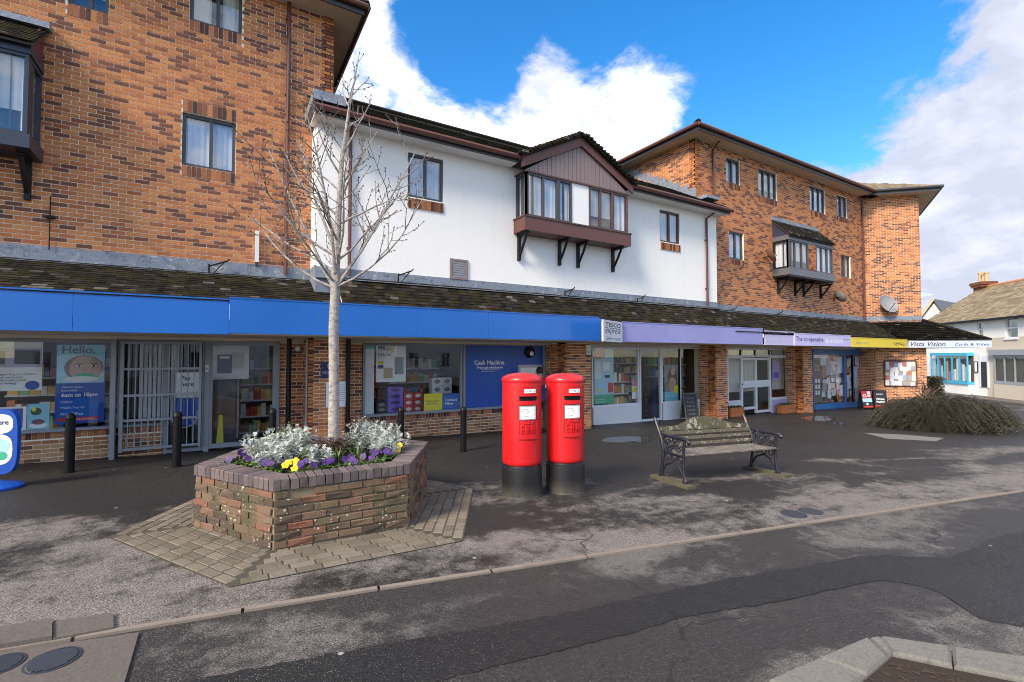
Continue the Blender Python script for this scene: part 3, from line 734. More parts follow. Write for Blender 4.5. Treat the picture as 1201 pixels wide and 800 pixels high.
# soffit board under the canopy and lintel beam
sf = MB(); sf.box((XL0, YF + .03, 2.04), (XR1 + 1, YS + .2, 2.06)); sf.build('canopy_soffit', 'beige_board', bw)
lb = MB(); lb.box((XL0, YS - .06, 1.975), (XR1 + .3, YS + .12, 2.038)); lb.build('lintel', 'beige_board', bw)

# ---- white building
MW = frame(XW0, YW); LW = XW1 - XW0; ZW = 6.12
v1 = opw(477, 519, 178, 230, YW, MW, XW0); v2 = opw(775.3, 798.7, 246, 283, YW, MW, XW0)
bu0, bu1 = U(605, YW), U(605, YW) + 3.2
bay_op = (bu0 - XW0 + .1, bu1 - XW0 - .1, 4.9, 5.9)
mb = MB(); cells(mb, MW, LW, 3.1, ZW, [v1, v2, bay_op], 0, .25); mb.build('wall', 'render_white', bw)
mb = MB(); mb.box((XW0, YW + .25, 2.75), (XW0 + .2, YL + .5, ZW)); mb.box((XW0, YW, 2.75), (XLC + .05, YW + .25, 3.099)); mb.box((XW1 - .2, YW + .25, 3.1), (XW1, YR + .3, ZW)); mb.build('side_wall', 'render_white', bw)
for q in (v1, v2):
    window(bw, MW, q[0], q[1], q[2], q[3], 2, 'frame_dark' if q is v1 else 'frame_brown', depth=.03, fw=.05)
    sb = []; n = round((q[1] - q[0]) / .075); wd = (q[1] - q[0]) / n
    pn = MB().box((q[0], -.012, q[2] - .24), (q[1], .004, q[2] - .02), MW).build('sill_panel', 'mortar', bw)
    for i in range(n): sb.append(((q[0] + wd * (i + .5), -.012, q[2] - .13), (wd - .01, .03, .20)))
    pieces('soldier_brick', sb, 'brick_soldier', pn, MW, 60, 2)
# roof of the white building
EY, EZ = YW - .42, 6.20
RY = 13.0; RZ = EZ + (RY - EY) * math.tan(R(30))
gx0, gx1 = bu0 - .16, bu0 + 3.34
for xa_, xb_ in ((XW0 - .1, gx0), (gx1, XW1 + .12)):
    MB().box((xa_, EY + .03, ZW - .02), (xb_, YW + .25, ZW)).build('soffit', 'render_cream', bw)
    MB().box((xa_, EY, ZW - .05), (xb_, EY + .03, EZ)).build('fascia_board', 'frame_dark', bw)
    MB().tube([(xa_ - .03, EY - .06, EZ - .02), (xb_ + .03, EY - .06, EZ - .02)], .06, 8).build('gutter', 'pipe_brown', bw, True)
    pent(bw, xa_, xb_ - (.1 if xb_ > gx1 else 0), EY - .06, EZ + .03, EY + 1.9, EZ + .03 + 1.96 * math.tan(R(30)), 'tile_moss', 0, 'roof')
pent(bw, gx0, gx1, EY + .5, EZ + .35, EY + 1.9, EZ + .03 + 1.96 * math.tan(R(30)), 'tile_moss', 0, 'roof')
MB().prism([(XW0 + .4, EY + 1.8, EZ + 1.0), (XW0 + .4, RY, RZ), (XW0 + .4, RY, RZ - .4), (XW0 + .4, EY + 2.0, EZ + .5)], (XR0 - XW0 - .42, 0, 0)).build('rear_roof', 'tile_moss', bw)
MB().tube([(XW0 + .4, RY, RZ), (XR0, RY, RZ)], .1, 6).build('ridge_tiles', 'tile_dark', bw)
MB().box((XW0 - .14, EY - .02, EZ + .12), (XLC + .04, YL + .02, EZ + .30)).build('abutment_flashing', 'lead', bw)
mb = MB(); mb.prism([(XLC + .02, YL - .1, EZ + .55), (XLC + .02, YL + 3.5, EZ + .55 + 3.6 * .577), (XLC + .02, YL + 3.5, EZ + .8 + 3.6 * .577), (XLC + .02, YL - .1, EZ + .8)], (.02, 0, 0)); mb.build('abutment_flashing', 'lead', bw)
pipe(bw, U(408, YW), YW, 3.25, EZ - .08, offset=(-.02, -.40, .0))
pipe(bw, U(829, YW), YW, 3.25, EZ - .08, offset=(.30, -.40, .0))
q = opw(527, 548, 303, 327, YW, MW, XW0)
vt = thing('wall_vent', 'square grey vent grille in the white rendered wall', 'vent', (XW0 + q[0], YW, q[2]))
mb = MB(); f_ = .05
mb.box((q[0], -.03, q[2]), (q[0] + f_, 0, q[3]), MW).box((q[1] - f_, -.03, q[2]), (q[1], 0, q[3]), MW).box((q[0] + f_, -.03, q[3] - f_), (q[1] - f_, 0, q[3]), MW).box((q[0] + f_, -.03, q[2]), (q[1] - f_, 0, q[2] + f_), MW)
mb.build('vent_frame', 'cladding', vt)
for k in range(7):
    z = q[2] + f_ + (q[3] - q[2] - 2 * f_) * k / 7; MB().box((q[0] + f_, -.022, z), (q[1] - f_, -.004, z + .032), MW).build('slat', 'dish_grey', vt)
# gabled oriel
def strut(mb, X, Y, zt, drop, out, mat=None):
    mb.box((X - .035, Y - .07, zt - drop), (X + .035, Y - .001, zt))
    mb.box((X - .035, Y - out, zt - .06), (X + .035, Y - .07, zt - .001))
    P = []
    for k in range(7):
        t_ = k / 6; P.append((X, Y - .05 - (out - .1) * t_, zt - drop * .82 + (drop * .78) * (t_ ** 1.5 * .45 + t_ * .55)))
    mb.tube(P, .034, 6)
def oriel_windows(parent, X0, X1, Y, z0, z1, edges, mats):
    M = frame(X0, Y)
    for (a, b, c), fm in zip(edges, mats):
        if fm == 'panel': MB().box((a - X0, .02, z0), (b - X0, .05, z1), M).build('blank_panel', 'white', parent)
        else: window(parent, M, a - X0, b - X0, z0, z1, c if isinstance(c, int) else [q_ - X0 for q_ in c], fm, depth=.0, fw=.045)
BY = 9.06; bx0, bx1 = bu0, bu0 + 3.18
oz0, oz1, oz2 = 4.55, 4.86, 5.90
orl = MB(); orl.box((bx0 - .06, BY - .05, oz0), (bx1 + .06, YW - .002, oz1)); ob = orl.build('oriel_base', 'brown_paint', bw)
MB().box((bx0 - .08, BY - .07, oz1), (bx1 + .08, YW - .003, oz1 + .03)).build('oriel_sill', 'frame_brown', ob)
pe = lambda px: U(px, BY)
ed = [(bx0, pe(655.5), [pe(638), ]), (pe(655.5), pe(671.5), 1), (pe(671.5), pe(692), 1), (pe(692), pe(720), [pe(705.5)]), (pe(720), bx1, 1)]
oriel_windows(bw, bx0, bx1, BY, oz1 + .03, oz2, ed, ['frame_dark', 'frame_dark', 'panel', 'frame_brown', 'frame_brown'])
window(bw, frame(bx0, YW - .002, R(-90)), 0, YW - BY - .002, oz1 + .03, oz2, 1, 'frame_dark', depth=0, fw=.05)
window(bw, frame(bx1, BY + .07, R(90)), 0, YW - BY - .075, oz1 + .03, oz2, 1, 'frame_brown', depth=0, fw=.05)
gx = (bx0 + bx1) / 2; ga = 7.03; gb = 5.92
MB().box((bx0 - .04, BY - .02, oz2), (bx1 + .04, YW - .004, oz2 + .04)).build('oriel_head', 'frame_brown', ob)
# gable boarding: separate vertical boards
half = (bx1 - bx0) / 2 + .02; n = 26
MB().prism([(gx - half, BY + .03, gb + .02), (gx + half, BY + .03, gb + .02), (gx, BY + .03, ga - .14)], (0, .05, 0)).build('gable_wall', 'cladding', bw)
for k in range(n):
    a = gx - half + 2 * half * k / n + .006; b = a + 2 * half / n - .012
    h = lambda x: gb + .02 + (ga - .12 - gb) * (1 - abs(x - gx) / half)
    MB().prism([(a, BY, gb + .02), (b, BY, gb + .02), (b, BY, h(b)), (a, BY, h(a))], (0, .03, 0)).build('gable_board', 'cladding', bw)
for s in (-1, 1):
    e = gx + s * (half + .12); lo = 6.02
    MB().prism([(e, BY - .06, lo - .06), (gx, BY - .06, ga - .20), (gx, BY - .06, ga + .02), (e, BY - .06, lo + .16)], (0, .05, 0)).build('bargeboard', 'brown_paint', bw)
    MB().prism([(e + s * .06, BY - .14, lo + .13), (gx, BY - .14, ga + .02), (gx, BY - .14, ga + .10), (e + s * .06, BY - .14, lo + .21)], (0, 2.2, 0)).build('gable_roof', 'tile_moss', bw)
    tl = MB(); rr = random.Random(11 + s)
    for k in range(17):   # verge tiles stepping up the gable edge
        t0 = k / 17; x_ = e + s * .06 + (gx - e - s * .06) * t0; z_ = lo + .21 + (ga - .11 - lo) * t0
        tl.box((x_ - .07, BY - .17 + rr.uniform(-.012, .012), z_ - .02), (x_ + .07, BY + .25, z_ + .028 + rr.uniform(0, .008)))
    tl.build('verge_tiles', 'tile_moss', bw)
st = MB()
for px in (608, 655.6, 677.5, 718.5):
    s_ = MB(); strut(s_, U(px, YW) , YW, oz0, .62, .42); s_.build('oriel_bracket', 'bracket_black', bw, False)

# ---- right brick building with canted wing
MR = frame(XR0, YR); LR = XR1 - XR0; cant = 2.05
rw = [opw(*q, YR, MR, XR0) for q in ((854.5, 870.8, 185, 214), (892.5, 914.3, 198, 230.4), (953, 971.2, 218, 247.3), (985, 997, 229.4, 254.4), (857, 874, 271, 303), (988, 999.5, 299, 325))]
rcol = [2, 3, 3, 2, 2, 2]; sol = []
for q in rw: sol += [(q[0], q[1], q[2] - .20, q[2])]
brick_wall(br, MR, LR, FLZ, ZTOP, rw, soldiers=sol, limit=300, zbase=3.15)
brick_wall(br, frame(XR0, YR + 7, R(-90)), 7, 5.6, ZTOP, limit=120, name='side_wall', zbase=3.15, minpx=6)
MC = frame(XR1, YR, R(-45)); brick_wall(br, MC, cant, FLZ, ZTOP, limit=120, name='wing_wall', zbase=3.15, minpx=6)
XC, YC = XR1 + cant * .7071, YR - cant * .7071
brick_wall(br, frame(XC, YC, R(20)), 4, FLZ, ZTOP, limit=0, name='wing_side_wall', zbase=3.15)
for q, c in zip(rw, rcol): window(br, MR, q[0], q[1], q[2], q[3], c, 'frame_dark', depth=.04, fw=.05)
hip_roof(br, XR0, XR1 - .3, YR, YR + 7.5, ZTOP)
# wing roof
ov = .5; A = Vector((XR1 - .2, YR - .5, ZTOP)); e45 = Vector((.7071, -.7071, 0)); n45 = Vector((-.7071, -.7071, 0))
q0 = Vector((XR1, YR, ZTOP)) + n45 * ov - e45 * .2; q1 = Vector((XC, YC, ZTOP)) + n45 * ov + e45 * ov; q2 = q1 + Vector((4.2, 2.2, 0)); q3 = Vector((XR1 + 3.4, YR + 3.2, ZTOP)); q4 = Vector((XR1 - .6, YR + 1, ZTOP))
MB().prism([q0, q1, q2, q3, q4], (0, 0, .03)).build('wing_soffit', 'soffit', br)
MB().prism([q0 + Vector((0, 0, -.03)), q1 + Vector((0, 0, -.03)), q1 + Vector((0, 0, .17)), q0 + Vector((0, 0, .17))], tuple(n45 * .03)).build('wing_fascia_board', 'frame_dark', br)
MB().tube([q0 + n45 * .08 + Vector((0, 0, .14)), q1 + n45 * .08 + e45 * .08 + Vector((0, 0, .14)), q2 + Vector((.1, -.1, .14))], .06, 8).build('wing_gutter', 'frame_dark', br, True)
ap = Vector((XR1 + 1.9, YR + 1.6, ZTOP + 1.55)); up = Vector((0, 0, .19)); rf = MB()
for a, b in ((q0, q1), (q1, q2), (q2, q3), (q3, q4), (q4, q0)): rf.poly([a + n45 * .06 + up, b + n45 * .06 + up, ap])
rf.build('wing_roof', 'tile_old', br)
tl = MB(); rr = random.Random(3)
for r_ in range(9):
    t0 = r_ / 10; a, b = (q0 + up).lerp(ap, t0), (q1 + up).lerp(ap, t0); L = (b - a).length; d = (b - a).normalized(); nn = int(L / .17)
    for k in range(nn):
        c = a + d * (.17 * (k + .5)) + Vector((0, 0, .03)); M = Matrix.Translation(c) @ Matrix.Rotation(R(-45), 4, 'Z') @ Matrix.Rotation(R(24), 4, 'X')
        tl.box((-.08, -.12, -.008), (.08, .12, .01 + rr.uniform(0, .006)), M)
tag(tl.build('roof_tile_field', 'tile_old', br), kind='stuff')
pipe(br, U(838, YR), YR, 6.35, ZTOP, offset=(.02, -.46, .1)); pipe(br, U(1013.5, YR), YR, 3.25, ZTOP, offset=(.1, -.46, .1))
# stepped lead flashing where the white roof meets the side wall
ls = MB(); Y_ = YR - .25
for k in range(11):
    y = YR - .02 + k * .3; z = EZ + .16 + (y - EY) * math.tan(R(30)); ls.box((XR0 - .015, y, z - .05), (XR0 - .004, y + .29, z + .26))
ls.build('step_flashing', 'lead', br)
ls = MB().box((XR0 - .03, YW - .1, EZ + .40), (XW1 + .05, YR - .01, EZ + .50)).build('cover_flashing', 'lead', br)
# flat oriel with lean-to roof
OY = 9.28; ox0 = U(908, YR); ox1 = ox0 + 3.06
r0, r1, r2 = ZA(926.7, 322, OY), ZA(926.7, 314, OY), ZA(926.7, 281, OY)
ob = MB().box((ox0 - .04, OY - .04, r0), (ox1 + .04, YR - .012, r1)).build('oriel_base', 'oriel_grey', br)
MB().box((ox0 - .03, OY - .03, r0 - .06), (ox1 + .03, YR - .012, r0 - .002)).build('oriel_soffit', 'bracket_black', ob)
MB().box((ox0 - .02, OY - .02, r2), (ox1 + .02, YR - .012, r2 + .16)).build('oriel_head', 'oriel_grey', ob)
pe = lambda px: U(px, OY)
xa, xb = ox0 + 1.32, ox0 + 1.86
oriel_windows(br, ox0, ox1, OY, r1 + .002, r2 - .002, [(ox0, xa, 3), (xb, ox1, 3)], ['frame_dark', 'frame_dark'])
pb = MB().box((xa, OY + .02, r1 + .002), (xb, OY + .06, r2 - .002)).build('oriel_pier', 'mortar', br)
bx = []
for k in range(int((r2 - r1) / .075)):
    for s in range(3 if k % 2 else 2):
        w_ = (xb - xa) / (3 if k % 2 else 2); bx.append(((xa + w_ * (s + .5), OY + .02, r1 + .04 + k * .075), (w_ - .01, .03, .065)))
pieces('brick', bx, 'brick_orange', pb, Matrix.Identity(4), 60, 2)
window(br, frame(ox0, YR - .012, R(-90)), 0, YR - OY - .014, r1 + .002, r2 - .002, 1, 'bracket_black', depth=0, fw=.06)
window(br, frame(ox1, OY + .07, R(90)), 0, YR - OY - .09, r1 + .002, r2 - .002, 1, 'bracket_black', depth=0, fw=.06)
zt = ZA(908, 259, YR)
MB().prism([(ox0, OY - .02, r2 + .16), (ox0, YR - .012, r2 + .16), (ox0, YR - .012, zt - .05)], (.03, 0, 0)).build('oriel_cheek', 'frame_navy', br)
MB().prism([(ox1 - .03, OY - .02, r2 + .16), (ox1 - .03, YR - .012, r2 + .16), (ox1 - .03, YR - .012, zt - .05)], (.03, 0, 0)).build('oriel_cheek', 'frame_navy', br)
pent(br, ox0 - .05, ox1 + .05, OY - .08, r2 + .17, YR - .02, zt, 'tile_dark', 0, 'oriel_roof')
MB().box((ox0 - .05, YR - .05, zt - .01), (ox1 + .05, YR - .010, zt + .12)).build('lead_flashing', 'lead', br)
for px in (913, 933, 943, 963):
    s_ = MB(); strut(s_, U(px, YR), YR - .008, r0 - .06, .55, .45); s_.build('oriel_bracket', 'bracket_black', br)
# left building oriel (same type, mostly outside the frame)
LY = 9.55; lx1 = U(40, YL); lx0 = lx1 - 2.4
z0, z1, z2, zt = 4.72, 4.92, 6.12, 6.95
ob = MB().box((lx0 - .04, LY - .04, z0), (lx1 + .04, YL - .012, z1)).build('oriel_base', 'frame_navy', bl)
MB().box((lx0 - .02, LY - .02, z2), (lx1 + .02, YL - .012, z2 + .14)).build('oriel_head', 'frame_navy', ob)
oriel_windows(bl, lx0, lx1, LY, z1 + .002, z2 - .002, [(lx0, lx0 + 1.2, 3), (lx0 + 1.2, lx1, 3)], ['frame_navy', 'frame_navy'])
window(bl, frame(lx1, LY + .07, R(90)), 0, YL - LY - .09, z1 + .002, z2 - .002, 1, 'frame_navy', depth=0, fw=.06)
MB().prism([(lx1 - .03, LY - .02, z2 + .14), (lx1 - .03, YL - .012, z2 + .14), (lx1 - .03, YL - .012, zt - .05)], (.03, 0, 0)).build('oriel_cheek', 'maroon', bl)
pent(bl, lx0 - .05, lx1 + .06, LY - .10, z2 + .15, YL - .02, zt - .12, 'tile_moss', 40, 'oriel_roof')
MB().box((lx0 - .05, YL - .16, zt - .14), (lx1 + .10, YL - .010, zt - .05)).build('lead_flashing', 'lead', bl)
for X in (lx1 - .12, lx1 - 1.6):
    s_ = MB(); strut(s_, X, YL - .008, z0, .62, .42); s_.build('oriel_bracket', 'bracket_black', bl)
# the wing's canopy and its hipped roof
VX0, VY0 = U(1065, YF), YF; vl = 3.0
VM = frame(VX0, VY0, R(-45))
v0 = Vector((VX0, VY0, 2.36)); v1_ = v0 + e45 * vl; wi0 = Vector((XR1, YR, 3.2)); wi1 = Vector((XC, YC, 3.2))
rf = MB(); rf.poly([v0, v1_, wi1, wi0]).poly([v1_, v1_ + Vector((2.2, 2.6, 0)), wi1]).poly([v0, wi0, v0 + Vector((-.3, .5, -.3))])
rf.build('wing_pent_roof', 'tile_dark', br)
tl = MB(); rr = random.Random(5)
for r_ in range(11):
    t0 = r_ / 11; a, b = v0.lerp(wi0, t0), v1_.lerp(wi1, t0); L = (b - a).length; d = (b - a).normalized()
    for k in range(int(L / .165)):
        c = a + d * (.165 * (k + .5 - .25 * (r_ % 2))) + Vector((0, 0, .012)); sl_ = (wi0 - v0)
        M = Matrix.Translation(c) @ Matrix.Rotation(R(-45), 4, 'Z') @ Matrix.Rotation(R(33), 4, 'X'); tl.box((-.08, -.07, -.006), (.08, .09, .012 + rr.uniform(0, .004)), M)
tag(tl.build('roof_tile_field', 'tile_dark', br), kind='stuff')
MB().tube([tuple(v1_ + Vector((0, 0, .02))), tuple(wi1 + Vector((0, 0, .03)))], .06, 6).build('hip_tiles', 'tile_dark', br)
sfp = [v0 + Vector((0, 0, -.30)), v1_ + Vector((0, 0, -.30)), v1_ + Vector((2.2, 2.6, -.30)), Vector((XR1 + 1, YR + 1, 2.06)), Vector((XR1, YS, 2.06))]
MB().prism([Vector((p.x, p.y, 2.045)) for p in sfp], (0, 0, .012)).build('wing_canopy_soffit', 'beige_board', br)
MB().prism([Vector((XR1, YR, 3.20)) + n45 * .014, Vector((XC, YC, 3.20)) + n45 * .014, Vector((XC, YC, 3.40)) + n45 * .014, Vector((XR1, YR, 3.40)) + n45 * .014], tuple(n45 * .01)).build('lead_flashing', 'lead', br)

# ================================================================ SHOPFRONTS
I4 = Matrix.Identity(4)
def xs(px): return U(px, YS)
def gwall(parent, px0, px1, z1=2.0, Y=YS, mat='brick_orange', limit=120, X0=None, soldier=True, ret=False, name='wall'):
    a = X0 if X0 is not None else U(px0, Y); b = U(px1, Y); z0 = gz(b) - .08; M = frame(a, Y); s = []
    if soldier: s = [(0, b - a, z1 - .115, z1)]
    zb = math.floor(z0 / .075) * .075
    wl = brick_wall(parent, M, b - a, z0, z1, (), mat, limit, s, name, .25, zb)
    if ret:
        brick_wall(wl if False else parent, frame(a, Y + .6, R(-90)), .6, z0, z1, (), mat, 40, (), 'pillar_side', .1, zb)
    return wl
gwall(bl, 0, 132, .47, mat='brick_plinth', X0=XL0, limit=160); gwall(bl, 141, 193, .47, mat='brick_plinth', limit=60)
gwall(bl, 328, 425, 1.97, soldier=False, limit=150); gwall(bl, 361.5, 405, 2.03, YP, soldier=False, ret=True, limit=200, name='pillar')
gwall(bw, 425.5, 541, .37, mat='brick_plinth', limit=160); gwall(bw, 541.5, 640, .37, mat='brick_plinth', limit=120)
gwall(bw, 640.5, 692, 1.97, soldier=False, limit=100); gwall(bw, 661, 693, 2.03, YP, soldier=False, ret=True, limit=150, name='pillar')
gwall(bw, 821.5, 852, 1.97, soldier=False, limit=60); gwall(bw, 838, 852.5, 2.03, YP, soldier=False, ret=True, limit=60, name='pillar')
gwall(br, 927.5, 952, 1.97, soldier=False, limit=60); gwall(br, 940.5, 952.5, 2.03, YP, soldier=False, ret=True, limit=60, name='pillar')
gwall(br, 1010, 1040, 1.97, soldier=False, limit=40)
CX0, CY0 = U(1027, YP), YP; MCG = frame(CX0, CY0, R(-45)); CL = 1.92
brick_wall(br, MCG, CL, gz(CX0) - .12, 2.03, (), 'brick_orange', 120, (), 'wing_ground_wall', .25, math.floor((gz(CX0) - .12) / .075) * .075, minpx=6)
brick_wall(br, frame(CX0 + CL * .7071, CY0 - CL * .7071, R(20)), 4, gz(CX0) - .2, 2.03, limit=0, name='wing_ground_side_wall')
brick_wall(br, frame(CX0, CY0 + .7, R(-90)), .7, gz(CX0) - .1, 2.03, limit=20, name='pillar_side', thick=.1)
# interiors
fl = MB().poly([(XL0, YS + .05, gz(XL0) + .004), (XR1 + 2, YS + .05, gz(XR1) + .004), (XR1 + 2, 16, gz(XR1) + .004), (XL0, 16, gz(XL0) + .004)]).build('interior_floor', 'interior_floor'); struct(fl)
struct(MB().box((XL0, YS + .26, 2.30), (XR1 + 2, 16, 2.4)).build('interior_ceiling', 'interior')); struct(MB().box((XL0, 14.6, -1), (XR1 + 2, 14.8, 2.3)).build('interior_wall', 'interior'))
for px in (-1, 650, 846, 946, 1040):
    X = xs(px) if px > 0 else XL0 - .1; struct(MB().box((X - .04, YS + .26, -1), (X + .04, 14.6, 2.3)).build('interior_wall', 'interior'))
def front(parent, panes, fmat, name='shopfront', fw=.05, Y=YS, extra=()):
    # panes: (px0, px1, z0, z1, rows); bars between; one glazed shopfront
    fr = MB(); sf_ = []
    for p0, p1, z0, z1 in panes:
        a, b = U(p0, Y), U(p1, Y); sf_.append((a, b, z0, z1))
        fr.box((a - fw * .5, Y - .02, z0 - fw), (a + fw * .5, Y + .06, z1 + .001)); fr.box((b - fw * .5, Y - .018, z0 - fw), (b + fw * .5, Y + .058, z1))
        fr.box((a + fw * .5, Y - .012, z0 - fw), (b - fw * .5, Y + .05, z0)); fr.box((a + fw * .5, Y - .014, z1 - fw), (b - fw * .5, Y + .05, z1))
    for e in extra: fr.box(*e)
    o = fr.build(name, fmat, parent)
    for a, b, z0, z1 in sf_: MB().box((a + fw * .4, Y + .012, z0 - .01), (b - fw * .4, Y + .020, z1 - fw * .5)).build('pane', 'glass', o)
    return o
HZ = 1.968
front(bl, [(-160, -20, .51, HZ), (-20, 132, .51, HZ)], 'frame_grey', extra=[((XL0, YS - .07, .47), (xs(132), YS + .06, .505))])
front(bl, [(141, 193, .51, HZ)], 'frame_grey', extra=[((xs(141), YS - .05, .47), (xs(193), YS + .06, .505))])
front(bl, [(196, 240, .02, HZ)], 'frame_grey', 'shop_door', .06)
front(bl, [(247, 323, .06, HZ)], 'frame_grey', 'shop_door', .08)
front(bw, [(427, 541, .42, HZ)], 'frame_grey', extra=[((xs(426), YS - .07, .37), (xs(541), YS + .06, .415))])
MB().box((xs(133.5), YS - .22, gz(xs(135)) - .02), (xs(139), YS - .1, HZ)).build('steel_post', 'frame_grey', bl)
MB().box((xs(325), YS - .04, gz(xs(325)) - .02), (xs(328), YS + .06, HZ)).build('door_post', 'frame_grey', bl)
MB().box((xs(240.5), YS - .05, gz(xs(244)) - .02), (xs(246.4), YS + .06, HZ)).build('door_post', 'frame_grey', bl)
pipe(bl, U(339, YS - .3), YS - .25, gz(1), 2.03, .045, 'pipe_black'); pipe(bl, U(408, YP), YP, gz(1.5), 2.03, .045, 'pipe_black')
pipe(bl, U(360, YP + .1), YP + .1, gz(1.5), 2.03, .028, 'frame_grey')
pipe(bw, U(657, YS - .3), YS - .25, gz(7), 2.03, .06, 'pipe_black'); pipe(bw, U(833, YS - .1), YS - .05, gz(13), 2.03, .045, 'pipe_black')
pipe(br, U(937.5, YS - .2), YS - .1, gz(17), 2.03, .06, 'pipe_black')
# second shop
zr = .27
front(bw, [(694.5, 748.5, zr, HZ)], 'frame_white', extra=[((xs(694), YS - .06, gz(xs(694)) - .06), (xs(748.5), YS + .05, zr - .049))])
front(bw, [(776, 797.5, .24, HZ), (797.5, 821, .24, HZ)], 'frame_white', extra=[((xs(776.5), YS - .03, gz(xs(776)) - .06), (xs(821), YS + .05, .191))])
front(bw, [(750.5, 774.5, gz(xs(760)) + .06, HZ)], 'frame_white', 'shop_door_frame', .06)
# third shop, white double doors with transom
g3 = gz(xs(890)); zt3, zs3 = 1.66, .10
front(br, [(853, 869, zs3, zt3), (853, 869, zt3 + .05, HZ), (869, 886, zt3 + .05, HZ), (886, 903, zt3 + .05, HZ), (903, 927, zt3 + .05, HZ), (903, 927, zs3, zt3)], 'frame_white', fw=.06,
      extra=[((xs(853), YS - .03, g3 - .1), (xs(869), YS + .05, zs3 - .065)), ((xs(903.5), YS - .03, g3 - .1), (xs(927), YS + .05, zs3 - .065))])
MB().box((xs(903.5) + .04, YS - .04, g3 - .05), (xs(927) - .04, YS - .032, zs3 - .09)).build('stall_panel', 'fascia_pale', br)
front(br, [(869.5, 885.8, g3 + .28, .62), (869.5, 885.8, .78, zt3 - .04), (886.2, 902.5, g3 + .12, .62), (886.2, 902.5, .78, zt3 - .04)], 'frame_white', 'double_door', .09)
MB().box((xs(870.5), YS - .03, .62), (xs(902), YS - .016, .73)).build('push_rail', 'frame_white', br)
# fourth shop, blue
g4 = gz(xs(980))
front(br, [(953.5, 990, g4 + .25, 1.80), (991, 1000, g4 + .2, 1.80), (1000, 1010, g4 + .2, 1.80)], 'frame_blue', fw=.07,
      extra=[((xs(953.5), YS - .04, g4 - .1), (xs(990), YS + .05, g4 + .18)), ((xs(990.5), YS - .03, g4 - .1), (xs(1010), YS + .05, g4 + .12)), ((xs(953.5), YS - .03, 1.81), (xs(1010), YS + .05, HZ))])
# ---- fascias: each a sign of its own
def fascia(px0, px1, Y, z0, z1, mat, label, seams=0, name='shop_fascia', X0=None, top='white'):
    a = X0 if X0 is not None else U(px0, Y); b = U(px1, Y); o = thing(name, label, 'shop sign', (a, Y, z0))
    n = seams + 1; wd = (b - a) / n
    for k in range(n): MB().box((a + wd * k + .002, Y, z0), (a + wd * (k + 1) - .002, Y + .05, z1)).build('panel', mat, o)
    MB().box((a, Y - .008, z1 + .001), (b, Y + .06, z1 + .022)).build('top_trim', mat, o)
    MB().box((a, Y - .006, z0 - .012), (b, Y + .04, z0 - .001)).build('bottom_trim', mat, o)
    return o, a, b
fascia(0, 268.1, YF, 2.05, 2.59, 'fascia_blue', 'blank bright blue fascia above the shop window with the smiling poster', 2, X0=XL0)
fascia(268, 705.5, YF - .02, 2.07, 2.62, 'fascia_blue', 'long blank bright blue fascia above the cash machine panel', 4)
fascia(705.5, 895, YF - .01, 2.06, 2.54, 'fascia_lilac', 'long faded lilac blank fascia above the white chemist-style shopfront', 3)
fascia(898, 932, YF, 2.05, 2.48, 'fascia_pale', 'short pale lilac blank fascia beside the purple lettered sign')
o, a, b = fascia(932.4, 998.5, YF - .04, 2.05, 2.44, 'fascia_coop', 'pale purple fascia lettered in dark purple and white above the double doors')
M = frame(a, YF - .04)
text('The co-operative', tframe(M, .08, 2.14), (b - a) * .46, .21, 'ink_purple', o, bold=.015)
text('funeralcare', tframe(M, (b - a) * .52, 2.15), (b - a) * .32, .19, 'white', o, bold=.01)
text('01425 471177', tframe(M, (b - a) * .86, 2.27), (b - a) * .12, .06, 'ink_purple', o)
o, a, b = fascia(999, 1064.5, YF - .02, 2.04, 2.38, 'fascia_yellow', 'bright yellow fascia with small dark lettering above the blue shopfront')
M = frame(a, YF - .02)
text('News  &  Food', tframe(M, .35, 2.15), .95, .09, 'frame_grey', o); text('Tel: 471 711', tframe(M, (b - a) * .72, 2.13), (b - a) * .26, .12, 'ink', o)
# canted sign
vs = thing('shop_fascia', 'pale blue canted corner fascia reading Vista Vision and Cards & Video', 'shop sign', (VX0, VY0, 2.03))
MB().box((.02, -.05, 2.04), (vl, 0, 2.33), VM).build('panel', 'fascia_vista', vs); MB().box((0, -.06, 2.331), (vl + .02, .01, 2.355), VM).build('top_trim', 'fascia_vista', vs)
text('Vista Vision', tframe(VM, .08, 2.10, -.05), 1.28, .19, 'frame_dark', vs, shear=.3, bold=.012); text('Cards & Video', tframe(VM, 1.70, 2.12, -.05), 1.2, .11, 'ink_navy', vs, shear=.2, bold=.02, spacing=1.25)
# projecting box sign
SX = U(707, YF - .3); px0, px1 = 707.5, 731
sg = thing('projecting_sign', 'white projecting box sign with black and blue lettering reading TESCO express 24hr cash', 'sign', (SX, YF - .07, 2.0))
a = W(707.5, 377, YF - .62); b = W(730, 377, YF - .08)
c0 = Vector((a.x, a.y, 0)); 
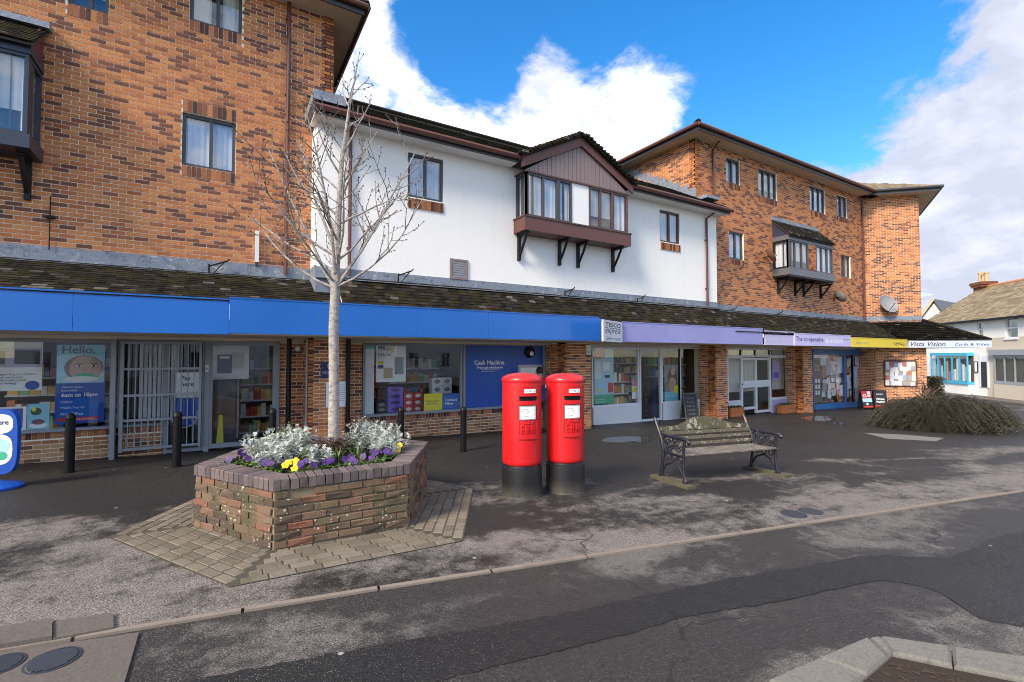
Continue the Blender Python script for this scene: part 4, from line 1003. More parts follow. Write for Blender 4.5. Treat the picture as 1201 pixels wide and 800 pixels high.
# plate stands out from the fascia, turned slightly to the street
e = Vector((b.x - a.x, b.y - a.y, 0)); wd = e.length; SM = frame(a.x, a.y, math.atan2(e.y, e.x)); sz0, sz1 = ZA(719, 401, YF - .35), ZA(719, 376.5, YF - .35)
MB().box((0, 0, sz0), (wd, .04, sz1), SM).build('box', 'frame_white', sg)
MB().box((wd + .002, .0, sz0 - .01), (wd + .03, .05, sz1 + .01), SM).build('edge', 'fascia_blue', sg)
MB().box((-.1, .04, sz1 + .02), (wd + .12, .07, sz1 + .05), SM).build('hanger', 'bracket_black', sg)
text('TESCO', tframe(SM, wd * .1, sz0 + (sz1 - sz0) * .70), wd * .8, (sz1 - sz0) * .2, 'ink', sg, bold=.02)
for k in range(5): MB().box((wd * (.1 + .165 * k), -.003, sz0 + (sz1 - sz0) * .62), (wd * (.1 + .165 * k + .12), -.0005, sz0 + (sz1 - sz0) * .655), SM).build('dash', 'ink_navy', sg)
text('express', tframe(SM, wd * .1, sz0 + (sz1 - sz0) * .32), wd * .8, (sz1 - sz0) * .26, 'ink', sg, shear=.3)
text('24hr cash', tframe(SM, wd * .12, sz0 + (sz1 - sz0) * .08), wd * .76, (sz1 - sz0) * .15, 'ink', sg)
# ---- cash machine panel
ca, cb = xs(545), xs(636)
cp = thing('cash_machine_panel', 'large dark blue wall panel lettered Cash Machine with a built-in cash machine', 'cash machine', (ca, YS, .4))
MB().box((ca, YS - .02, .43), (cb, YS + .1, HZ - .02)).build('panel', 'panel_blue', cp)
fr = MB().box((ca - .05, YS - .05, .40), (ca - .001, YS + .1, HZ)).box((cb + .001, YS - .05, .40), (cb + .05, YS + .1, HZ)).box((ca, YS - .05, .375), (cb, YS + .1, .428)).box((ca, YS - .05, HZ - .019), (cb, YS + .1, HZ)); fr.build('panel_frame', 'frame_grey', cp)
PM = frame(ca, YS - .02)
def tz(px, py): return ZA(px, py, YS - .02)
text('Cash Machine', tframe(PM, xs(556) - ca, tz(556, 428)), xs(591) - xs(556), None, 'white', cp, bold=.02)
text('Free cash withdrawals', tframe(PM, xs(559.5) - ca, tz(559, 432.6)), xs(589.5) - xs(559.5), None, 'white', cp, bold=.02)
text('This machine is monitored\nby security cameras', tframe(PM, xs(564) - ca, tz(564, 436.8)), xs(585) - xs(564), None, 'white', cp)
aa, ab = xs(606.5), xs(634.5)
MB().box((aa, YS - .05, tz(606, 466)), (ab, YS - .021, tz(606, 428))).build('machine_surround', 'steel', cp)
MB().box((aa + .07, YS - .056, tz(606, 447)), (ab - .07, YS - .051, tz(606, 431.5))).build('screen', 'paper', cp)
MB().box((aa + .07, YS - .09, tz(606, 458)), (ab - .07, YS - .051, tz(606, 450))).build('keypad', 'frame_dark', cp)
lp = thing('bulkhead_lamp', 'round black bulkhead lamp on the blue cash machine panel', 'lamp', (xs(620.3), YS - .02, tz(620, 413)))
c = Vector((xs(620.3), YS - .02, tz(620, 413)))
MB().tube([c, c - Vector((0, .05, 0)), c - Vector((0, .09, 0))], [.15, .15, .11], 20).build('hood', 'pipe_black', lp, True)
MB().tube([c + Vector((.02, -.085, -.04)), c + Vector((.02, -.11, -.04))], [.065, .04], 14).build('lens', 'paper', lp, True)
for px, py, Y, nm, lab in ((653.5, 412.5, YS - .02, 'wall_light', 'small round white light on the brick recess beside the cash machine'), (349.5, 409, YS, 'wall_light', 'small round white light in the brick recess beside the glass door')):
    c = W(px, py, Y); o = thing(nm, lab, 'lamp', tuple(c)); MB().tube([c, c - Vector((0, .05, 0)), c - Vector((0, .07, 0))], [.055, .055, .03], 14).build('lens', 'paper', o, True)
    MB().tube([c - Vector((0, -.001, 0)), c - Vector((0, .018, 0))], [.07, .07], 14).build('rim', 'frame_grey', o)

# ---- posters, papers and window displays
def rect(px0, px1, py0, py1, Y): return U(px0, Y), U(px1, Y), ZA(px0, py1, Y), ZA(px0, py0, Y)
YG = YS + .07
def poster(px0, px1, py0, py1, mat, label, Y=YG, name='poster', cat='poster', th=.012):
    a, b, z0, z1 = rect(px0, px1, py0, py1, Y); o = thing(name, label, cat, (a, Y, z0)); MB().box((a, Y, z0), (b, Y + th, z1)).build('sheet', mat, o)
    return o, frame(a, Y), b - a, z0, z1
def patch(o, M, a, b, z0, z1, mat, name='print', d=-.003): return MB().box((a, d, z0), (b, -.0004, z1), M).build(name, mat, o)
# Hello poster
o, M, wd, z0, z1 = poster(66, 124, 404, 497.5, 'panel_blue', 'tall shop poster headed Hello with a face above opening hours')
H = z1 - z0
patch(o, M, .01, wd - .01, z0 + H * .51, z1 - .01, 'sky_print'); patch(o, M, .01, wd - .01, z1 - H * .13, z1 - .005, 'teal', d=-.004)
def ell(cx, cz, rx, rz, mat, d, n=20, parent=o):
    MB().poly([M @ Vector((cx + rx * math.cos(2 * math.pi * k / n), d, cz + rz * math.sin(2 * math.pi * k / n))) for k in range(n)]).build('print', mat, parent)
ell(wd * .56, z0 + H * .70, wd * .40, H * .165, 'cladding', -.0042); ell(wd * .60, z0 + H * .69, wd * .34, H * .165, 'skin_print', -.0045)
for s in (-.15, .15): ell(wd * (.61 + s), z0 + H * .725, wd * .06, H * .013, 'paper', -.0053); ell(wd * (.61 + s), z0 + H * .725, wd * .03, H * .013, 'ink', -.0056); ell(wd * (.61 + s), z0 + H * .752, wd * .085, H * .007, 'leaf_brown', -.0055)
ell(wd * .58, z0 + H * .675, wd * .035, H * .03, 'pink', -.0055); ell(wd * .58, z0 + H * .60, wd * .22, H * .035, 'green', -.0055); ell(wd * .50, z0 + H * .56, wd * .36, H * .035, 'white', -.0065)
text('Hello.', tframe(M, wd * .12, z1 - H * .115, -.005), wd * .66, None, 'ink_navy', o, bold=.02)
text("We're open\neveryday", tframe(M, wd * .12, z0 + H * .395, -.003), wd * .42, None, 'white', o)
text('6am to 10pm', tframe(M, wd * .12, z0 + H * .32, -.003), wd * .74, None, 'white', o, bold=.03)
for k, s in enumerate(('Lottery', 'Mobile Top Up', 'Post Office')):
    zc = z0 + H * (.245 - .075 * k); patch(o, M, wd * .08, wd * .9, zc - .004, zc + H * .058, 'fascia_blue', 'label_bar'); text(s, tframe(M, wd * .12, zc + .012, -.0035), None, H * .034, 'white', o)
patch(o, M, wd * .06, wd * .88, z0 + H * .03, z0 + H * .075, 'red', 'label_bar', -.002); text('TESCO EXPRESS', tframe(M, wd * .3, z0 + H * .038, -.003), wd * .5, None, 'white', o)
o, M, wd, z0, z1 = poster(-40, 50, 398, 460, 'paper', 'white shop poster about children with blue bus picture, next to the face poster'); H = z1 - z0
patch(o, M, 0.01, wd - .01, z0 + H * .46, z0 + H * .84, 'fascia_pale'); patch(o, M, wd * .62, wd - .03, z0 + H * .52, z0 + H * .80, 'ink', d=-.0045); patch(o, M, wd * .1, wd * .5, z0 + H * .52, z0 + H * .78, 'frame_navy', d=-.0045)
text('Supporting our children\nand community\nwith healthy food\nand funding', tframe(M, wd * .40, z0 + H * .12, -.003), wd * .52, None, 'ink_navy', o)
ell(wd * .87, z0 + H * .10, wd * .10, H * .09, 'panel_blue', -.003, parent=o)
o, M, wd, z0, z1 = poster(-30, 33, 479, 508, 'paper', 'blue and white Clubcard prices card low in the shop window'); H = z1 - z0
patch(o, M, .03, wd - .04, z0 + .03, z1 - .03, 'panel_blue'); text('Clubcard\nPrices', tframe(M, wd * .50, z0 + H * .3, -.003), wd * .36, None, 'white', o, bold=.02)
o, M, wd, z0, z1 = poster(34, 60, 474, 506, 'teal', 'small teal food picture poster low in the shop window', name='poster'); H = z1 - z0
ell(wd * .5, z0 + H * .2, wd * .4, H * .10, 'white', -.002, parent=o); ell(wd * .5, z0 + H * .33, wd * .3, H * .10, 'maroon', -.003, parent=o); ell(wd * .4, z0 + H * .72, wd * .25, H * .14, 'leaf_dark', -.003, parent=o); ell(wd * .3, z0 + H * .8, wd * .1, H * .08, 'yellow', -.004, parent=o)
o, M, wd, z0, z1 = poster(207, 235, 437, 467, 'paper', 'white round-cornered sticker reading Pay here behind the grille'); text('Pay\nhere', tframe(M, wd * .2, z0 + (z1 - z0) * .45, -.003), wd * .55, None, 'ink_navy', o, bold=.02)
patch(o, M, 0, wd, z0 - .5, z0, 'panel_blue', 'print', -.002)
# white strips behind the grille: the window's reflection put in as colour
vb = thing('reflection_strips', 'white vertical strips painted as the window reflection behind the grey security grille', 'reflection', (xs(162), YS + .2, .6))
for k in range(9):
    X = xs(162) + k * .065; MB().box((X, YS + .2, .58), (X + .05, YS + .206, HZ)).build('slat', 'curtain', vb)  # each pale strip stands for reflected white, not for a hanging slat
# window 2 contents
o, M, wd, z0, z1 = poster(441, 476, 404, 448.5, 'paper', 'large white lower prices poster with yellow panel'); H = z1 - z0
text('to', tframe(M, wd * .36, z1 - H * .10, -.003), wd * .1, None, 'ink', o); patch(o, M, wd * .06, wd * .30, z1 - H * .12, z1 - H * .04, 'ink_navy')
text('lower\nprices', tframe(M, wd * .08, z1 - H * .34, -.003), wd * .40, None, 'ink', o); patch(o, M, wd * .25, wd * .55, z0 + H * .1, z0 + H * .38, 'pot_buff'); patch(o, M, wd * .06, wd * .24, z0 + H * .48, z0 + H * .56, 'yellow'); patch(o, M, wd * .06, wd * .24, z0 + H * .36, z0 + H * .45, 'ink_navy')
patch(o, M, wd * .62, wd * .92, z0 + H * .2, z0 + H * .66, 'dish_grey'); patch(o, M, wd * .45, wd * .58, z1 - H * .18, z1 - H * .06, 'yellow')
o, M, wd, z0, z1 = poster(497.5, 519, 462, 485.3, 'yellow', 'yellow card reading the power to lower prices', Y=YG - .02); text('The power to\nlower prices', tframe(M, wd * .12, z0 + (z1 - z0) * .42, -.003), wd * .72, None, 'ink', o)
o, M, wd, z0, z1 = poster(519.5, 540, 462, 483, 'fascia_blue', 'blue Clubcard prices card beside the yellow card', Y=YG - .02); text('Clubcard\nPrices', tframe(M, wd * .15, z0 + (z1 - z0) * .38, -.003), wd * .66, None, 'white', o, bold=.02)
o, M, wd, z0, z1 = poster(428.5, 439, 404, 486, 'white', 'tall white strip panel at the side of the cash shop window', name='window_panel', cat='panel'); patch(o, M, 0, wd, z1 - .1, z1, 'green')
def cartons(px0, px1, py_top, py_bot, rows, cols, mat, label, Y=YS + .35, name='carton', band=None):
    a, b, z0, z1 = rect(px0, px1, py_top, py_bot, Y); h = (z1 - z0) / rows; w_ = (b - a) / cols
    for r_ in range(rows):
        for c_ in range(cols):
            o = thing(name, label, 'box', (a + w_ * c_, Y, z0 + h * r_), label); MB().box((a + w_ * c_ + .003, Y, z0 + h * r_), (a + w_ * (c_ + 1) - .003, Y + .22, z0 + h * (r_ + 1) - .004)).build('carton_body', mat, o)
            MB().poly([(a + w_ * (c_ + .5) + w_ * .3 * math.cos(k * .524), Y - .002, z0 + h * (r_ + .5) + h * .28 * math.sin(k * .524)) for k in range(12)]).build('print', band or 'white', o)
shelf = thing('display_plinth', 'dark display ledge inside the cash shop window', 'ledge', (xs(440), YS + .3, 0)); MB().box((xs(441), YS + .28, gz(5)), (xs(541), YS + .8, rect(455, 473, 454, 484, YS + .35)[2] - .002)).build('ledge', 'interior', shelf)
cartons(455, 473, 454, 484, 4, 1, 'purple', 'purple printed carton stacked in the shop window', band='ink_purple'); cartons(474, 496, 461, 484, 3, 2, 'red', 'red and white printed carton stacked in the shop window'); cartons(442, 454, 472, 484, 2, 1, 'ink', 'black printed carton stacked low in the shop window', band='dish_grey')
cartons(507, 530, 443, 462, 2, 2, 'paper', 'white printed carton stacked behind the yellow card', Y=YS + .55, band='dish_grey')
# (white cartons stand on a plinth)
a, b, z0, z1 = rect(507, 530, 443, 462, YS + .55); sh = thing('display_plinth', 'dark display stand under the white cartons', 'ledge', (a, YS + .55, 0)); MB().box((a, YS + .81, gz(6)), (b, YS + 1.3, z0 - .002)).box((a, YS + .56, z0 - .03), (b, YS + .81, z0 - .002)).build('ledge', 'interior', sh)
def shelving(X0, X1, Y, rows, label, zb=None, z1=1.85):
    z0 = gz(X0) if zb is None else zb; o = thing('shop_shelving', label, 'shelves', (X0, Y, z0)); rr = random.Random(int(X0 * 100)); gd = MB()
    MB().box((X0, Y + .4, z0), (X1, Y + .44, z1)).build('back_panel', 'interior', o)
    for k in range(rows):
        z = z0 + .12 + (z1 - z0 - .2) * k / rows; MB().box((X0, Y, z - .03), (X1, Y + .4, z)).build('shelf', 'frame_white', o); u = X0 + .02; hh = (z1 - z0 - .2) / rows - .08
        while u < X1 - .1: w_ = rr.uniform(.06, .15); gd.box((u, Y + .03, z + .001), (u + w_ - .008, Y + .3, z + hh * rr.uniform(.6, 1))); u += w_
    tag(gd.build('goods', 'goods', o), kind='stuff')
shelving(xs(285), xs(333), YS + 1.3, 5, 'shop shelving with packets and jars behind the glass door'); shelving(xs(20), xs(120), YS + 2.0, 6, 'shop shelving with goods behind the left shop window')
shelving(xs(440), xs(560), YS + 2.2, 6, 'shop shelving with goods behind the cash shop window'); shelving(xs(752), xs(795), YS + 1.6, 6, 'shop shelving with red goods behind the open shop door'); shelving(xs(800), xs(838), YS + 1.2, 5, 'shop shelving with goods at the far side of the white shopfront')
shelving(xs(955), xs(1005), YS + 1.0, 5, 'shop shelving with goods behind the blue shopfront')
shelving(xs(721), xs(746), YS + .30, 4, 'low display shelves of packets close behind the white shopfront window', zb=gz(xs(730)), z1=1.35)
shelving(xs(-20), xs(62), YS + .9, 5, 'shop shelving close behind the posters of the first shop window', z1=1.7); shelving(xs(478), xs(540), YS + 1.35, 5, 'shop shelving behind the stacked cartons', z1=1.8)
o, M, wd, z0, z1 = poster(255, 272, 416, 438, 'ink_navy', 'dark notice framed on pale board behind the glass door', Y=YS + .5, name='notice'); patch(o, M, wd * .15, wd * .85, z1 - .08, z1 - .03, 'white'); a_ = MB().box((-.12, .013, z0 - .12), (wd + .3, .03, z1 + .35), M).build('board', 'white', o)
ch = thing('shop_cabinet', 'dark blue drinks cabinet behind the glass door', 'cabinet', (xs(254), YS + .6, gz(0))); a, b = U(254, YS + .6), U(279, YS + .6); MB().box((a, YS + .6, gz(0)), (b, YS + 1.1, 1.30)).build('body', 'frame_navy', ch); MB().box((a + .04, YS + .59, .15), (b - .04, YS + .598, 1.2)).build('glass_front', 'glass', ch); MB().box((b, YS + .58, .05), (b + .03, YS + .62, 1.3)).build('trim', 'frame_grey', ch)
bn = thing('wet_floor_sign', 'yellow folded caution sign standing behind the glass door', 'sign', (xs(256), YS + .25, gz(0))); a = U(255, YS + .25)
MB().prism([(a, YS + .3, gz(0)), (a + .13, YS + .3, gz(0)), (a + .10, YS + .36, .55), (a + .04, YS + .36, .55)], (0, .02, 0)).build('panel', 'yellow', bn); MB().prism([(a, YS + .46, gz(0)), (a + .13, YS + .46, gz(0)), (a + .10, YS + .40, .55), (a + .04, YS + .40, .55)], (0, -.02, 0)).build('panel', 'yellow', bn)
# chemist window
o, M, wd, z0, z1 = poster(697, 719.5, 409, 474.5, 'sky_print', 'tall pale blue window banner with green foot in white shopfront'); H = z1 - z0
patch(o, M, 0, wd, z0, z0 + H * .17, 'green'); text('Prescriptions\ncollected here', tframe(M, wd * .08, z0 + H * .03, -.003), wd * .5, None, 'white', o); ell(wd * .25, z1 - H * .09, wd * .33, H * .105, 'pink', -.004, parent=o); text('2/3', tframe(M, wd * .1, z1 - H * .13, -.005), wd * .3, None, 'white', o)
patch(o, M, wd * .05, wd * .32, z0 + H * .45, z1 - H * .22, 'white'); patch(o, M, wd * .45, wd * .8, z0 + H * .60, z0 + H * .76, 'paper'); patch(o, M, wd * .7, wd * .98, z0 + H * .2, z0 + H * .38, 'red'); patch(o, M, wd * .1, wd * .4, z0 + H * .24, z0 + H * .28, 'yellow'); patch(o, M, wd * .55, wd * .8, z0 + H * .47, z0 + H * .52, 'ink_navy')
o, M, wd, z0, z1 = poster(741, 748, 445, 468, 'paper', 'narrow stack of pink, yellow and white stickers in white shopfront', name='stickers', cat='sticker'); H = z1 - z0; patch(o, M, 0, wd, z0 + H * .65, z1, 'pink'); patch(o, M, 0, wd, z0 + H * .36, z0 + H * .6, 'yellow')
o, M, wd, z0, z1 = poster(779, 797, 428, 471, 'dish_grey', 'window poster of a woman with blue strip and yellow dot'); H = z1 - z0
ell(wd * .52, z0 + H * .62, wd * .32, H * .3, 'leaf_brown', -.002, parent=o); ell(wd * .55, z0 + H * .82, wd * .14, H * .11, 'skin_print', -.003, parent=o); ell(wd * .5, z0 + H * .45, wd * .25, H * .2, 'pot_buff', -.0035, parent=o); patch(o, M, 0, wd, z0, z0 + H * .26, 'teal', d=-.004); ell(wd * .78, z0 + H * .31, wd * .18, H * .12, 'yellow', -.005, parent=o)
text('Flu jabs here', tframe(M, wd * .1, z0 + H * .1, -.005), wd * .55, None, 'white', o)
for (p0, p1, q0, q1, mt, lab) in ((688, 693.5, 404.5, 416, 'paper', 'small white notice plate fixed beside the white shopfront'),):
    o, M, wd, z0, z1 = poster(p0, p1, q0, q1, mt, lab, Y=YP - .03, name='notice', cat='notice'); text('OPEN', tframe(M, wd * .1, z0 + .05, -.003), wd * .8, None, 'ink', o)
fg = thing('covered_stand', 'tall dark blue fabric-covered stand in the open doorway of white shopfront', 'stand', (xs(768), YS + .25, gz(xs(768))))
c = Vector((U(767, YS + .3), YS + .3, gz(xs(768)))); MB().lathe([(.20, 0), (.22, .1), (.20, .35), (.17, .8), (.15, 1.15), (.10, 1.28), (.03, 1.33)], c, 18).build('cover', 'navy_cloth', fg, True); MB().lathe([(.25, -.01), (.25, .04), (.1, .06)], c, 18).build('base', 'pipe_black', fg)
# third and fourth shop contents
o, M, wd, z0, z1 = poster(906, 914, 424, 446, 'fascia_coop', 'lilac poster in the window beside the double doors'); patch(o, M, wd * .1, wd * .9, z0 + .08, z0 + .3, 'purple')
o, M, wd, z0, z1 = poster(890, 894, 449, 455, 'green', 'small green sticker on the double door glass', name='sticker', cat='sticker', Y=YG - .02)
for p0, p1, lab in ((854, 868, 'pale curtain behind the narrow pane left of the double doors'), (871, 884, 'pale curtain behind the nearer double door'), (905, 918, 'pale curtain behind the window right of the double doors')):
    c = thing('curtain', lab, 'curtain', (xs(p0), YS + .4, .1)); cu = MB(); n = 14
    for k in range(n + 1): u = U(p0, YS + .4) + (U(p1, YS + .4) - U(p0, YS + .4)) * k / n; d = YS + .4 + .03 * math.sin(k * 2.1); cu.v += [(u, d, .35), (u, d, HZ)]
    cu.f = [(2 * k, 2 * k + 2, 2 * k + 3, 2 * k + 1) for k in range(n)]; cu.build('cloth', 'render_cream', c, True)
o, M, wd, z0, z1 = poster(954.5, 962, 416, 466, 'maroon', 'maroon window panel with gold script and white price squares'); H = z1 - z0
text('Food\nto Go', tframe(M, wd * .1, z0 + H * .62, -.003), wd * .8, None, 'yellow', o, shear=.3)
for k in range(6): patch(o, M, wd * (.14 + .4 * (k % 2)), wd * (.44 + .4 * (k % 2)), z0 + H * (.05 + .14 * (k // 2)), z0 + H * (.15 + .14 * (k // 2)), 'white')
rr = random.Random(9)
def collage(px0, px1, py0, py1, nx, ny, label, Y=YG, name='poster_collage', M=None, dims=None):
    if dims: a, b, z0, z1 = dims
    else: a, b, z0, z1 = rect(px0, px1, py0, py1, Y); M = frame(a, Y); b -= a; a = 0
    o = thing(name, label, 'posters', tuple(M @ Vector((a, 0, z0))))
    for i in range(nx):
        for j in range(ny):
            w_, h_ = (b - a) / nx, (z1 - z0) / ny; p = a + w_ * (i + rr.uniform(.02, .12)); q = z0 + h_ * (j + rr.uniform(.02, .1)); rot = Matrix.Rotation(R(rr.uniform(-4, 4)), 4, 'Y')
            T = M @ Matrix.Translation((p + w_ * rr.uniform(.3, .6), -.002 - .0012 * ((i * 3 + j * 5) % 7), q + h_ * rr.uniform(.3, .6))) @ rot @ Matrix.Diagonal((w_ * rr.uniform(.65, 1.25), .001, h_ * rr.uniform(.6, 1.3), 1)); link('paper_sheet', unit('papers', 'paper_sheet'), o, T)
    return o
collage(963, 989, 418, 440, 4, 2, 'upper row of colourful posters in the blue shopfront'); collage(963, 989, 443, 466, 5, 3, 'lower rows of black and white cards in the blue shopfront'); collage(992, 999, 420, 466, 2, 5, 'posters on the first blue door leaf'); collage(1001.5, 1009, 420, 466, 2, 4, 'posters on the second blue door leaf')
# notice board on the wing wall
nb = thing('notice_board', 'wooden framed notice board covered in papers on the brick wing wall', 'notice board', tuple(MCG @ Vector((.4, 0, .5))))
na, nb1 = .33, 1.50; nz0, nz1 = ZA(1040, 452, 9.6), ZA(1040, 424, 9.6)
MB().box((na, -.04, nz0), (nb1, -.009, nz1), MCG).build('board', 'cardboard', nb)
f_ = MB().box((na - .04, -.06, nz0 - .04), (na, -.009, nz1 + .04), MCG).box((nb1, -.06, nz0 - .04), (nb1 + .04, -.009, nz1 + .04), MCG).box((na, -.06, nz1), (nb1, -.009, nz1 + .06), MCG).box((na, -.06, nz0 - .04), (nb1, -.009, nz0), MCG); f_.build('board_frame', 'frame_brown', nb)
collage(0, 0, 0, 0, 7, 5, 'overlapping papers pinned to the notice board', M=MCG @ Matrix.Translation((0, -.042, 0)), dims=(na + .02, nb1 - .02, nz0 + .01, nz1 - .01), name='pinned_papers')
# pillar notices
o, M, wd, z0, z1 = poster(377, 391, 425, 444, 'ink_navy', 'navy no-smoking plate on the brick pillar behind the tree', Y=YP - .022, name='notice', cat='sign'); H = z1 - z0
ell(wd * .68, z0 + H * .76, wd * .2, H * .16, 'white', -.002, parent=o); MB().ring(M @ Vector((wd * .68, -.004, z0 + H * .76)), (1, 0, 0), (0, 0, 1), wd * .16, .006, 16).build('red_ring', 'red', o); text('No Smoking\nIt is against the law\nto smoke here', tframe(M, wd * .1, z0 + H * .3, -.002), wd * .7, None, 'white', o)
o, M, wd, z0, z1 = poster(383, 408, 448, 478, 'paper', 'white paper notice taped to the brick pillar behind the tree', Y=YP - .024, name='notice', cat='notice', th=.004); H = z1 - z0
for k in range(9): patch(o, M, wd * .62, wd * (.95 - .12 * rr.random()), z1 - H * (.12 + .08 * k), z1 - H * (.12 + .08 * k) + .012, 'fascia_pale')
# door sensor
o = thing('door_sensor', 'small white sensor box on the grey door post', 'sensor', (xs(243), YS - .05, ZA(242, 432, YS))); MB().box((xs(241.3), YS - .085, ZA(242, 436, YS)), (xs(245), YS - .051, ZA(242, 428, YS))).build('box', 'frame_white', o)
MB().box((xs(242.2), YS - .09, ZA(242, 434, YS)), (xs(244), YS - .0855, ZA(242, 431, YS))).build('lens', 'dish_grey', o)
# ---- security grille
gt = thing('security_grille', 'grey steel folding security grille across the shop entrance', 'gate', (xs(141), YS - .12, gz(xs(141))))
GY = YS - .14; ga0, ga1 = U(141.5, GY), U(237, GY)
for k, py in enumerate((402, 433, 464.5, 494, 528)):
    z = ZA(141, py, GY); MB().box((ga0 + .05, GY - .015, z - .02), (ga1 - .04, GY + .015, z + .02)).build('rail', 'frame_grey', gt)
MB().box((ga0, GY - .03, ZA(141, 531, GY)), (ga0 + .05, GY + .03, ZA(141, 400.5, GY))).build('stile', 'frame_grey', gt); MB().box((ga1 - .04, GY - .03, ZA(141, 531, GY)), (ga1, GY + .03, ZA(141, 400.5, GY))).build('stile', 'frame_grey', gt)
for k in range(11):
    X = ga0 + .05 + (ga1 - ga0 - .1) * (k + .7) / 11.4; MB().box((X - .008, GY - .008, ZA(141, 528, GY)), (X + .008, GY + .008, ZA(141, 402, GY))).build('bar', 'frame_grey', gt)
c = Vector((U(218, GY), GY - .02, ZA(218, 470, GY))); MB().tube([c + Vector((.19 * math.cos(a_ * .21 + math.pi), 0, -.28 + .0 + .19 * -abs(math.sin(a_ * .21)) + .1 * (a_ in (0, 15)))) for a_ in range(16)], .009, 6).build('lock_loop', 'frame_grey', gt)
# ---- iron brackets above the pent roof
bk = lthing('iron_bracket', 'thin black iron bracket rising from the mossy canopy roof', 'bracket', 'iron brackets along the canopy roof')
MB().tube([(0, 0, -.42), (0, -.02, .14)], .016, 6).build('post', 'bracket_black', bk); MB().tube([(0, -.02, .10), (.28, -.02, .22), (.31, -.02, .26)], .014, 6).build('arm', 'bracket_black', bk)
MB().tube([(0, -.02, -.1), (.24, -.02, .2)], .011, 6).build('brace', 'bracket_black', bk); MB().tube([(0, 0, -.38), (.10, -.30, -.52), (.16, -.46, -.60)], .012, 6).build('tie_rod', 'bracket_black', bk)
first = True
for px, py, lab in ((245, 319, 'above the blue fascia under the lone first-floor window'), (467, 329, 'under the white wall window beside the tree'), (662, 348, 'under the gabled oriel'), (747, 356, 'before the white wall right of the gabled oriel'), (857, 368, 'next to the white building corner on the brick wall'),
                (912, 372, 'below the flat-roofed oriel, at its near end'), (962, 379, 'above the purple lettered sign'), (1004, 384, 'above the yellow fascia'), (1043, 389, 'on the canted wing roof')):
    o = bk if first else copy_tree(bk); first = False; o['label'] = 'thin black iron bracket ' + lab; Y_ = (YL if px < 369 else YW if px < 842 else YR) - .08
    if px > 1020: Y_ = YR - .75
    place(o, tuple(W(px, py, Y_)), 0)
# ---- satellite dishes
def dish(px, py, Y, r, mat, label, aim, ny=None):
    c = W(px, py, Y - .22) + Vector((0, .22, 0)) if ny is None else W(px, py, Y) - Vector(ny) * .22; o = thing('satellite_dish', label, 'satellite dish', tuple(c), None); d = Vector(aim).normalized(); a = d.orthogonal().normalized(); b = d.cross(a); mb = MB()
    rows = 5; n = 22; cc = c - Vector((0, .22, 0)) if ny is None else c + Vector(ny) * .22; ctr = len(mb.v)
    for k in range(rows + 1):
        q = k / rows
        for j in range(n): an = 2 * math.pi * j / n; mb.v.append(tuple(cc + d * (.16 * r * q * q * 2) + (a * math.cos(an) + b * math.sin(an)) * r * max(q, .02)))
    for k in range(rows):
        for j in range(n): mb.f.append((k * n + j, k * n + (j + 1) % n, (k + 1) * n + (j + 1) % n, (k + 1) * n + j))
    mb.build('reflector', mat, o, True); MB().tube([c, cc], .02, 6).build('mount', 'bracket_black', o)
    low = cc - Vector((0, 0, r * .9)); foc = cc + d * r * 1.1 - Vector((0, 0, r * .35)); MB().tube([low, foc], .011, 5).build('arm', 'bracket_black', o); MB().tube([foc, foc - d * .07], .03, 8).build('receiver', 'dish_grey', o)
dish(902, 301, YR, .27, 'dish_rust', 'rusty brown satellite dish beside the flat-roofed oriel', (.55, -.5, .45)); dish(984, 349, YR, .26, 'dish_grey', 'small grey satellite dish low on the brick wall under the oriel', (.75, -.25, .55)); dish(1039.5, 358, W(1039.5, 358, 9.25).y, .42, 'dish_grey', 'large grey satellite dish on the canted brick wing', (-.35, -.8, .4), ny=(-.7, -.7, 0))
# flue and aerial behind the roofs
c = W(731, 200, 15.5); o = thing('flue_pipe', 'small metal flue pipe above the white roof', 'flue', tuple(c)); MB().tube([c - Vector((0, 0, .9)), c + Vector((0, 0, .1))], .07, 8).build('pipe', 'steel', o); MB().tube([c + Vector((0, 0, .1)), c + Vector((0, 0, .17)), c + Vector((0, 0, .2))], [.11, .11, .05], 8).build('cowl', 'steel', o)

# ================================================================ STREET THINGS
# ---- hexagonal planter of weathered bricks
PB = G(320, 647); PC = G(489, 618); ang = math.atan2(PC.y - PB.y, PC.x - PB.x); SD = 1.27
hexc = PB + Vector((math.cos(ang + R(60)), math.sin(ang + R(60)), 0)) * SD; hz = gz(hexc.x) - .05; HB = .60
def hexv(r, k): a = ang + R(240) + R(60) * k; return Vector((hexc.x + r * math.cos(a), hexc.y + r * math.sin(a), 0))
pl = thing('brick_planter', 'weathered hexagonal brick planter with dark engineering brick capping', 'planter', (hexc.x, hexc.y, hz))
rr = random.Random(21); hv = hv_ = [hexv(SD, k) for k in range(6)]
core = MB(); inn = [hexv(SD - .012, k) + Vector((0, 0, hz)) for k in range(6)]; inn2 = [hexv(SD - .24, k) + Vector((0, 0, hz)) for k in range(6)]
for k in range(6):
    a, b, c, d = inn[k], inn[(k + 1) % 6], inn2[(k + 1) % 6], inn2[k]; core.prism([a, b, c, d], (0, 0, HB + .015))
core.build('mortar_core', 'mortar_planter', pl)
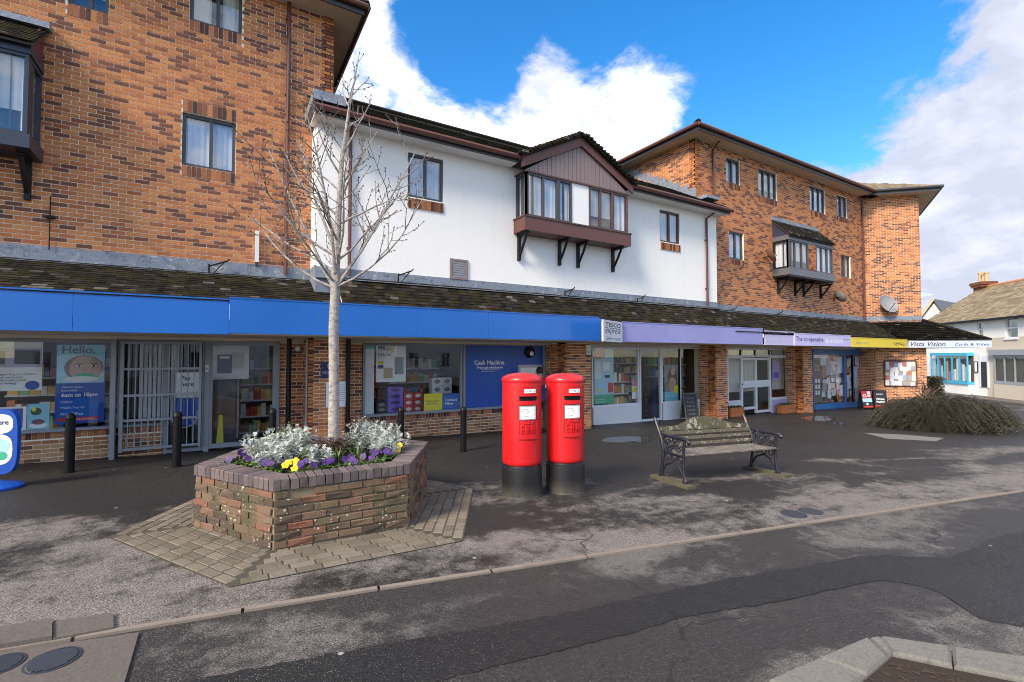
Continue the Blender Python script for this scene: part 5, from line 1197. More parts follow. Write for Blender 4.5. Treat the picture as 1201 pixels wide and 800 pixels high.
def brickmesh(L, D, H, seed, chip=.006):
    # a worn brick: bevelled box with uneven corners
    r_ = random.Random(seed); mb = MB(); e = .007
    ring = lambda x0, x1, y0, y1, z: [(x0, y0, z), (x1, y0, z), (x1, y1, z), (x0, y1, z)]
    V = ring(-L / 2 + e, L / 2 - e, -D / 2 + e, D / 2 - e, -H / 2) + ring(-L / 2, L / 2, -D / 2, D / 2, -H / 2 + e) + ring(-L / 2, L / 2, -D / 2, D / 2, H / 2 - e) + ring(-L / 2 + e, L / 2 - e, -D / 2 + e, D / 2 - e, H / 2)
    mb.v = [(x + r_.uniform(-chip, chip), y + r_.uniform(-chip, chip), z + r_.uniform(-chip, chip) * .6) for x, y, z in V]
    for q in range(3):
        for k in range(4): mb.f.append((q * 4 + k, q * 4 + (k + 1) % 4, q * 4 + 4 + (k + 1) % 4, q * 4 + 4 + k))
    mb.f += [(3, 2, 1, 0), (12, 13, 14, 15)]; return mb
def meshof(mb, name, mat):
    me = bpy.data.meshes.new(name); me.from_pydata(mb.v, [], mb.f); me.materials.append(MATS[mat]); return me
pbm = {}
for L in (.215, .16, .10):
    pbm[L] = [meshof(brickmesh(L, .10, .064, int(L * 1000) + s), 'brick', 'brick_planter') for s in range(6)]
for k in range(6):
    a, b = hv[k], hv[(k + 1) % 6]; d = (b - a); n_ = Vector((d.y, -d.x, 0)).normalized(); an = math.atan2(d.y, d.x); Ls = d.length
    for c_ in range(8):
        u = .012; first_ = True; z = hz + .037 + c_ * .075
        while u < Ls - .03:
            L = .10 if (first_ and c_ % 2) else .215
            if u + L > Ls - .012:
                L = Ls - .012 - u
                if L < .04: break
            key = min(pbm, key=lambda q: abs(q - L)); out = rr.uniform(-.004, .006) - (.03 if rr.random() < .012 else 0)
            if c_ == 0: out -= rr.uniform(0, .03)
            p = a + d.normalized() * (u + L / 2) - n_ * (.045 - out)
            link('brick', rr.choice(pbm[key]), pl, Matrix.Translation((p.x, p.y, z)) @ Matrix.Rotation(an + rr.uniform(-.012, .012), 4, 'Z') @ Matrix.Diagonal(((L - 0.001) / key, 1, 1, 1)))
            u += L + .011; first_ = False
cpm = [meshof(brickmesh(.066, .225, .105, 90 + s, .003), 'capping_brick', 'brick_cap') for s in range(6)]
for k in range(6):
    a, b = hexv(SD + .015, k), hexv(SD + .015, k + 1); d = b - a; Ls = d.length; n_ = Vector((d.y, -d.x, 0)).normalized(); an = math.atan2(d.y, d.x); n = int((Ls - .13) / .076); w_ = (Ls - .13) / n
    for i in range(n):
        p = a + d.normalized() * (.065 + w_ * (i + .5)) - n_ * .1125
        link('capping_brick', rr.choice(cpm), pl, Matrix.Translation((p.x, p.y, hz + HB + .055 + rr.uniform(-.003, .003))) @ Matrix.Rotation(an + rr.uniform(-.015, .015), 4, 'Z') @ Matrix.Diagonal(((w_ - .009) / .066, 1, 1, 1)))
    # mitred corner piece
    v = hexv(SD + .012, k); vi = hexv(SD - .215, k); e1 = (hexv(SD, k + 1) - hexv(SD, k)).normalized() * .060; e0 = (hexv(SD, k - 1) - hexv(SD, k)).normalized() * .060
    MB().prism([v + Vector((0, 0, hz + HB + .004)), v + e1 + Vector((0, 0, hz + HB + .004)), vi + e1 * .3 + Vector((0, 0, hz + HB + .004)), vi + e0 * .3 + Vector((0, 0, hz + HB + .004)), v + e0 + Vector((0, 0, hz + HB + .004))], (0, 0, .102)).build('capping_brick', 'brick_cap', pl)
SZ = hz + HB + .05
MB().poly([hexv(SD - .2, k) + Vector((0, 0, SZ)) for k in range(6)]).build('soil', 'soil', pl)
# ---- block paving round the planter
pv = struct(thing('paving_surround', None, None, (hexc.x, hexc.y, gz(hexc.x)))); RO = SD + .68; RI = SD - .02
bed = MB(); 
for k in range(6):
    q = [hexv(RO + .01, k), hexv(RO + .01, k + 1), hexv(RI, k + 1), hexv(RI, k)]; bed.poly([Vector((p.x, p.y, gz(p.x) + .006)) for p in q])
bed.build('paving_bed', 'joint_dark', pv)
pvm = [meshof(brickmesh(.198, .098, .03, 300 + s, .0012), 'paver', 'paver') for s in range(5)]
for k in range(6):
    a, b = hexv(RO, k), hexv(RO, k + 1); d = (b - a).normalized(); n_ = Vector((d.y, -d.x, 0)); an = math.atan2(d.y, d.x)
    rows = 6
    for r_ in range(rows):
        off = r_ * .106 + .053; cutl = off * math.tan(R(30)) + .053 * math.tan(R(30)); u = cutl + .004; end = (b - a).length - cutl - .004; f1 = True
        while u < end - .03:
            L = .10 if (f1 and r_ % 2) else .20
            L = min(L, end - u)
            if L < .035: break
            p = a + d * (u + L / 2) - n_ * off; zz_ = gz(p.x) - .003 + rr.uniform(-.0015, .0015)
            link('paver', rr.choice(pvm), pv, Matrix.Translation((p.x, p.y, zz_)) @ Matrix.Rotation(.0225, 4, 'Y') @ Matrix.Rotation(an, 4, 'Z') @ Matrix.Diagonal(((L - .006) / .198, 1, 1, 1))); u += L + .004; f1 = False
# ---- plants in the planter
def leaf(mb, base, d, up, L, w, lobes=0, droop=.2):
    d = d.normalized(); s = d.cross(up); s = s.normalized() if s.length > 1e-4 else d.orthogonal(); nrm = s.cross(d)
    P = [base, base + d * L * .55 + nrm * L * .12, base + d * L - nrm * L * droop]
    i = len(mb.v)
    if lobes == 0:
        mb.v += [tuple(P[0]), tuple(P[1] + s * w), tuple(P[2]), tuple(P[1] - s * w)]; mb.f.append((i, i + 1, i + 2, i + 3))
    else:
        mb.v += [tuple(P[0] + s * w * .15), tuple(P[0] - s * w * .15), tuple(P[2])]
        mb.f.append((i, i + 2, i + 1))
        for q in range(lobes):
            t_ = .25 + .6 * q / lobes; c = P[0].lerp(P[2], t_) + nrm * L * .1 * math.sin(t_ * 3.1)
            for sg_ in (-1, 1):
                j = len(mb.v); tip = c + s * sg_ * w * (1.1 - .5 * t_) + d * L * .16; mb.v += [tuple(c - d * L * .05), tuple(c + d * L * .12), tuple(tip + d * L * .05), tuple(tip)]; mb.f.append((j, j + 1, j + 2, j + 3))
def silver(loc, r, h, seed):
    r_ = random.Random(seed); mb = MB(); loc = Vector(loc); st = MB()
    for k in range(17):
        a = r_.uniform(0, 6.28); q = r * math.sqrt(r_.random()) * .8; hh = h * (1 - .5 * (q / r) ** 2) * r_.uniform(.6, 1.08); tip = loc + Vector((q * math.cos(a) * 1.1, q * math.sin(a) * 1.1, hh)); bs = loc + Vector((q * math.cos(a) * .4, q * math.sin(a) * .4, 0)); st.tube([bs, tip], [.006, .004], 4, False)
        for j in range(15):
            t_ = .3 + .7 * j / 14; p = bs.lerp(tip, t_); an = j * 2.4 + a; el = r_.uniform(-.1, .8) + (.5 if t_ > .85 else 0); d = Vector((math.cos(an) * math.cos(el), math.sin(an) * math.cos(el), math.sin(el)))
            leaf(mb, p, d, Vector((0, 0, 1)), r_.uniform(.05, .095) , .026, 3, .1)
    o = tag(thing('silver_ragwort', 'silver grey leafy ragwort growing in the brick planter', 'plant', tuple(loc), 'silver foliage plants in the planter')); mb.build('foliage', 'leaf_silver', o); st.build('stems', 'leaf_silver', o)
def pansy(loc, petal, label, grp, seed, nf=6):
    r_ = random.Random(seed); loc = Vector(loc); lv = MB(); fl_ = []
    for k in range(34): a = r_.uniform(0, 6.28); el = r_.uniform(.1, 1.1); leaf(lv, loc + Vector((r_.uniform(-.05, .05), r_.uniform(-.05, .05), 0)), Vector((math.cos(a) * math.cos(el), math.sin(a) * math.cos(el), math.sin(el))), Vector((0, 0, 1)), r_.uniform(.06, .11), .018)
    o = thing('pansy', label, 'plant', tuple(loc), grp); lv.build('leaves', 'leaf_green', o); stm = MB()
    for k in range(nf):
        c = loc + Vector((r_.uniform(-.09, .09), r_.uniform(-.09, .09), r_.uniform(.08, .14))); d = Vector((r_.uniform(-.5, .3), r_.uniform(-1, -.3), r_.uniform(.2, .8))).normalized(); a = d.orthogonal().normalized(); b = d.cross(a); mb = MB(); stm.tube([loc, c - d * .01], .002, 3, False)
        for p in range(5):
            an = p * 1.2566 + k; ct = c + (a * math.cos(an) + b * math.sin(an)) * .019 + d * .003 * (p % 2); mb.poly([ct + (a * math.cos(q * .785) + b * math.sin(q * .785)) * .019 for q in range(8)])
        mb.build('flower', petal, o)
    stm.build('stems', 'leaf_green', o)
rp = random.Random(77)
SP = [(-.66, -.10, .15), (-.48, .12, .17), (-.56, -.40, .14), (-.36, -.22, .15), (-.22, .22, .15), (.40, -.30, .16), (.58, -.08, .16), (.40, .14, .16), (.72, -.26, .14), (.50, -.52, .13), (-.30, .46, .15), (.62, .34, .16), (-.14, -.58, .09)]
for i, (x, y, r_) in enumerate(SP): silver((hexc.x + x * 1.05, hexc.y + y, SZ), r_ + .07, .34 if y > -.3 else .24, i)
for i in range(17):
    k = 5 + (i / 16) * 2.6; k0 = int(k); t_ = k - k0; p = hexv(SD - .36 - .05 * (i % 2), k0).lerp(hexv(SD - .36 - .05 * (i % 2), k0 + 1), t_); yel = i in (6, 15); pk = i == 11
    if i % 1 == 0: pansy((p.x + rp.uniform(-.04, .04), p.y + rp.uniform(-.03, .06), SZ), 'petal_yellow' if yel else 'petal_purple', 'yellow pansy in flower at the planter edge' if yel else 'purple pansy in flower along the planter edge', 'yellow pansies in the planter' if yel else 'purple pansies in the planter', 50 + i, 7 if yel else rp.choice((1, 2, 2, 3, 4)))
def spiky(name, label, loc, n, L, mat, seed, w=.008, cat='plant', tilt=(.9, 1.5)):
    r_ = random.Random(seed); mb = MB(); loc = Vector(loc)
    for k in range(n):
        a = r_.uniform(0, 6.28); el = r_.uniform(*tilt); leaf(mb, loc + Vector((r_.uniform(-.04, .04), r_.uniform(-.04, .04), 0)), Vector((math.cos(a) * math.cos(el), math.sin(a) * math.cos(el), math.sin(el))), Vector((0, 0, 1)), L * r_.uniform(.6, 1), w, 0, .03)
    o = thing(name, label, cat, tuple(loc), None if cat != 'plant' else label); mb.build('leaves', mat, o)
for i, (x, y) in enumerate(((-.32, -.46), (.02, -.56), (.20, -.66), (.45, .2), (-.5, .45), (-.18, -.40), (.28, -.48), (.66, -.44))): spiky('daffodil_leaves', 'clump of upright green bulb leaves in the planter', (hexc.x + x, hexc.y + y, SZ), 12, .26, 'leaf_green', i)
def twiggy(loc, r, h, seed, mat, label, name):
    r_ = random.Random(seed); mb = MB(); loc = Vector(loc); st = MB()
    for k in range(56):
        a = r_.uniform(0, 6.28); q = r * r_.random() ** .6; tip = loc + Vector((q * math.cos(a), q * math.sin(a), h * r_.uniform(.5, 1) * (1 - .4 * q / r))); st.tube([loc, loc.lerp(tip, .6) + Vector((0, 0, .03)), tip], [.004, .003, .002], 3, False)
        for j in range(8): an = r_.uniform(0, 6.28); leaf(mb, loc.lerp(tip, .4 + .6 * j / 8), Vector((math.cos(an), math.sin(an), r_.uniform(0, .8))), Vector((0, 0, 1)), .045, .012)
    o = thing(name, label, 'plant', tuple(loc)); mb.build('foliage', mat, o); st.build('stems', 'bud', o)
twiggy((hexc.x - .02, hexc.y - .22, SZ), .30, .36, 1, 'leaf_brown', 'reddish brown leafy plant in the middle of the planter', 'heuchera')
twiggy((hexc.x + .25, hexc.y - .26, SZ), .26, .32, 2, 'leaf_dark', 'dark green leafy plant before the tree trunk', 'hellebore')
twiggy((hexc.x + .48, hexc.y + .28, SZ), .26, .50, 3, 'leaf_silver', 'tall grey-green shrub behind the tree trunk in the planter', 'lavender'); twiggy((hexc.x - .35, hexc.y + .5, SZ), .2, .42, 4, 'leaf_green', 'light green shrub at the back of the planter', 'hebe')

# ---- bare street tree
tb = Vector((hexc.x + .10, hexc.y + .03, SZ - .02)); tr = thing('bare_tree', 'slender leafless pale-barked tree growing from the brick planter', 'tree', tuple(tb))
rt = random.Random(5); limb = MB(); twg = MB(); buds = MB()
lead = [tb, tb + Vector((.0, 0, .8)), tb + Vector((-.012, .01, 1.55)), tb + Vector((.0, .0, 2.1)), tb + Vector((.03, .02, 2.9)), tb + Vector((.06, 0, 3.6)), tb + Vector((.15, .03, 4.3)), tb + Vector((.26, .02, 5.0))]
MB().tube([lead[0] - Vector((0, 0, .03))] + lead[:4] , [.075, .068, .060, .058, .052], 12).build('trunk', 'bark', tr, True)
def bez(p, d, L, n, up, wob):
    P = [p]; d = d.normalized()
    for k in range(n):
        d = (d + Vector((rt.uniform(-wob, wob), rt.uniform(-wob, wob), rt.uniform(-wob, wob) + up))).normalized(); P.append(P[-1] + d * (L / n))
    return P
def along(P, t_):
    f = t_ * (len(P) - 1); k = min(int(f), len(P) - 2); return P[k].lerp(P[k + 1], f - k), (P[k + 1] - P[k]).normalized()
def grow(P, r0, lvl):
    L = sum((b - a).length for a, b in zip(P, P[1:])); n = len(P)
    (limb if lvl < 2 else twg).tube(P, [max(.0036, r0 * (1 - .75 * k / (n - 1))) for k in range(n)], 6 if lvl < 2 else 4, lvl > 1)
    if lvl >= 2:
        e = P[-1]; d = (P[-1] - P[-2]).normalized(); buds.tube([e - d * .006, e + d * .008, e + d * .026], [.003, .0085, .001], 5, False)
        if L > .15:
            for q in (.5, .75): p, dd = along(P, q); s = (dd.orthogonal() * rt.choice((-1, 1)) + dd * .8).normalized(); buds.tube([p, p + s * .02, p + s * .034], [.0035, .006, .001], 4, False)
    if lvl >= 3 or L < .12: return
    m = {0: 0, 1: max(3, int(L * 5)), 2: max(1, int(L * 4.5))}[lvl]
    for k in range(m):
        t_ = .28 + .68 * (k + rt.random()) / m; p, d = along(P, min(.98, t_)); s = d.orthogonal(); s = Matrix.Rotation(rt.uniform(0, 6.28), 3, d) @ s
        nd = d * rt.uniform(.55, .9) + s.normalized() * rt.uniform(.5, .85); l2 = L * rt.uniform(.22, .48) * (1 - .35 * t_)
        grow(bez(p, nd, max(.10, l2), 4, .08, .22), max(.0045, r0 * .52 * (1 - .4 * t_)), lvl + 1)
leadP = lead[3:]; limb.tube(leadP, [.052, .038, .026, .016, .005], 9); rootP = lead[2:]
HT = [(2.02, 1.15, 190), (2.03, 1.30, -5), (2.06, 1.05, 120), (2.08, .95, 240), (2.14, 1.15, 55), (2.2, 1.2, 165), (2.25, 1.15, 330), (2.35, 1.1, 20), (2.4, 1.15, 205), (2.5, 1.05, 100), (2.6, 1.1, 280), (2.7, 1.05, 150), (2.8, 1.0, 10), (2.9, 1.05, 190), (3.0, .95, 70), (3.1, .95, 320), (3.2, .95, 170), (3.3, .85, 30), (3.4, .85, 230), (3.55, .8, 120), (3.7, .75, 350), (3.85, .7, 200), (4.0, .6, 60), (4.15, .55, 300), (4.3, .45, 150), (4.45, .35, 20)]
for h, L, a, e_ in ((2.0, 1.9, 195, 58), (2.02, 2.0, 10, 60), (2.12, 1.9, 290, 66), (2.4, 1.7, 150, 66)):
    a = R(a) - AZ; e_ = R(e_); grow(bez(tb + Vector((0, 0, h)), Vector((math.cos(a) * math.cos(e_), math.sin(a) * math.cos(e_), math.sin(e_))), L, 7, .03, .09), .021, 1)
for h, L, a in HT:
    z = tb.z + h
    for A, B in zip(rootP, rootP[1:]):
        if A.z <= z <= B.z: p = A.lerp(B, (z - A.z) / (B.z - A.z)); break
    a = R(a) - AZ + R(rt.uniform(-15, 15)); el = R(rt.uniform(26, 48)) if h < 3 else R(rt.uniform(40, 60)); d = Vector((math.cos(a) * math.cos(el), math.sin(a) * math.cos(el), math.sin(el)))
    if h < 2.1: el = R(22); d = Vector((math.cos(a) * math.cos(el), math.sin(a) * math.cos(el), math.sin(el)))
    grow(bez(p, d, L * (1.22 if h < 2.5 else 1.0 if h < 3.2 else .9), 6, .04, .15), .017 * (1 - .12 * (h - 2)), 1)
grow(leadP[-2:], .008, 2)
limb.build('limbs', 'bark', tr, True); twg.build('crown', 'twig', tr, True); tag(buds.build('buds', 'bud', tr), kind='stuff')

# ---- pillar boxes
def cyl_patch(mb, r0, r1, t0, t1, z0, z1, n=10):
    i = len(mb.v)
    for k in range(n + 1):
        a = t0 + (t1 - t0) * k / n; s, c = math.sin(a), -math.cos(a)
        mb.v += [(r0 * s, r0 * c, z0), (r1 * s, r1 * c, z0), (r1 * s, r1 * c, z1), (r0 * s, r0 * c, z1)]
    for k in range(n):
        p = i + 4 * k
        for j in range(4): mb.f.append((p + j, p + 4 + j, p + 4 + (j + 1) % 4, p + (j + 1) % 4))
    mb.f += [(i, i + 1, i + 2, i + 3), (i + 4 * n + 3, i + 4 * n + 2, i + 4 * n + 1, i + 4 * n)]
def postbox(base, rz, label):
    o = lthing('pillar_box', label, 'postbox', 'red pillar boxes'); R0 = .262
    MB().lathe([(.29, -.06), (.29, -.02), (.272, .0), (.268, .05), (.266, .36), (.262, .395), (.245, .405), (.240, .43)], n=40).build('base', 'postbox_black', o, True)
    MB().lathe([(.235, .425), (.252, .435), (.262, .46), (R0, .49), (R0, 1.50), (.262, 1.505), (.268, 1.51), (.272, 1.53), (.270, 1.552), (.255, 1.575), (.20, 1.605), (.10, 1.625), (.0, 1.63)], n=48).build('body', 'postbox_red', o, True)
    s = MB(); cyl_patch(s, R0, R0 + .006, -1.05, 1.05, 1.455, 1.485, 18); s.build('brow_band', 'postbox_red', o, True)
    s = MB(); cyl_patch(s, R0 - .01, R0 + .002, -.62, -.612, .50, 1.455, 2); cyl_patch(s, R0 - .01, R0 + .002, .70, .708, .50, 1.455, 2); s.build('door_seam', 'maroon', o)
    # sunk panel: raised border, dark slot, notice plate, crown and cypher
    t0, t1 = -.47, .47; s = MB(); e = .010
    cyl_patch(s, R0, R0 + e, t0 - .06, t0, .83, 1.33, 2); cyl_patch(s, R0, R0 + e, t1, t1 + .06, .83, 1.33, 2); cyl_patch(s, R0, R0 + e + .006, t0 - .06, t1 + .06, .785, .83, 12); cyl_patch(s, R0, R0 + e + .018, t0 - .04, t1 + .06, 1.335, 1.36, 12); s.build('panel_border', 'postbox_red', o, True)
    s = MB(); cyl_patch(s, R0, R0 + .002, t0 + .03, t1 - .01, 1.275, 1.335, 12); s.build('letter_slot', 'pipe_black', o)
    s = MB(); cyl_patch(s, R0, R0 + .012, t0 + .0, t1 - .0, 1.225, 1.275, 12); s.build('slot_lip', 'postbox_red', o, True)
    s = MB(); cyl_patch(s, R0, R0 + .010, t0 + .02, t1 - .06, 1.03, 1.212, 10); s.build('plate_frame', 'steel', o, True)
    s = MB(); cyl_patch(s, R0 + .008, R0 + .012, t0 + .05, t1 - .10, 1.042, 1.20, 10); pt = s.build('notice_plate', 'paper', o, True)
    s = MB(); cyl_patch(s, R0, R0 + .010, -.22, .40, 1.375, 1.425, 10); s.build('tab_plate', 'paper', o, True)
    def bend(tc_, z, rr_): return lambda q: Vector(((rr_) * math.sin(tc_ + q.x / rr_), -rr_ * math.cos(tc_ + q.x / rr_), z + q.y)) * 1 if not q.z > .002 else Vector(((rr_ + q.z) * math.sin(tc_ + q.x / rr_), -(rr_ + q.z) * math.cos(tc_ + q.x / rr_), z + q.y))
    for k, (tx, zz_, w_) in enumerate((('Collection times', 1.165, .10), ('Mon - Fri  5.30pm', 1.135, .12), ('Saturday 12.00', 1.105, .10), ('Post Office', 1.07, .10))): text(tx, None, w_, .014, 'ink', o, bend=bend(-.38, zz_, R0 + .0135))
    text('LETTERS', None, .07, .018, 'ink', o, bend=bend(-.12, 1.39, R0 + .0115)); text('1st & 2nd', None, .05, .014, 'dish_grey', o, bend=bend(.2, 1.392, R0 + .0115))
    text('E II R', None, .19, .115, 'postbox_red', o, bend=bend(-.37, .85, R0 + .001), bold=.01, name='royal_cypher', ext=0, thick=.14)
    cr = MB(); cc = lambda t_, z, r_=R0 + .006: (r_ * math.sin(t_), -r_ * math.cos(t_), z)
    cr.tube([cc(-.2 + .04 * k, .985) for k in range(11)], .006, 5); cr.tube([cc(-.2 + .04 * k, .995 + .004) for k in range(11)], .004, 5)
    for sg_ in (-1, 1): cr.tube([cc(sg_ * (.2 + .08 * math.sin(q * .52) - .2 * (q / 6) ** 1.5), .995 + .04 * math.sin(q * .30)) for q in range(7)], .005, 5)
    cr.tube([cc(0, 1.0), cc(0, 1.045)], .004, 5); cr.tube([cc(-.03, 1.036), cc(.03, 1.036)], .004, 5)
    for t_ in (-.14, -.07, .07, .14): cr.tube([cc(t_, 1.0), cc(t_, 1.016)], .006, 5)
    cr.build('crown_emblem', 'postbox_red', o); hl = MB(); hl.tube([cc(.49, 1.16, R0 + .004), cc(.49, 1.16, R0 + .014)], .012, 8); hl.build('keyhole', 'maroon', o)
    place(o, base, rz); return o
b1 = G(612, 579.5); b2 = G(663, 574.5)
postbox((b1.x, b1.y, b1.z - .015), R(-13), 'red pillar box with black base, the one nearer the brick planter'); postbox((b2.x, b2.y, b2.z - .015), R(-13), 'red pillar box with chipped black base, the one nearer the bench')

# ---- bench
fa, fb_ = G(804, 571.5), G(914, 558.5); ba, bb_ = G(775, 561), G(879, 549); mid = (fa + fb_ + ba + bb_) / 4; bang = math.atan2((fb_ - fa).y, (fb_ - fa).x); BL = (fb_ - fa).length - .02; BD = .54
be = lthing('park_bench', 'weathered bench with lichen-covered slats and ornate dark iron ends', 'bench')
def bench_end(x, flip):
    mb = MB(); D = BD / 2
    back = [(x, D - .02, .03), (x, D - .05, .25), (x, D - .06, .42), (x, D - .02, .60), (x, D + .08, .78), (x, D + .14, .90)]
    mb.tube(back, [.028, .024, .026, .024, .024, .026], 7)
    front = [(x, -D + .02, .03), (x, -D + .06, .25), (x, -D + .06, .45), (x, -D + .04, .62)]; mb.tube(front, [.028, .022, .022, .022], 7)
    arm = [(x, D - .01, .68), (x, D - .08, .665), (x, D - .22, .655), (x, -D + .10, .66), (x, -D - .02, .655), (x, -D - .05, .625), (x, -D - .03, .60)]; mb.tube(arm, [.02, .024, .026, .028, .03, .028, .02], 8)
    mb.tube([(x, D - .06, .42), (x, -D + .06, .40)], .02, 7)
    ar = [(x, D - .05, .10), (x, D - .12, .22), (x, 0, .29), (x, -D + .13, .22), (x, -D + .05, .10)]; mb.tube(ar, .014, 6)
    for (y, z, r_) in ((.08, .53, .085), (-.10, .53, .075), (0, .345, .045), (.13, .34, .045), (-.13, .34, .045), (.08, .53, .04), (-.10, .53, .035), (-.01, .60, .03), (.17, .60, .03)): mb.ring((x, y, z), (0, 1, 0), (0, 0, 1), r_, .009, 12)
    for k in range(6): a = k * 1.047; mb.tube([(x, .08 + .04 * math.cos(a), .53 + .04 * math.sin(a)), (x, .08 + .085 * math.cos(a), .53 + .085 * math.sin(a))], .007, 5)
    mb.tube([(x, D - .06, .5), (x, 0.15, .44), (x, .05, .43)], .009, 5); mb.tube([(x, D - .02, .60), (x, .14, .64)], .012, 5)
    mb.box((x - .03, D - .07, .03), (x + .03, D + .02, .045)).box((x - .03, -D - .02, .03), (x + .03, -D + .06, .045)); mb.build('bench_end', 'iron_navy', be, True)
bench_end(-BL / 2, 1); bench_end(BL / 2, -1)
for s in (-1, 1): tag(MB().box((s * BL / 2 - .085 + .03 * s, -BD / 2 - .14, -.02), (s * BL / 2 + .085 + .03 * s, BD / 2 + .10, .03)).build('foot_plank', 'plinth_wood', be))
hb = BL / 2 - .022
for k, (y, z) in enumerate(((-.20, .425), (-.075, .418), (.05, .416), (.16, .42))):
    mb = brickmesh(2 * hb, .115 if k else .10, .028, 500 + k, .001); mb.v = [(a, b + y, c + z) for a, b, c in mb.v]; mb.build('seat_slat', 'bench_wood', be)
for k, (z, h) in enumerate(((.50, .055), (.585, .06), (.665, .062))):
    y = .19 + (z - .45) * .42; T = Matrix.Translation((0, y, z)) @ Matrix.Rotation(R(-22), 4, 'X'); mb = brickmesh(2 * hb, .026, h, 520 + k, .001); mb.v = [tuple(T @ Vector(v)) for v in mb.v]; mb.build('back_slat', 'bench_slat', be)
n = 24; T = Matrix.Translation((0, .30, .705)) @ Matrix.Rotation(R(-22), 4, 'X'); prof = []
for k in range(n + 1):
    u = -1 + 2 * k / n; a = abs(u); z = .07 + (.135 * (.5 + .5 * math.cos(math.pi * min(1, max(0, (a - .12) / .62)))) if a < .74 else 0); prof.append((u * hb, z))
pts = [T @ Vector((x, 0, z)) for x, z in prof] + [T @ Vector((hb, 0, 0)), T @ Vector((-hb, 0, 0))]
MB().prism(pts[::-1], tuple(T.to_3x3() @ Vector((0, .028, 0)))).build('crest_board', 'bench_lichen', be)
place(be, (mid.x, mid.y, gz(mid.x) + .012), bang); be.rotation_euler = (0, .0225, bang)

# ---- bollards
bo = lthing('bollard', '', 'bollard', 'black bollards before the shops')
MB().lathe([(.060, -.05), (.060, .78), (.064, .785), (.064, .80), (.060, .805), (.058, .83), (.045, .855), (.02, .868), (0, .87)], n=20).build('post', 'pipe_black', bo, True)
MB().lathe([(.075, -.05), (.075, .012), (.061, .02)], n=20).build('collar', 'pipe_black', bo, True)
first = True
for px, py, lab in ((81, 554, 'black bollard before the window with the face poster'), (207, 547.5, 'black bollard before the grey security grille'), (319, 538, 'black bollard before the glass door, behind the planter'), (470, 532, 'black bollard before the window with purple cartons'), (543.5, 529.5, 'black bollard beside the blue cash machine panel')):
    o = bo if first else copy_tree(bo); first = False; p = G(px, py); place(o, tuple(p)); o['label'] = lab
# ---- blue swing sign at the far left
p = G(-6, 573); sw = thing('pavement_sign', 'blue and white forecourt sign on round blue base before the shop window', 'sign', tuple(p))
MB().lathe([(.27, 0), (.27, .03), (.22, .06), (.08, .09), (.03, .11)], p, 26).build('base', 'panel_blue', sw, True)
PM_ = frame(p.x, p.y, R(-20), p.z); prof = []
for k in range(24):
    a = 2 * math.pi * k / 24; ex = .25 * math.copysign(abs(math.cos(a)) ** .5, math.cos(a)); ez = .42 * math.copysign(abs(math.sin(a)) ** .5, math.sin(a)) + .60; prof.append(PM_ @ Vector((ex, -.03, ez)))
MB().prism(prof, tuple(PM_.to_3x3() @ Vector((0, .06, 0)))).build('board', 'panel_blue', sw)
for (cz, rx, rz, mt) in ((.83, .20, .13, 'white'), (.50, .20, .20, 'white'), (.55, .17, .09, 'sky_print'), (.42, .15, .06, 'green')):
    MB().poly([PM_ @ Vector((rx * math.copysign(abs(math.cos(2 * math.pi * k / 20)) ** .7, math.cos(2 * math.pi * k / 20)), -.032 - (.001 if mt != 'white' else 0), cz + rz * math.copysign(abs(math.sin(2 * math.pi * k / 20)) ** .7, math.sin(2 * math.pi * k / 20)))) for k in range(20)]).build('print', mt, sw)
text('Pay here', tframe(PM_, -.15, .80, -.033), .3, None, 'ink_navy', sw, bold=.02)
# ---- A-boards
def aboard(px, py, w_, h, rz, label, face, fr='bracket_black', dec=None):
    p = G(px, py) if px > 900 else Vector((U(px, YS - .55), YS - .55, gz(U(px, YS - .55)))); o = thing('a_board', label, 'sign board', tuple(p)); M = frame(p.x, p.y, rz, p.z); t0 = R(11)
    for s in (-1, 1):
        T = M @ Matrix.Translation((0, .0 + (h * math.sin(t0) if s > 0 else 0) * 2 - (0), 0)) @ Matrix.Rotation(-s * -t0 if False else (-t0 if s < 0 else t0), 4, 'X')
        b_ = MB(); b_.box((-w_ / 2, -.012, .0), (-w_ / 2 + .03, .012, h), T).box((w_ / 2 - .03, -.012, 0), (w_ / 2, .012, h), T).box((-w_ / 2 + .03, -.012, h - .03), (w_ / 2 - .03, .012, h), T).box((-w_ / 2 + .03, -.012, .06), (w_ / 2 - .03, .012, .09), T); b_.build('board_frame', fr, o)
        MB().box((-w_ / 2 + .03, -.005, .09), (w_ / 2 - .03, .005, h - .03), T).build('board_face', face, o)
        if s < 0: T1 = T
    if dec: dec(o, T1 @ Matrix.Translation((-w_ / 2 + .03, -.0055, .09)), w_ - .06, h - .12)
def tfr(T):
    m3 = T.to_3x3(); x, y, z, o_ = m3 @ Vector((1, 0, 0)), m3 @ Vector((0, 0, 1)), m3 @ Vector((0, -1, 0)), T.translation
    return Matrix(((x.x, y.x, z.x, o_.x), (x.y, y.y, z.y, o_.y), (x.z, y.z, z.z, o_.z), (0, 0, 0, 1)))
def chalk(o, T, w_, h):
    for k, s in enumerate(('Open', 'Today', 'Gifts &', 'Cards', 'inside')): text(s, tfr(T @ Matrix.Translation((w_ * .15, 0, h * (.78 - .16 * k)))), w_ * .6, h * .07, 'dish_grey', o)
aboard(812, 487.5, .50, .88, R(-18), 'chalkboard sign in grey wooden frame before the white shopfront', 'chalk', 'bench_wood', chalk)
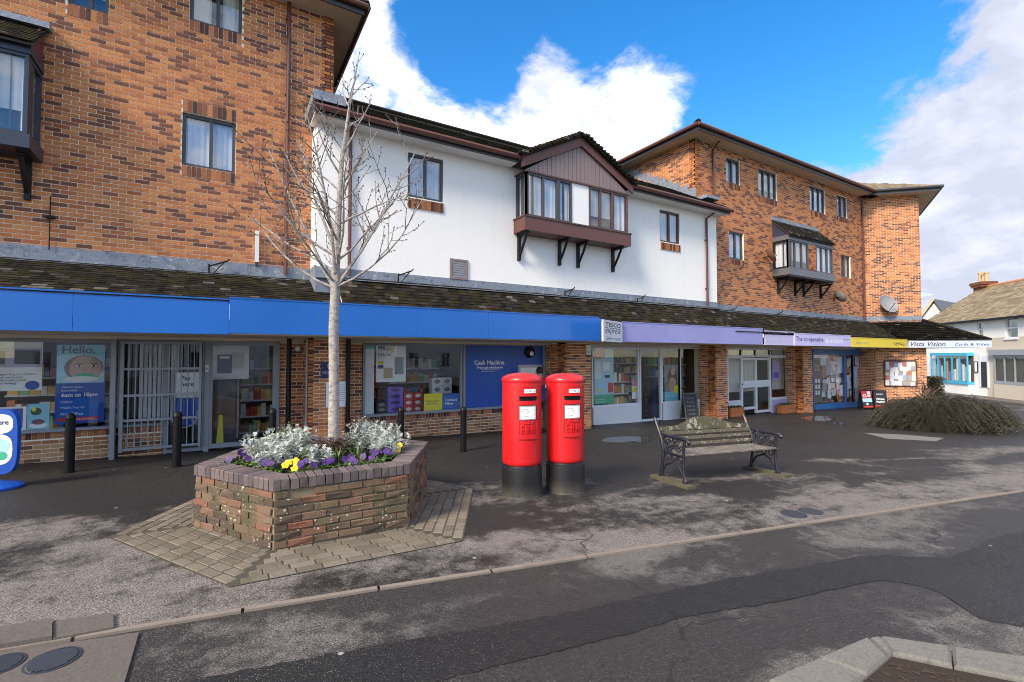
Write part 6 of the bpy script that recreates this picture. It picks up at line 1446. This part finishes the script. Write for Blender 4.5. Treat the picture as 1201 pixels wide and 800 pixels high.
def d1(o, T, w_, h):
    patch(o, T, 0, w_, h * .55, h, 'red'); patch(o, T, 0, w_, h * .33, h * .55, 'sky_print'); patch(o, T, 0, w_, 0, h * .10, 'red'); text('£2.49', tfr(T @ Matrix.Translation((w_ * .08, -.004, h * .62))), w_ * .84, h * .2, 'white', o, bold=.03); patch(o, T, w_ * .6, w_ * .95, h * .84, h * .97, 'white', d=-.005); patch(o, T, w_ * .35, w_ * .55, h * .14, h * .28, 'white')
aboard(1019, 480.5, .50, .82, R(-25), 'red and blue price board standing before the blue shopfront', 'ink', 'bracket_black', d1)
def d2(o, T, w_, h):
    text('ejuice', tfr(T @ Matrix.Translation((w_ * .2, -.002, h * .72))), w_ * .55, h * .14, 'white', o, shear=.3); text('White\nRabbit', tfr(T @ Matrix.Translation((w_ * .12, -.002, h * .26))), w_ * .74, h * .30, 'white', o, bold=.03); patch(o, T, 0, w_, 0, h * .13, 'red')
aboard(1034, 480, .52, .82, R(-40), 'black board with white lettering and red foot, beside the price board', 'ink', 'bracket_black', d2)
# ---- flower boxes by the double doors
for px, py, lab in ((860, 487.5, 'orange wooden trough of dark plants beside the brick pillar'), (921, 481, 'orange wooden trough of dark plants right of the double doors')):
    p = Vector((U(px, YS - .3), YS - .3, 0)); p.z = gz(p.x); o = thing('flower_trough', lab, 'planter', tuple(p)); x0, x1 = p.x - .36, p.x + .36
    for k in range(2): MB().box((x0, p.y - .15, p.z + .02 + k * .16), (x1, p.y - .13, p.z + .17 + k * .16)).build('board', 'planter_wood', o)
    MB().box((x0, p.y - .129, p.z + .01), (x0 + .02, p.y + .15, p.z + .33)).box((x1 - .02, p.y - .129, p.z + .01), (x1, p.y + .15, p.z + .33)).box((x0 + .02, p.y + .13, p.z + .01), (x1 - .02, p.y + .15, p.z + .33)).box((x0 + .02, p.y - .128, p.z), (x1 - .02, p.y + .13, p.z + .28)).build('box', 'planter_wood', o)
    lf = MB(); r_ = random.Random(px)
    for k in range(260): a = r_.uniform(0, 6.28); leaf(lf, Vector((r_.uniform(x0, x1), p.y + r_.uniform(-.12, .12), p.z + .28)), Vector((math.cos(a), math.sin(a), r_.uniform(.5, 2))), Vector((0, 0, 1)), r_.uniform(.08, .16), .012)
    lf.build('foliage', 'leaf_dark', o)
# ---- sprawling shrub and spiky plant
SB = G(1126, 507) + Vector((.65, .55, 0)); sh = thing('sprawling_shrub', 'low brown-green shrub with arching drooping stems on the forecourt edge', 'shrub', tuple(SB)); r_ = random.Random(8); st = MB(); lf = MB()
sr = _r.copy(); sf2 = Vector((-sr.y, sr.x, 0)); HWX, HWY, HH = 2.0, 1.05, .98
for k in range(1500):
    a = r_.uniform(0, 6.28); q = r_.random() ** .55; x, y = HWX * q * math.cos(a) * .84, HWY * q * math.sin(a) * .84; top = HH * (1 - q ** 6 * .7) * r_.uniform(.74, 1.0) * (.92 + .2 * noise.noise((x * 1.6, y * 1.6, 2)))
    P0_ = SB + sr * x + sf2 * y + Vector((0, 0, max(.05, top - .12))); ln = r_.uniform(.35, .85); oa = math.atan2(y / HWY, x / HWX) + r_.uniform(-.9, .9); o1 = sr * math.cos(oa) + sf2 * math.sin(oa); rise = r_.uniform(.04, .20)
    P = [P0_]
    for j in range(1, 7): t_ = j / 6; P.append(P0_ + o1 * ln * t_ * .8 + Vector((0, 0, rise * math.sin(t_ * 2.2) * 1.4 - ln * .62 * t_ ** 2.2)))
    for p in P: p.z = max(p.z, SB.z + .02)
    st.tube(P, [.005, .005, .0045, .004, .0035, .003, .002], 3, False)
    for j in range(24):
        t_ = j / 24; p, d = along(P, min(.999, t_)); sd_ = d.cross(Vector((0, 0, 1))); sd_ = sd_.normalized() if sd_.length > .01 else o1; leaf(lf, p, d * .75 + sd_ * (1 if j % 2 else -1) + Vector((0, 0, r_.uniform(-.2, .35))), Vector((0, 0, 1)), r_.uniform(.05, .08), .012)
st.build('stems', 'bush_stem', sh); lf.build('crown', 'bush_leaf', sh)
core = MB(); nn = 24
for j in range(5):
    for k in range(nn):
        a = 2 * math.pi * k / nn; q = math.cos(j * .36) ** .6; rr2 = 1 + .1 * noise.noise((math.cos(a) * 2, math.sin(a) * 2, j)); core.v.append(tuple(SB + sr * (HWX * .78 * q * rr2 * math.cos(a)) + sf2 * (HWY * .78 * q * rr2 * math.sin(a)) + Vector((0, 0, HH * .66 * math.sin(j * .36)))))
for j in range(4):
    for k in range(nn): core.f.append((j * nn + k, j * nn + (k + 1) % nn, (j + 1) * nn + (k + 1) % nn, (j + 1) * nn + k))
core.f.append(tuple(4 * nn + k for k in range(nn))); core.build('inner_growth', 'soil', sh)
p = SB + sf2 * .5 - sr * .1; spiky('spiky_plant', 'spiky bronze plant with sword leaves rising behind the low shrub', (p.x, p.y, SB.z + .55), 54, 1.05, 'blade', 4, .022, 'shrub', (.35, 1.5))
# ---- person at the cash machine
pp = W(635.5, 515, 9.75); pgz = gz(pp.x)
pe_ = lthing('person', 'person in red and navy jacket with dark trousers using the cash machine', 'person')
J = {'pel': (0, 0, .86), 'wst': (0, .02, 1.0), 'chs': (0, .05, 1.22), 'nk': (0, .08, 1.39), 'hd0': (0, .11, 1.45), 'hd1': (0, .13, 1.53), 'hd2': (0, .13, 1.60)}
verts = []; edges = []; rad = []; idx = {}
def jv(n, p, r_): idx[n] = len(verts); verts.append(p); rad.append(r_)
def je(a, b): edges.append((idx[a], idx[b]))
for n_, r_ in (('pel', (.15, .11)), ('wst', (.14, .10)), ('chs', (.165, .115)), ('nk', (.055, .055)), ('hd0', (.07, .075)), ('hd1', (.078, .092)), ('hd2', (.06, .07))): jv(n_, J[n_], r_)
for a, b in (('pel', 'wst'), ('wst', 'chs'), ('chs', 'nk'), ('nk', 'hd0'), ('hd0', 'hd1'), ('hd1', 'hd2')): je(a, b)
for s, q in ((-1, 'l'), (1, 'r')):
    jv('hip' + q, (s * .09, 0, .80), (.09, .095)); jv('kn' + q, (s * .10, -.01, .45), (.06, .065)); jv('an' + q, (s * .105, .03, .09), (.042, .048)); jv('to' + q, (s * .12, .0 + .14, .035), (.04, .03)); je('pel', 'hip' + q); je('hip' + q, 'kn' + q); je('kn' + q, 'an' + q); je('an' + q, 'to' + q)
    jv('sh' + q, (s * .185, .05, 1.30), (.07, .07)); jv('el' + q, (s * .25, .12, 1.04), (.05, .05)); jv('wr' + q, (s * .17, .33, 1.08), (.035, .035)); jv('pa' + q, (s * .15, .40, 1.09), (.036, .02)); je('chs', 'sh' + q); je('sh' + q, 'el' + q); je('el' + q, 'wr' + q); je('wr' + q, 'pa' + q)
    for f_i in range(5): jv('f%d%s' % (f_i, q), (s * (.15 + (f_i - 2) * .017), .46 + .012 * (2 - abs(f_i - 2)) - (.035 if f_i == 0 else 0), 1.075), (.009, .009)); je('pa' + q, 'f%d%s' % (f_i, q))
me = bpy.data.meshes.new('body'); me.from_pydata(verts, edges, []); bo_ = bpy.data.objects.new('body', me); COL.objects.link(bo_)
sk = bo_.modifiers.new('skin', 'SKIN'); sk.use_smooth_shade = True; ss = bo_.modifiers.new('sub', 'SUBSURF'); ss.levels = 2; ss.render_levels = 2
for v, r_ in zip(me.skin_vertices[0].data, rad): v.radius = r_
me.skin_vertices[0].data[0].use_root = True
bpy.context.view_layer.update(); dg = bpy.context.evaluated_depsgraph_get(); nm = bpy.data.meshes.new_from_object(bo_.evaluated_get(dg)); bpy.data.objects.remove(bo_)
nm.name = 'body'; nm.materials.clear()
for m_ in ('trouser', 'navy_cloth', 'jacket_red', 'skin', 'white'): nm.materials.append(MATS[m_])
for f_p in nm.polygons:
    c = f_p.center; f_p.use_smooth = True
    f_p.material_index = 3 if (c.z > 1.37 or c.y > .34) else 0 if c.z < .84 else 2 if c.z > 1.20 else 4 if c.z > 1.16 else 1
link('body', nm, pe_)
hr = MB(); hr.lathe([(.06, -.09), (.092, -.05), (.098, 0), (.085, .05), (.05, .085), (0, .095)], (0, .115, 1.545), 16); hr.v = [(x * .9, y, z) for x, y, z in hr.v]; hr.build('hair', 'hair', pe_, True)
for s in (-1, 1): MB().lathe([(.012, -.03), (.022, 0), (.012, .03)], (s * .088, .13, 1.51), 8).build('ear', 'skin', pe_, True); MB().lathe([(.010, -.004), (.012, 0), (.004, .008)], (s * .033, .212, 1.52), 8).build('eye', 'ink', pe_, True)
MB().tube([(0, .205, 1.53), (0, .235, 1.49), (0, .21, 1.485)], [.01, .016, .01], 8).build('nose', 'skin', pe_, True); MB().tube([(-.025, .205, 1.462), (0, .213, 1.46), (.025, .205, 1.462)], .006, 6).build('mouth', 'pink', pe_, True)
place(pe_, (pp.x, pp.y, pgz), R(-8))

# ================================================================ FAR STREET
# white cottage shop across the side street
c0 = G(1092, 458.5); cdir = Vector((-.69, -.72, 0)).normalized()
def along_px(px, base, d):
    q = ray(px, 417); # intersect horizontally
    den = q.x * d.y - q.y * d.x; t_ = (base.x * d.y - base.y * d.x) / den; return Vector((q.x * t_, q.y * t_, 0))
ca_ = math.atan2(cdir.y, cdir.x); cb0 = along_px(1086, c0, cdir); cend = along_px(1290, c0, cdir); CLn = (cend - cb0).length; gzc = gz(cb0.x)
MK = frame(cb0.x, cb0.y, ca_, 0)
def ku(px): return (along_px(px, c0, cdir) - cb0).length
def kz(px, py): p = along_px(px, c0, cdir); f_ = Vector((p.x, p.y, 1.7)); d = ray(px, py); t_ = p.x / d.x; return 1.7 + d.z * t_
# the cottage front faces the side street: inward direction must point away from the camera
din = MK.to_3x3() @ Vector((0, 1, 0)); to_cam = -Vector((cb0.x, cb0.y, 0))
ct = thing('cottage_shop', 'white rendered cottage shops with old tiled roof and brick chimney across the side street', 'building', (cb0.x, cb0.y, gzc))
sgn = -1 if din.dot(to_cam) > 0 else 1
def KB(a, b, m):  # box in cottage frame with depth measured into the house
    return m.box((a[0], min(a[1] * sgn, b[1] * sgn), a[2]), (b[0], max(a[1] * sgn, b[1] * sgn), b[2]), MK)
ez = kz(1100, 380); wz = [ (1115, 1126, 381, 388), (1147, 1154, 378, 396), (1180, 1194.5, 373, 397)]
ops = []
for p0, p1, y0, y1 in wz: ops.append((ku(p0), ku(p1), kz(p0, y1), kz(p0, y0)))
mb = MB()
uspl = ku(1157)
xs_ = sorted({0, CLn, uspl, *[v for o_ in ops for v in o_[:2]]}); 
wl_w, wl_b = MB(), MB(); zsplit = kz(1170, 396)
def kcells(m, u0, u1, z0, z1):
    us = sorted({u0, u1, *[min(u1, max(u0, v)) for o_ in ops for v in o_[:2]]}); zs = sorted({z0, z1, *[min(z1, max(z0, v)) for o_ in ops for v in o_[2:4]]})
    for i in range(len(us) - 1):
        for j in range(len(zs) - 1):
            cu, cz = (us[i] + us[i + 1]) / 2, (zs[j] + zs[j + 1]) / 2
            if not any(o_[0] < cu < o_[1] and o_[2] < cz < o_[3] for o_ in ops): KB((us[i], 0, zs[j]), (us[i + 1], .25, zs[j + 1]), m)
kcells(wl_w, 0, CLn, zsplit, ez); kcells(wl_w, 0, uspl, gzc - .3, zsplit); kcells(wl_b, uspl, CLn, gzc - .3, zsplit)
wl_w.build('wall', 'render_cream', ct); wl_b.build('lower_wall', 'render_beige', ct)
for o_ in ops:
    m = MB(); f_ = .07; KB((o_[0], .06, o_[2]), (o_[0] + f_, .14, o_[3]), m); KB((o_[1] - f_, .06, o_[2]), (o_[1], .14, o_[3]), m); KB((o_[0] + f_, .06, o_[3] - f_), (o_[1] - f_, .14, o_[3]), m); KB((o_[0] + f_, .06, o_[2]), (o_[1] - f_, .14, o_[2] + f_), m); zc = (o_[2] + o_[3]) / 2; KB((o_[0] + f_, .05, zc - .04), (o_[1] - f_, .13, zc + .04), m)
    w_ = m.build('window', 'frame_white', ct); m = MB(); KB((o_[0] + f_, .10, o_[2]), (o_[1] - f_, .106, o_[3]), m); m.build('pane', 'glass_up', w_); m = MB(); KB((o_[0], .3, o_[2]), (o_[1], .32, o_[3]), m); m.build('room', 'frame_navy', w_); m = MB(); KB((o_[0] - .06, -.06, o_[2] - .08), (o_[1] + .06, .05, o_[2] - .002), m); m.build('sill', 'frame_white', w_)
dh = 3.6; rz_ = kz(1152, 352)
def KP3(u, d, z): return MK @ Vector((u, d * sgn, z))
rf = MB(); rf.prism([KP3(-.25, -.3, ez - .02), KP3(-.25, dh, ez + 2.6), KP3(-.25, dh, ez + 2.45), KP3(-.25, -.3, ez - .12)], tuple(MK.to_3x3() @ Vector((CLn + .5, 0, 0)))); rfo = rf.build('roof', 'tile_old', ct)
rt_ = MB(); a0 = math.atan2(2.6, dh + .3)
for r_i in range(22):
    for k in range(int((CLn + .4) / .34)):
        t_ = r_i / 22; c = KP3(-.2 + .34 * (k + .5 * (r_i % 2) + .3), -.3 + (dh + .3) * t_, ez + .0 + 2.6 * t_); M_ = Matrix.Translation(c) @ Matrix.Rotation(ca_, 4, 'Z') @ Matrix.Rotation(a0 * sgn, 4, 'X'); rt_.box((-.155, -.12, -.01), (.155, .12, .025), M_)
tag(rt_.build('roof_tile_field', 'tile_old', rfo), kind='stuff')
m = MB()
for k in range(int(CLn / .45)): c = KP3(.2 + .45 * k, dh, ez + 2.62); m.tube([c, c + cdir * .42], [.13, .11], 7)
m.build('ridge_tiles', 'terracotta', ct); m = MB(); m.tube([KP3(-.25, -.36, ez - .06), KP3(CLn, -.36, ez - .06)], .06, 6); m.build('gutter', 'pipe_black', ct)
# gable end wall and back
m = MB(); m.prism([KP3(0, .25, gzc - .3), KP3(0, dh * 2, gzc - .3), KP3(0, dh * 2, ez), KP3(0, dh, ez + 2.45), KP3(0, .25, ez + .1)], tuple(MK.to_3x3() @ Vector((.2, 0, 0)))); m.build('gable_wall', 'render_cream', ct)
m = MB(); m.prism([KP3(-.25, dh * 2 + .3, ez - .02), KP3(-.25, dh, ez + 2.6), KP3(-.25, dh, ez + 2.45), KP3(-.25, dh * 2 + .3, ez - .12)], tuple(MK.to_3x3() @ Vector((CLn + .5, 0, 0)))); m.build('rear_roof', 'tile_old', ct)
# chimney
cu = ku(1096) ; m = MB(); cc_ = KP3(.1, dh, 0); zc0, zc1 = ez + 1.9, kz(1100, 334) + .9
chm = thing('chimney_stack', 'brick chimney stack with three buff pots on the cottage roof', 'chimney', (cc_.x, cc_.y, zc0)); 
cpx = 1134; cq = None
for u in range(0, 400):
    p = KP3(u * .02, dh, ez + 2.8); q = proj(p)
    if q and q[0] >= cpx: cq = u * .02; break
cq = .5 if cq is None else cq
def zpx(py, u): 
    p = KP3(u, dh, 0); d = ray(*(proj(p + Vector((0, 0, 6)))[0], py)); return 1.7 + d.z * (p.x / d.x)
zt_ = zpx(332, cq); mbx = MB(); KB((cq - .42, dh - .35, ez + 1.7), (cq + .42, dh + .35, zt_ - .3), mbx); mbx.build('stack', 'brick_soldier', chm)
mbx = MB(); KB((cq - .52, dh - .45, zt_ - .3), (cq + .52, dh + .45, zt_ - .15), mbx); KB((cq - .58, dh - .5, zt_ - .149), (cq + .58, dh + .5, zt_ + .05), mbx); mbx.build('corbel', 'brick_soldier', chm)
for du, hh in ((-.28, .75), (.05, .62), (.32, .7)): c = KP3(cq + du, dh, zt_ + .05); MB().lathe([(.14, 0), (.12, .1), (.11, hh - .12), (.15, hh - .1), (.14, hh)], c, 12).build('chimney_pot', 'pot_buff', chm, True)
# shopfronts of the cottage
def kfront(p0, p1, y0, y1, cols, fm, name, bay=0):
    u0, u1, z1, z0 = ku(p0), ku(p1), kz(p0, y0), kz(p0, y1); m = MB(); f_ = .08; d0 = -bay
    KB((u0, d0 - .02, z1 - f_), (u1, -.001, z1 + .12), m); KB((u0, d0 - .02, z0 - .1), (u1, -.001, z0 + f_), m)
    for k in range(cols + 1): u = u0 + (u1 - u0 - f_) * k / cols; KB((u, d0, z0 + f_), (u + f_, d0 + .06, z1 - f_), m)
    w_ = m.build(name, fm, ct)
    for k in range(cols): m = MB(); KB((u0 + (u1 - u0 - f_) * k / cols + f_, d0 + .02, z0 + f_), (u0 + (u1 - u0 - f_) * (k + 1) / cols, d0 + .026, z1 - f_), m); m.build('pane', 'glass', w_)
    m = MB(); KB((u0, -.03, z0), (u1, -.004, z1), m); m.build('backing', 'interior' if bay else 'interior', w_); return w_, u0, u1, z0, z1
wv, u0, u1, z0, z1 = kfront(1098, 1142, 416, 446, 5, 'frame_cyan', 'bay_shop_window', .35)
for k in range(14):
    u = u0 + (u1 - u0) * (k + .3) / 14; m = MB(); h = rr.uniform(.3, .9); KB((u, -.22, z0 + .1), (u + .12, -.15, z0 + .1 + (z1 - z0 - .2) * h), m); m.build('display_item', rr.choice(['sky_print', 'pot_buff', 'paper', 'fascia_lilac', 'paper']), wv)
m = MB(); KB((u0, -.30, gzc - .1), (u1, -.001, z0 - .11), m); m.build('stall_riser', 'render_cream', ct)
u0, u1, z0, z1 = ku(1150.5), ku(1158), kz(1150, 454), kz(1150, 417)
m = MB(); KB((u0, -.03, z0), (u1, -.001, z1 - .4), m); m.build('door', 'ink', ct); m = MB(); KB((u0, -.03, z1 - .38), (u1, -.001, z1), m); m.build('fanlight', 'frame_white', ct); m = MB(); KB((u0 - .12, -.05, z0), (u0 - .002, -.001, z1 + .1), m); KB((u1 + .002, -.05, z0), (u1 + .12, -.001, z1 + .1), m); m.build('door_frame', 'frame_white', ct)
wv, u0, u1, z0, z1 = kfront(1168, 1206, 417, 448, 3, 'frame_grey', 'shop_window', .12); m = MB(); KB((u0 - .2, -.25, z1 + .02), (u1 + 1, -.001, z1 + .34), m); m.build('fascia', 'frame_grey', ct); m = MB(); KB((u0, -.15, gzc - .1), (u1, -.001, z0 - .11), m); m.build('stall_riser', 'render_beige', ct)
m = MB(); KB((ku(1143), -.04, kz(1143, 437)), (ku(1147), -.002, kz(1143, 424)), m); m.build('menu_board', 'ink', ct); m = MB(); KB((ku(1143) + .05, -.045, kz(1143, 436)), (ku(1147) - .05, -.041, kz(1143, 425)), m); m.build('menu_sheet', 'paper', ct)
# pavement and kerb in front of the cottage
cs = MB(); pts = [KP3(-3, -.0, gzc), KP3(CLn, 0, gzc), KP3(CLn, -1.5, gzc), KP3(-3, -1.5, gzc)]; cs.prism([p - Vector((0, 0, .1)) for p in pts], (0, 0, .16)); struct(cs.build('far_pavement', 'concrete'))
# grey slate gable house behind
g0 = W(1085, 417, 14.5); gh = thing('slate_house', 'grey slate-roofed house glimpsed behind the brick wing', 'building', (46, 14, -.8))
HX = 46; hy = U  # placed on the ray through the pixel at 46 m along the street
def AX(px, py, X): d = ray(px, py); t_ = X / d.x; return CAM + d * t_
A_, B_ = AX(1079, 376, HX), AX(1096, 352.5, HX + 1.5); off = AX(1121, 358.6, (HX + 1.5) * 64.5 / 58.4) - B_; off.z = 0; C_ = Vector((2 * B_.x - A_.x, 2 * B_.y - A_.y, A_.z)); bz = -.8
m = MB(); m.prism([Vector((A_.x, A_.y, bz)), Vector((C_.x, C_.y, bz)), C_, B_ - Vector((0, 0, .15)), A_], tuple(off)); m.build('walls', 'render_cream', gh)
m = MB(); ov_ = -off.normalized() * .3; dn = (A_ - B_).normalized() * .4
m.prism([A_ + dn + ov_, B_ + ov_, B_ + ov_ + Vector((0, 0, .12)), A_ + dn + ov_ + Vector((0, 0, .12))], tuple(off * 1.05)); m.build('roof', 'slate', gh)
m = MB(); m.prism([C_ + ov_, B_ + ov_, B_ + ov_ + Vector((0, 0, .12)), C_ + ov_ + Vector((0, 0, .12))], tuple(off * 1.05)); m.build('rear_roof', 'slate', gh)
m = MB(); m.tube([A_ + dn + ov_ * 1.1 + Vector((0, 0, .06)), B_ + ov_ * 1.1 + Vector((0, 0, .06))], .10, 5); m.build('verge', 'pot_buff', gh)
# far bare trees
def far_tree(px, py, X, h, seed):
    r_ = random.Random(seed); p = AX(px, py, X); base = Vector((p.x, p.y, -.9)); o = thing('bare_tree', 'distant hazy leafless tree rising behind the slate-roofed house', 'tree', tuple(base), 'distant trees'); tk = MB(); cr = MB(); tk.tube([base, base + Vector((0, 0, h * .5))], [.25, .12], 6); top = base + Vector((0, 0, h * .45))
    for k in range(150):
        a = r_.uniform(0, 6.28); el = r_.uniform(.2, 1.5); L = h * .55 * r_.uniform(.6, 1); d = Vector((math.cos(a) * math.cos(el), math.sin(a) * math.cos(el), math.sin(el))); q = top + d * L; cr.tube([top + d * L * .2, top + d * L * .6 + Vector((r_.uniform(-.3, .3), r_.uniform(-.3, .3), 0)), q], [.05, .03, .012], 3, False)
        for j in range(5): cr.tube([top + d * L * r_.uniform(.5, .9), q + Vector((r_.uniform(-.8, .8), r_.uniform(-.8, .8), r_.uniform(-.3, .6)))], [.018, .01], 3, False)
    tk.build('trunk', 'tree_far', o); cr.build('crown', 'tree_far', o)
far_tree(1112, 400, 75, 8.4, 1); far_tree(1090, 400, 78, 7.6, 2)
# olive hedge between
hp0 = AX(1090, 417, 31); hd = thing('clipped_hedge', 'olive green hedge beside the cottage shop', 'hedge', (hp0.x, hp0.y, -.76)); lf = MB(); r_ = random.Random(31)
for k in range(3500): p = Vector((hp0.x + r_.uniform(-.3, 1.2), hp0.y + r_.uniform(-.25, .6), -.76 + 1.35 * r_.random())); a = r_.uniform(0, 6.28); leaf(lf, p, Vector((math.cos(a), math.sin(a), r_.uniform(-.4, .8))), Vector((0, 0, 1)), .13, .04)
lf.build('foliage', 'leaf_olive', hd)
# houses across the road, seen only as reflections in the shop glass
for k, (x0, x1, mt, lab) in enumerate(((-13, -3.5, 'render_cream', 'cream terraced house across the road, the end nearer the shop grille'), (-3.4, 5.5, 'render_white', 'white terraced house across the road opposite the planter'), (5.6, 15, 'render_cream', 'cream terraced house across the road opposite the pillar boxes'), (15.2, 26, 'render_white', 'white terraced house across the road opposite the double doors'))):
    Yh = -27; ho = thing('terraced_house', lab, 'house', (x0, Yh, gz(x0))); M = frame(x1, Yh, R(180)); L = x1 - x0; ops_ = []
    for i in range(3):
        u = L * (i + .5) / 3; ops_.append((u - .5, u + .5, 3.3, 4.8)); ops_.append((u - .5, u + .5, .5, 2.0))
    m = MB(); cells(m, M, L, -.9, 5.6, ops_, 0, .25); m.build('wall', mt, ho)
    for q in ops_: window(ho, M, q[0], q[1], q[2], q[3], 2, 'frame_white', depth=.08, rows=((q[2] + q[3]) / 2,), cm='frame_navy')
    MB().prism([(x0 - .1, Yh + .4, 5.5), (x0 - .1, Yh - 4, 8.3), (x0 - .1, Yh - 8.4, 5.5)], (L + .05, 0, 0)).build('roof', 'slate', ho)
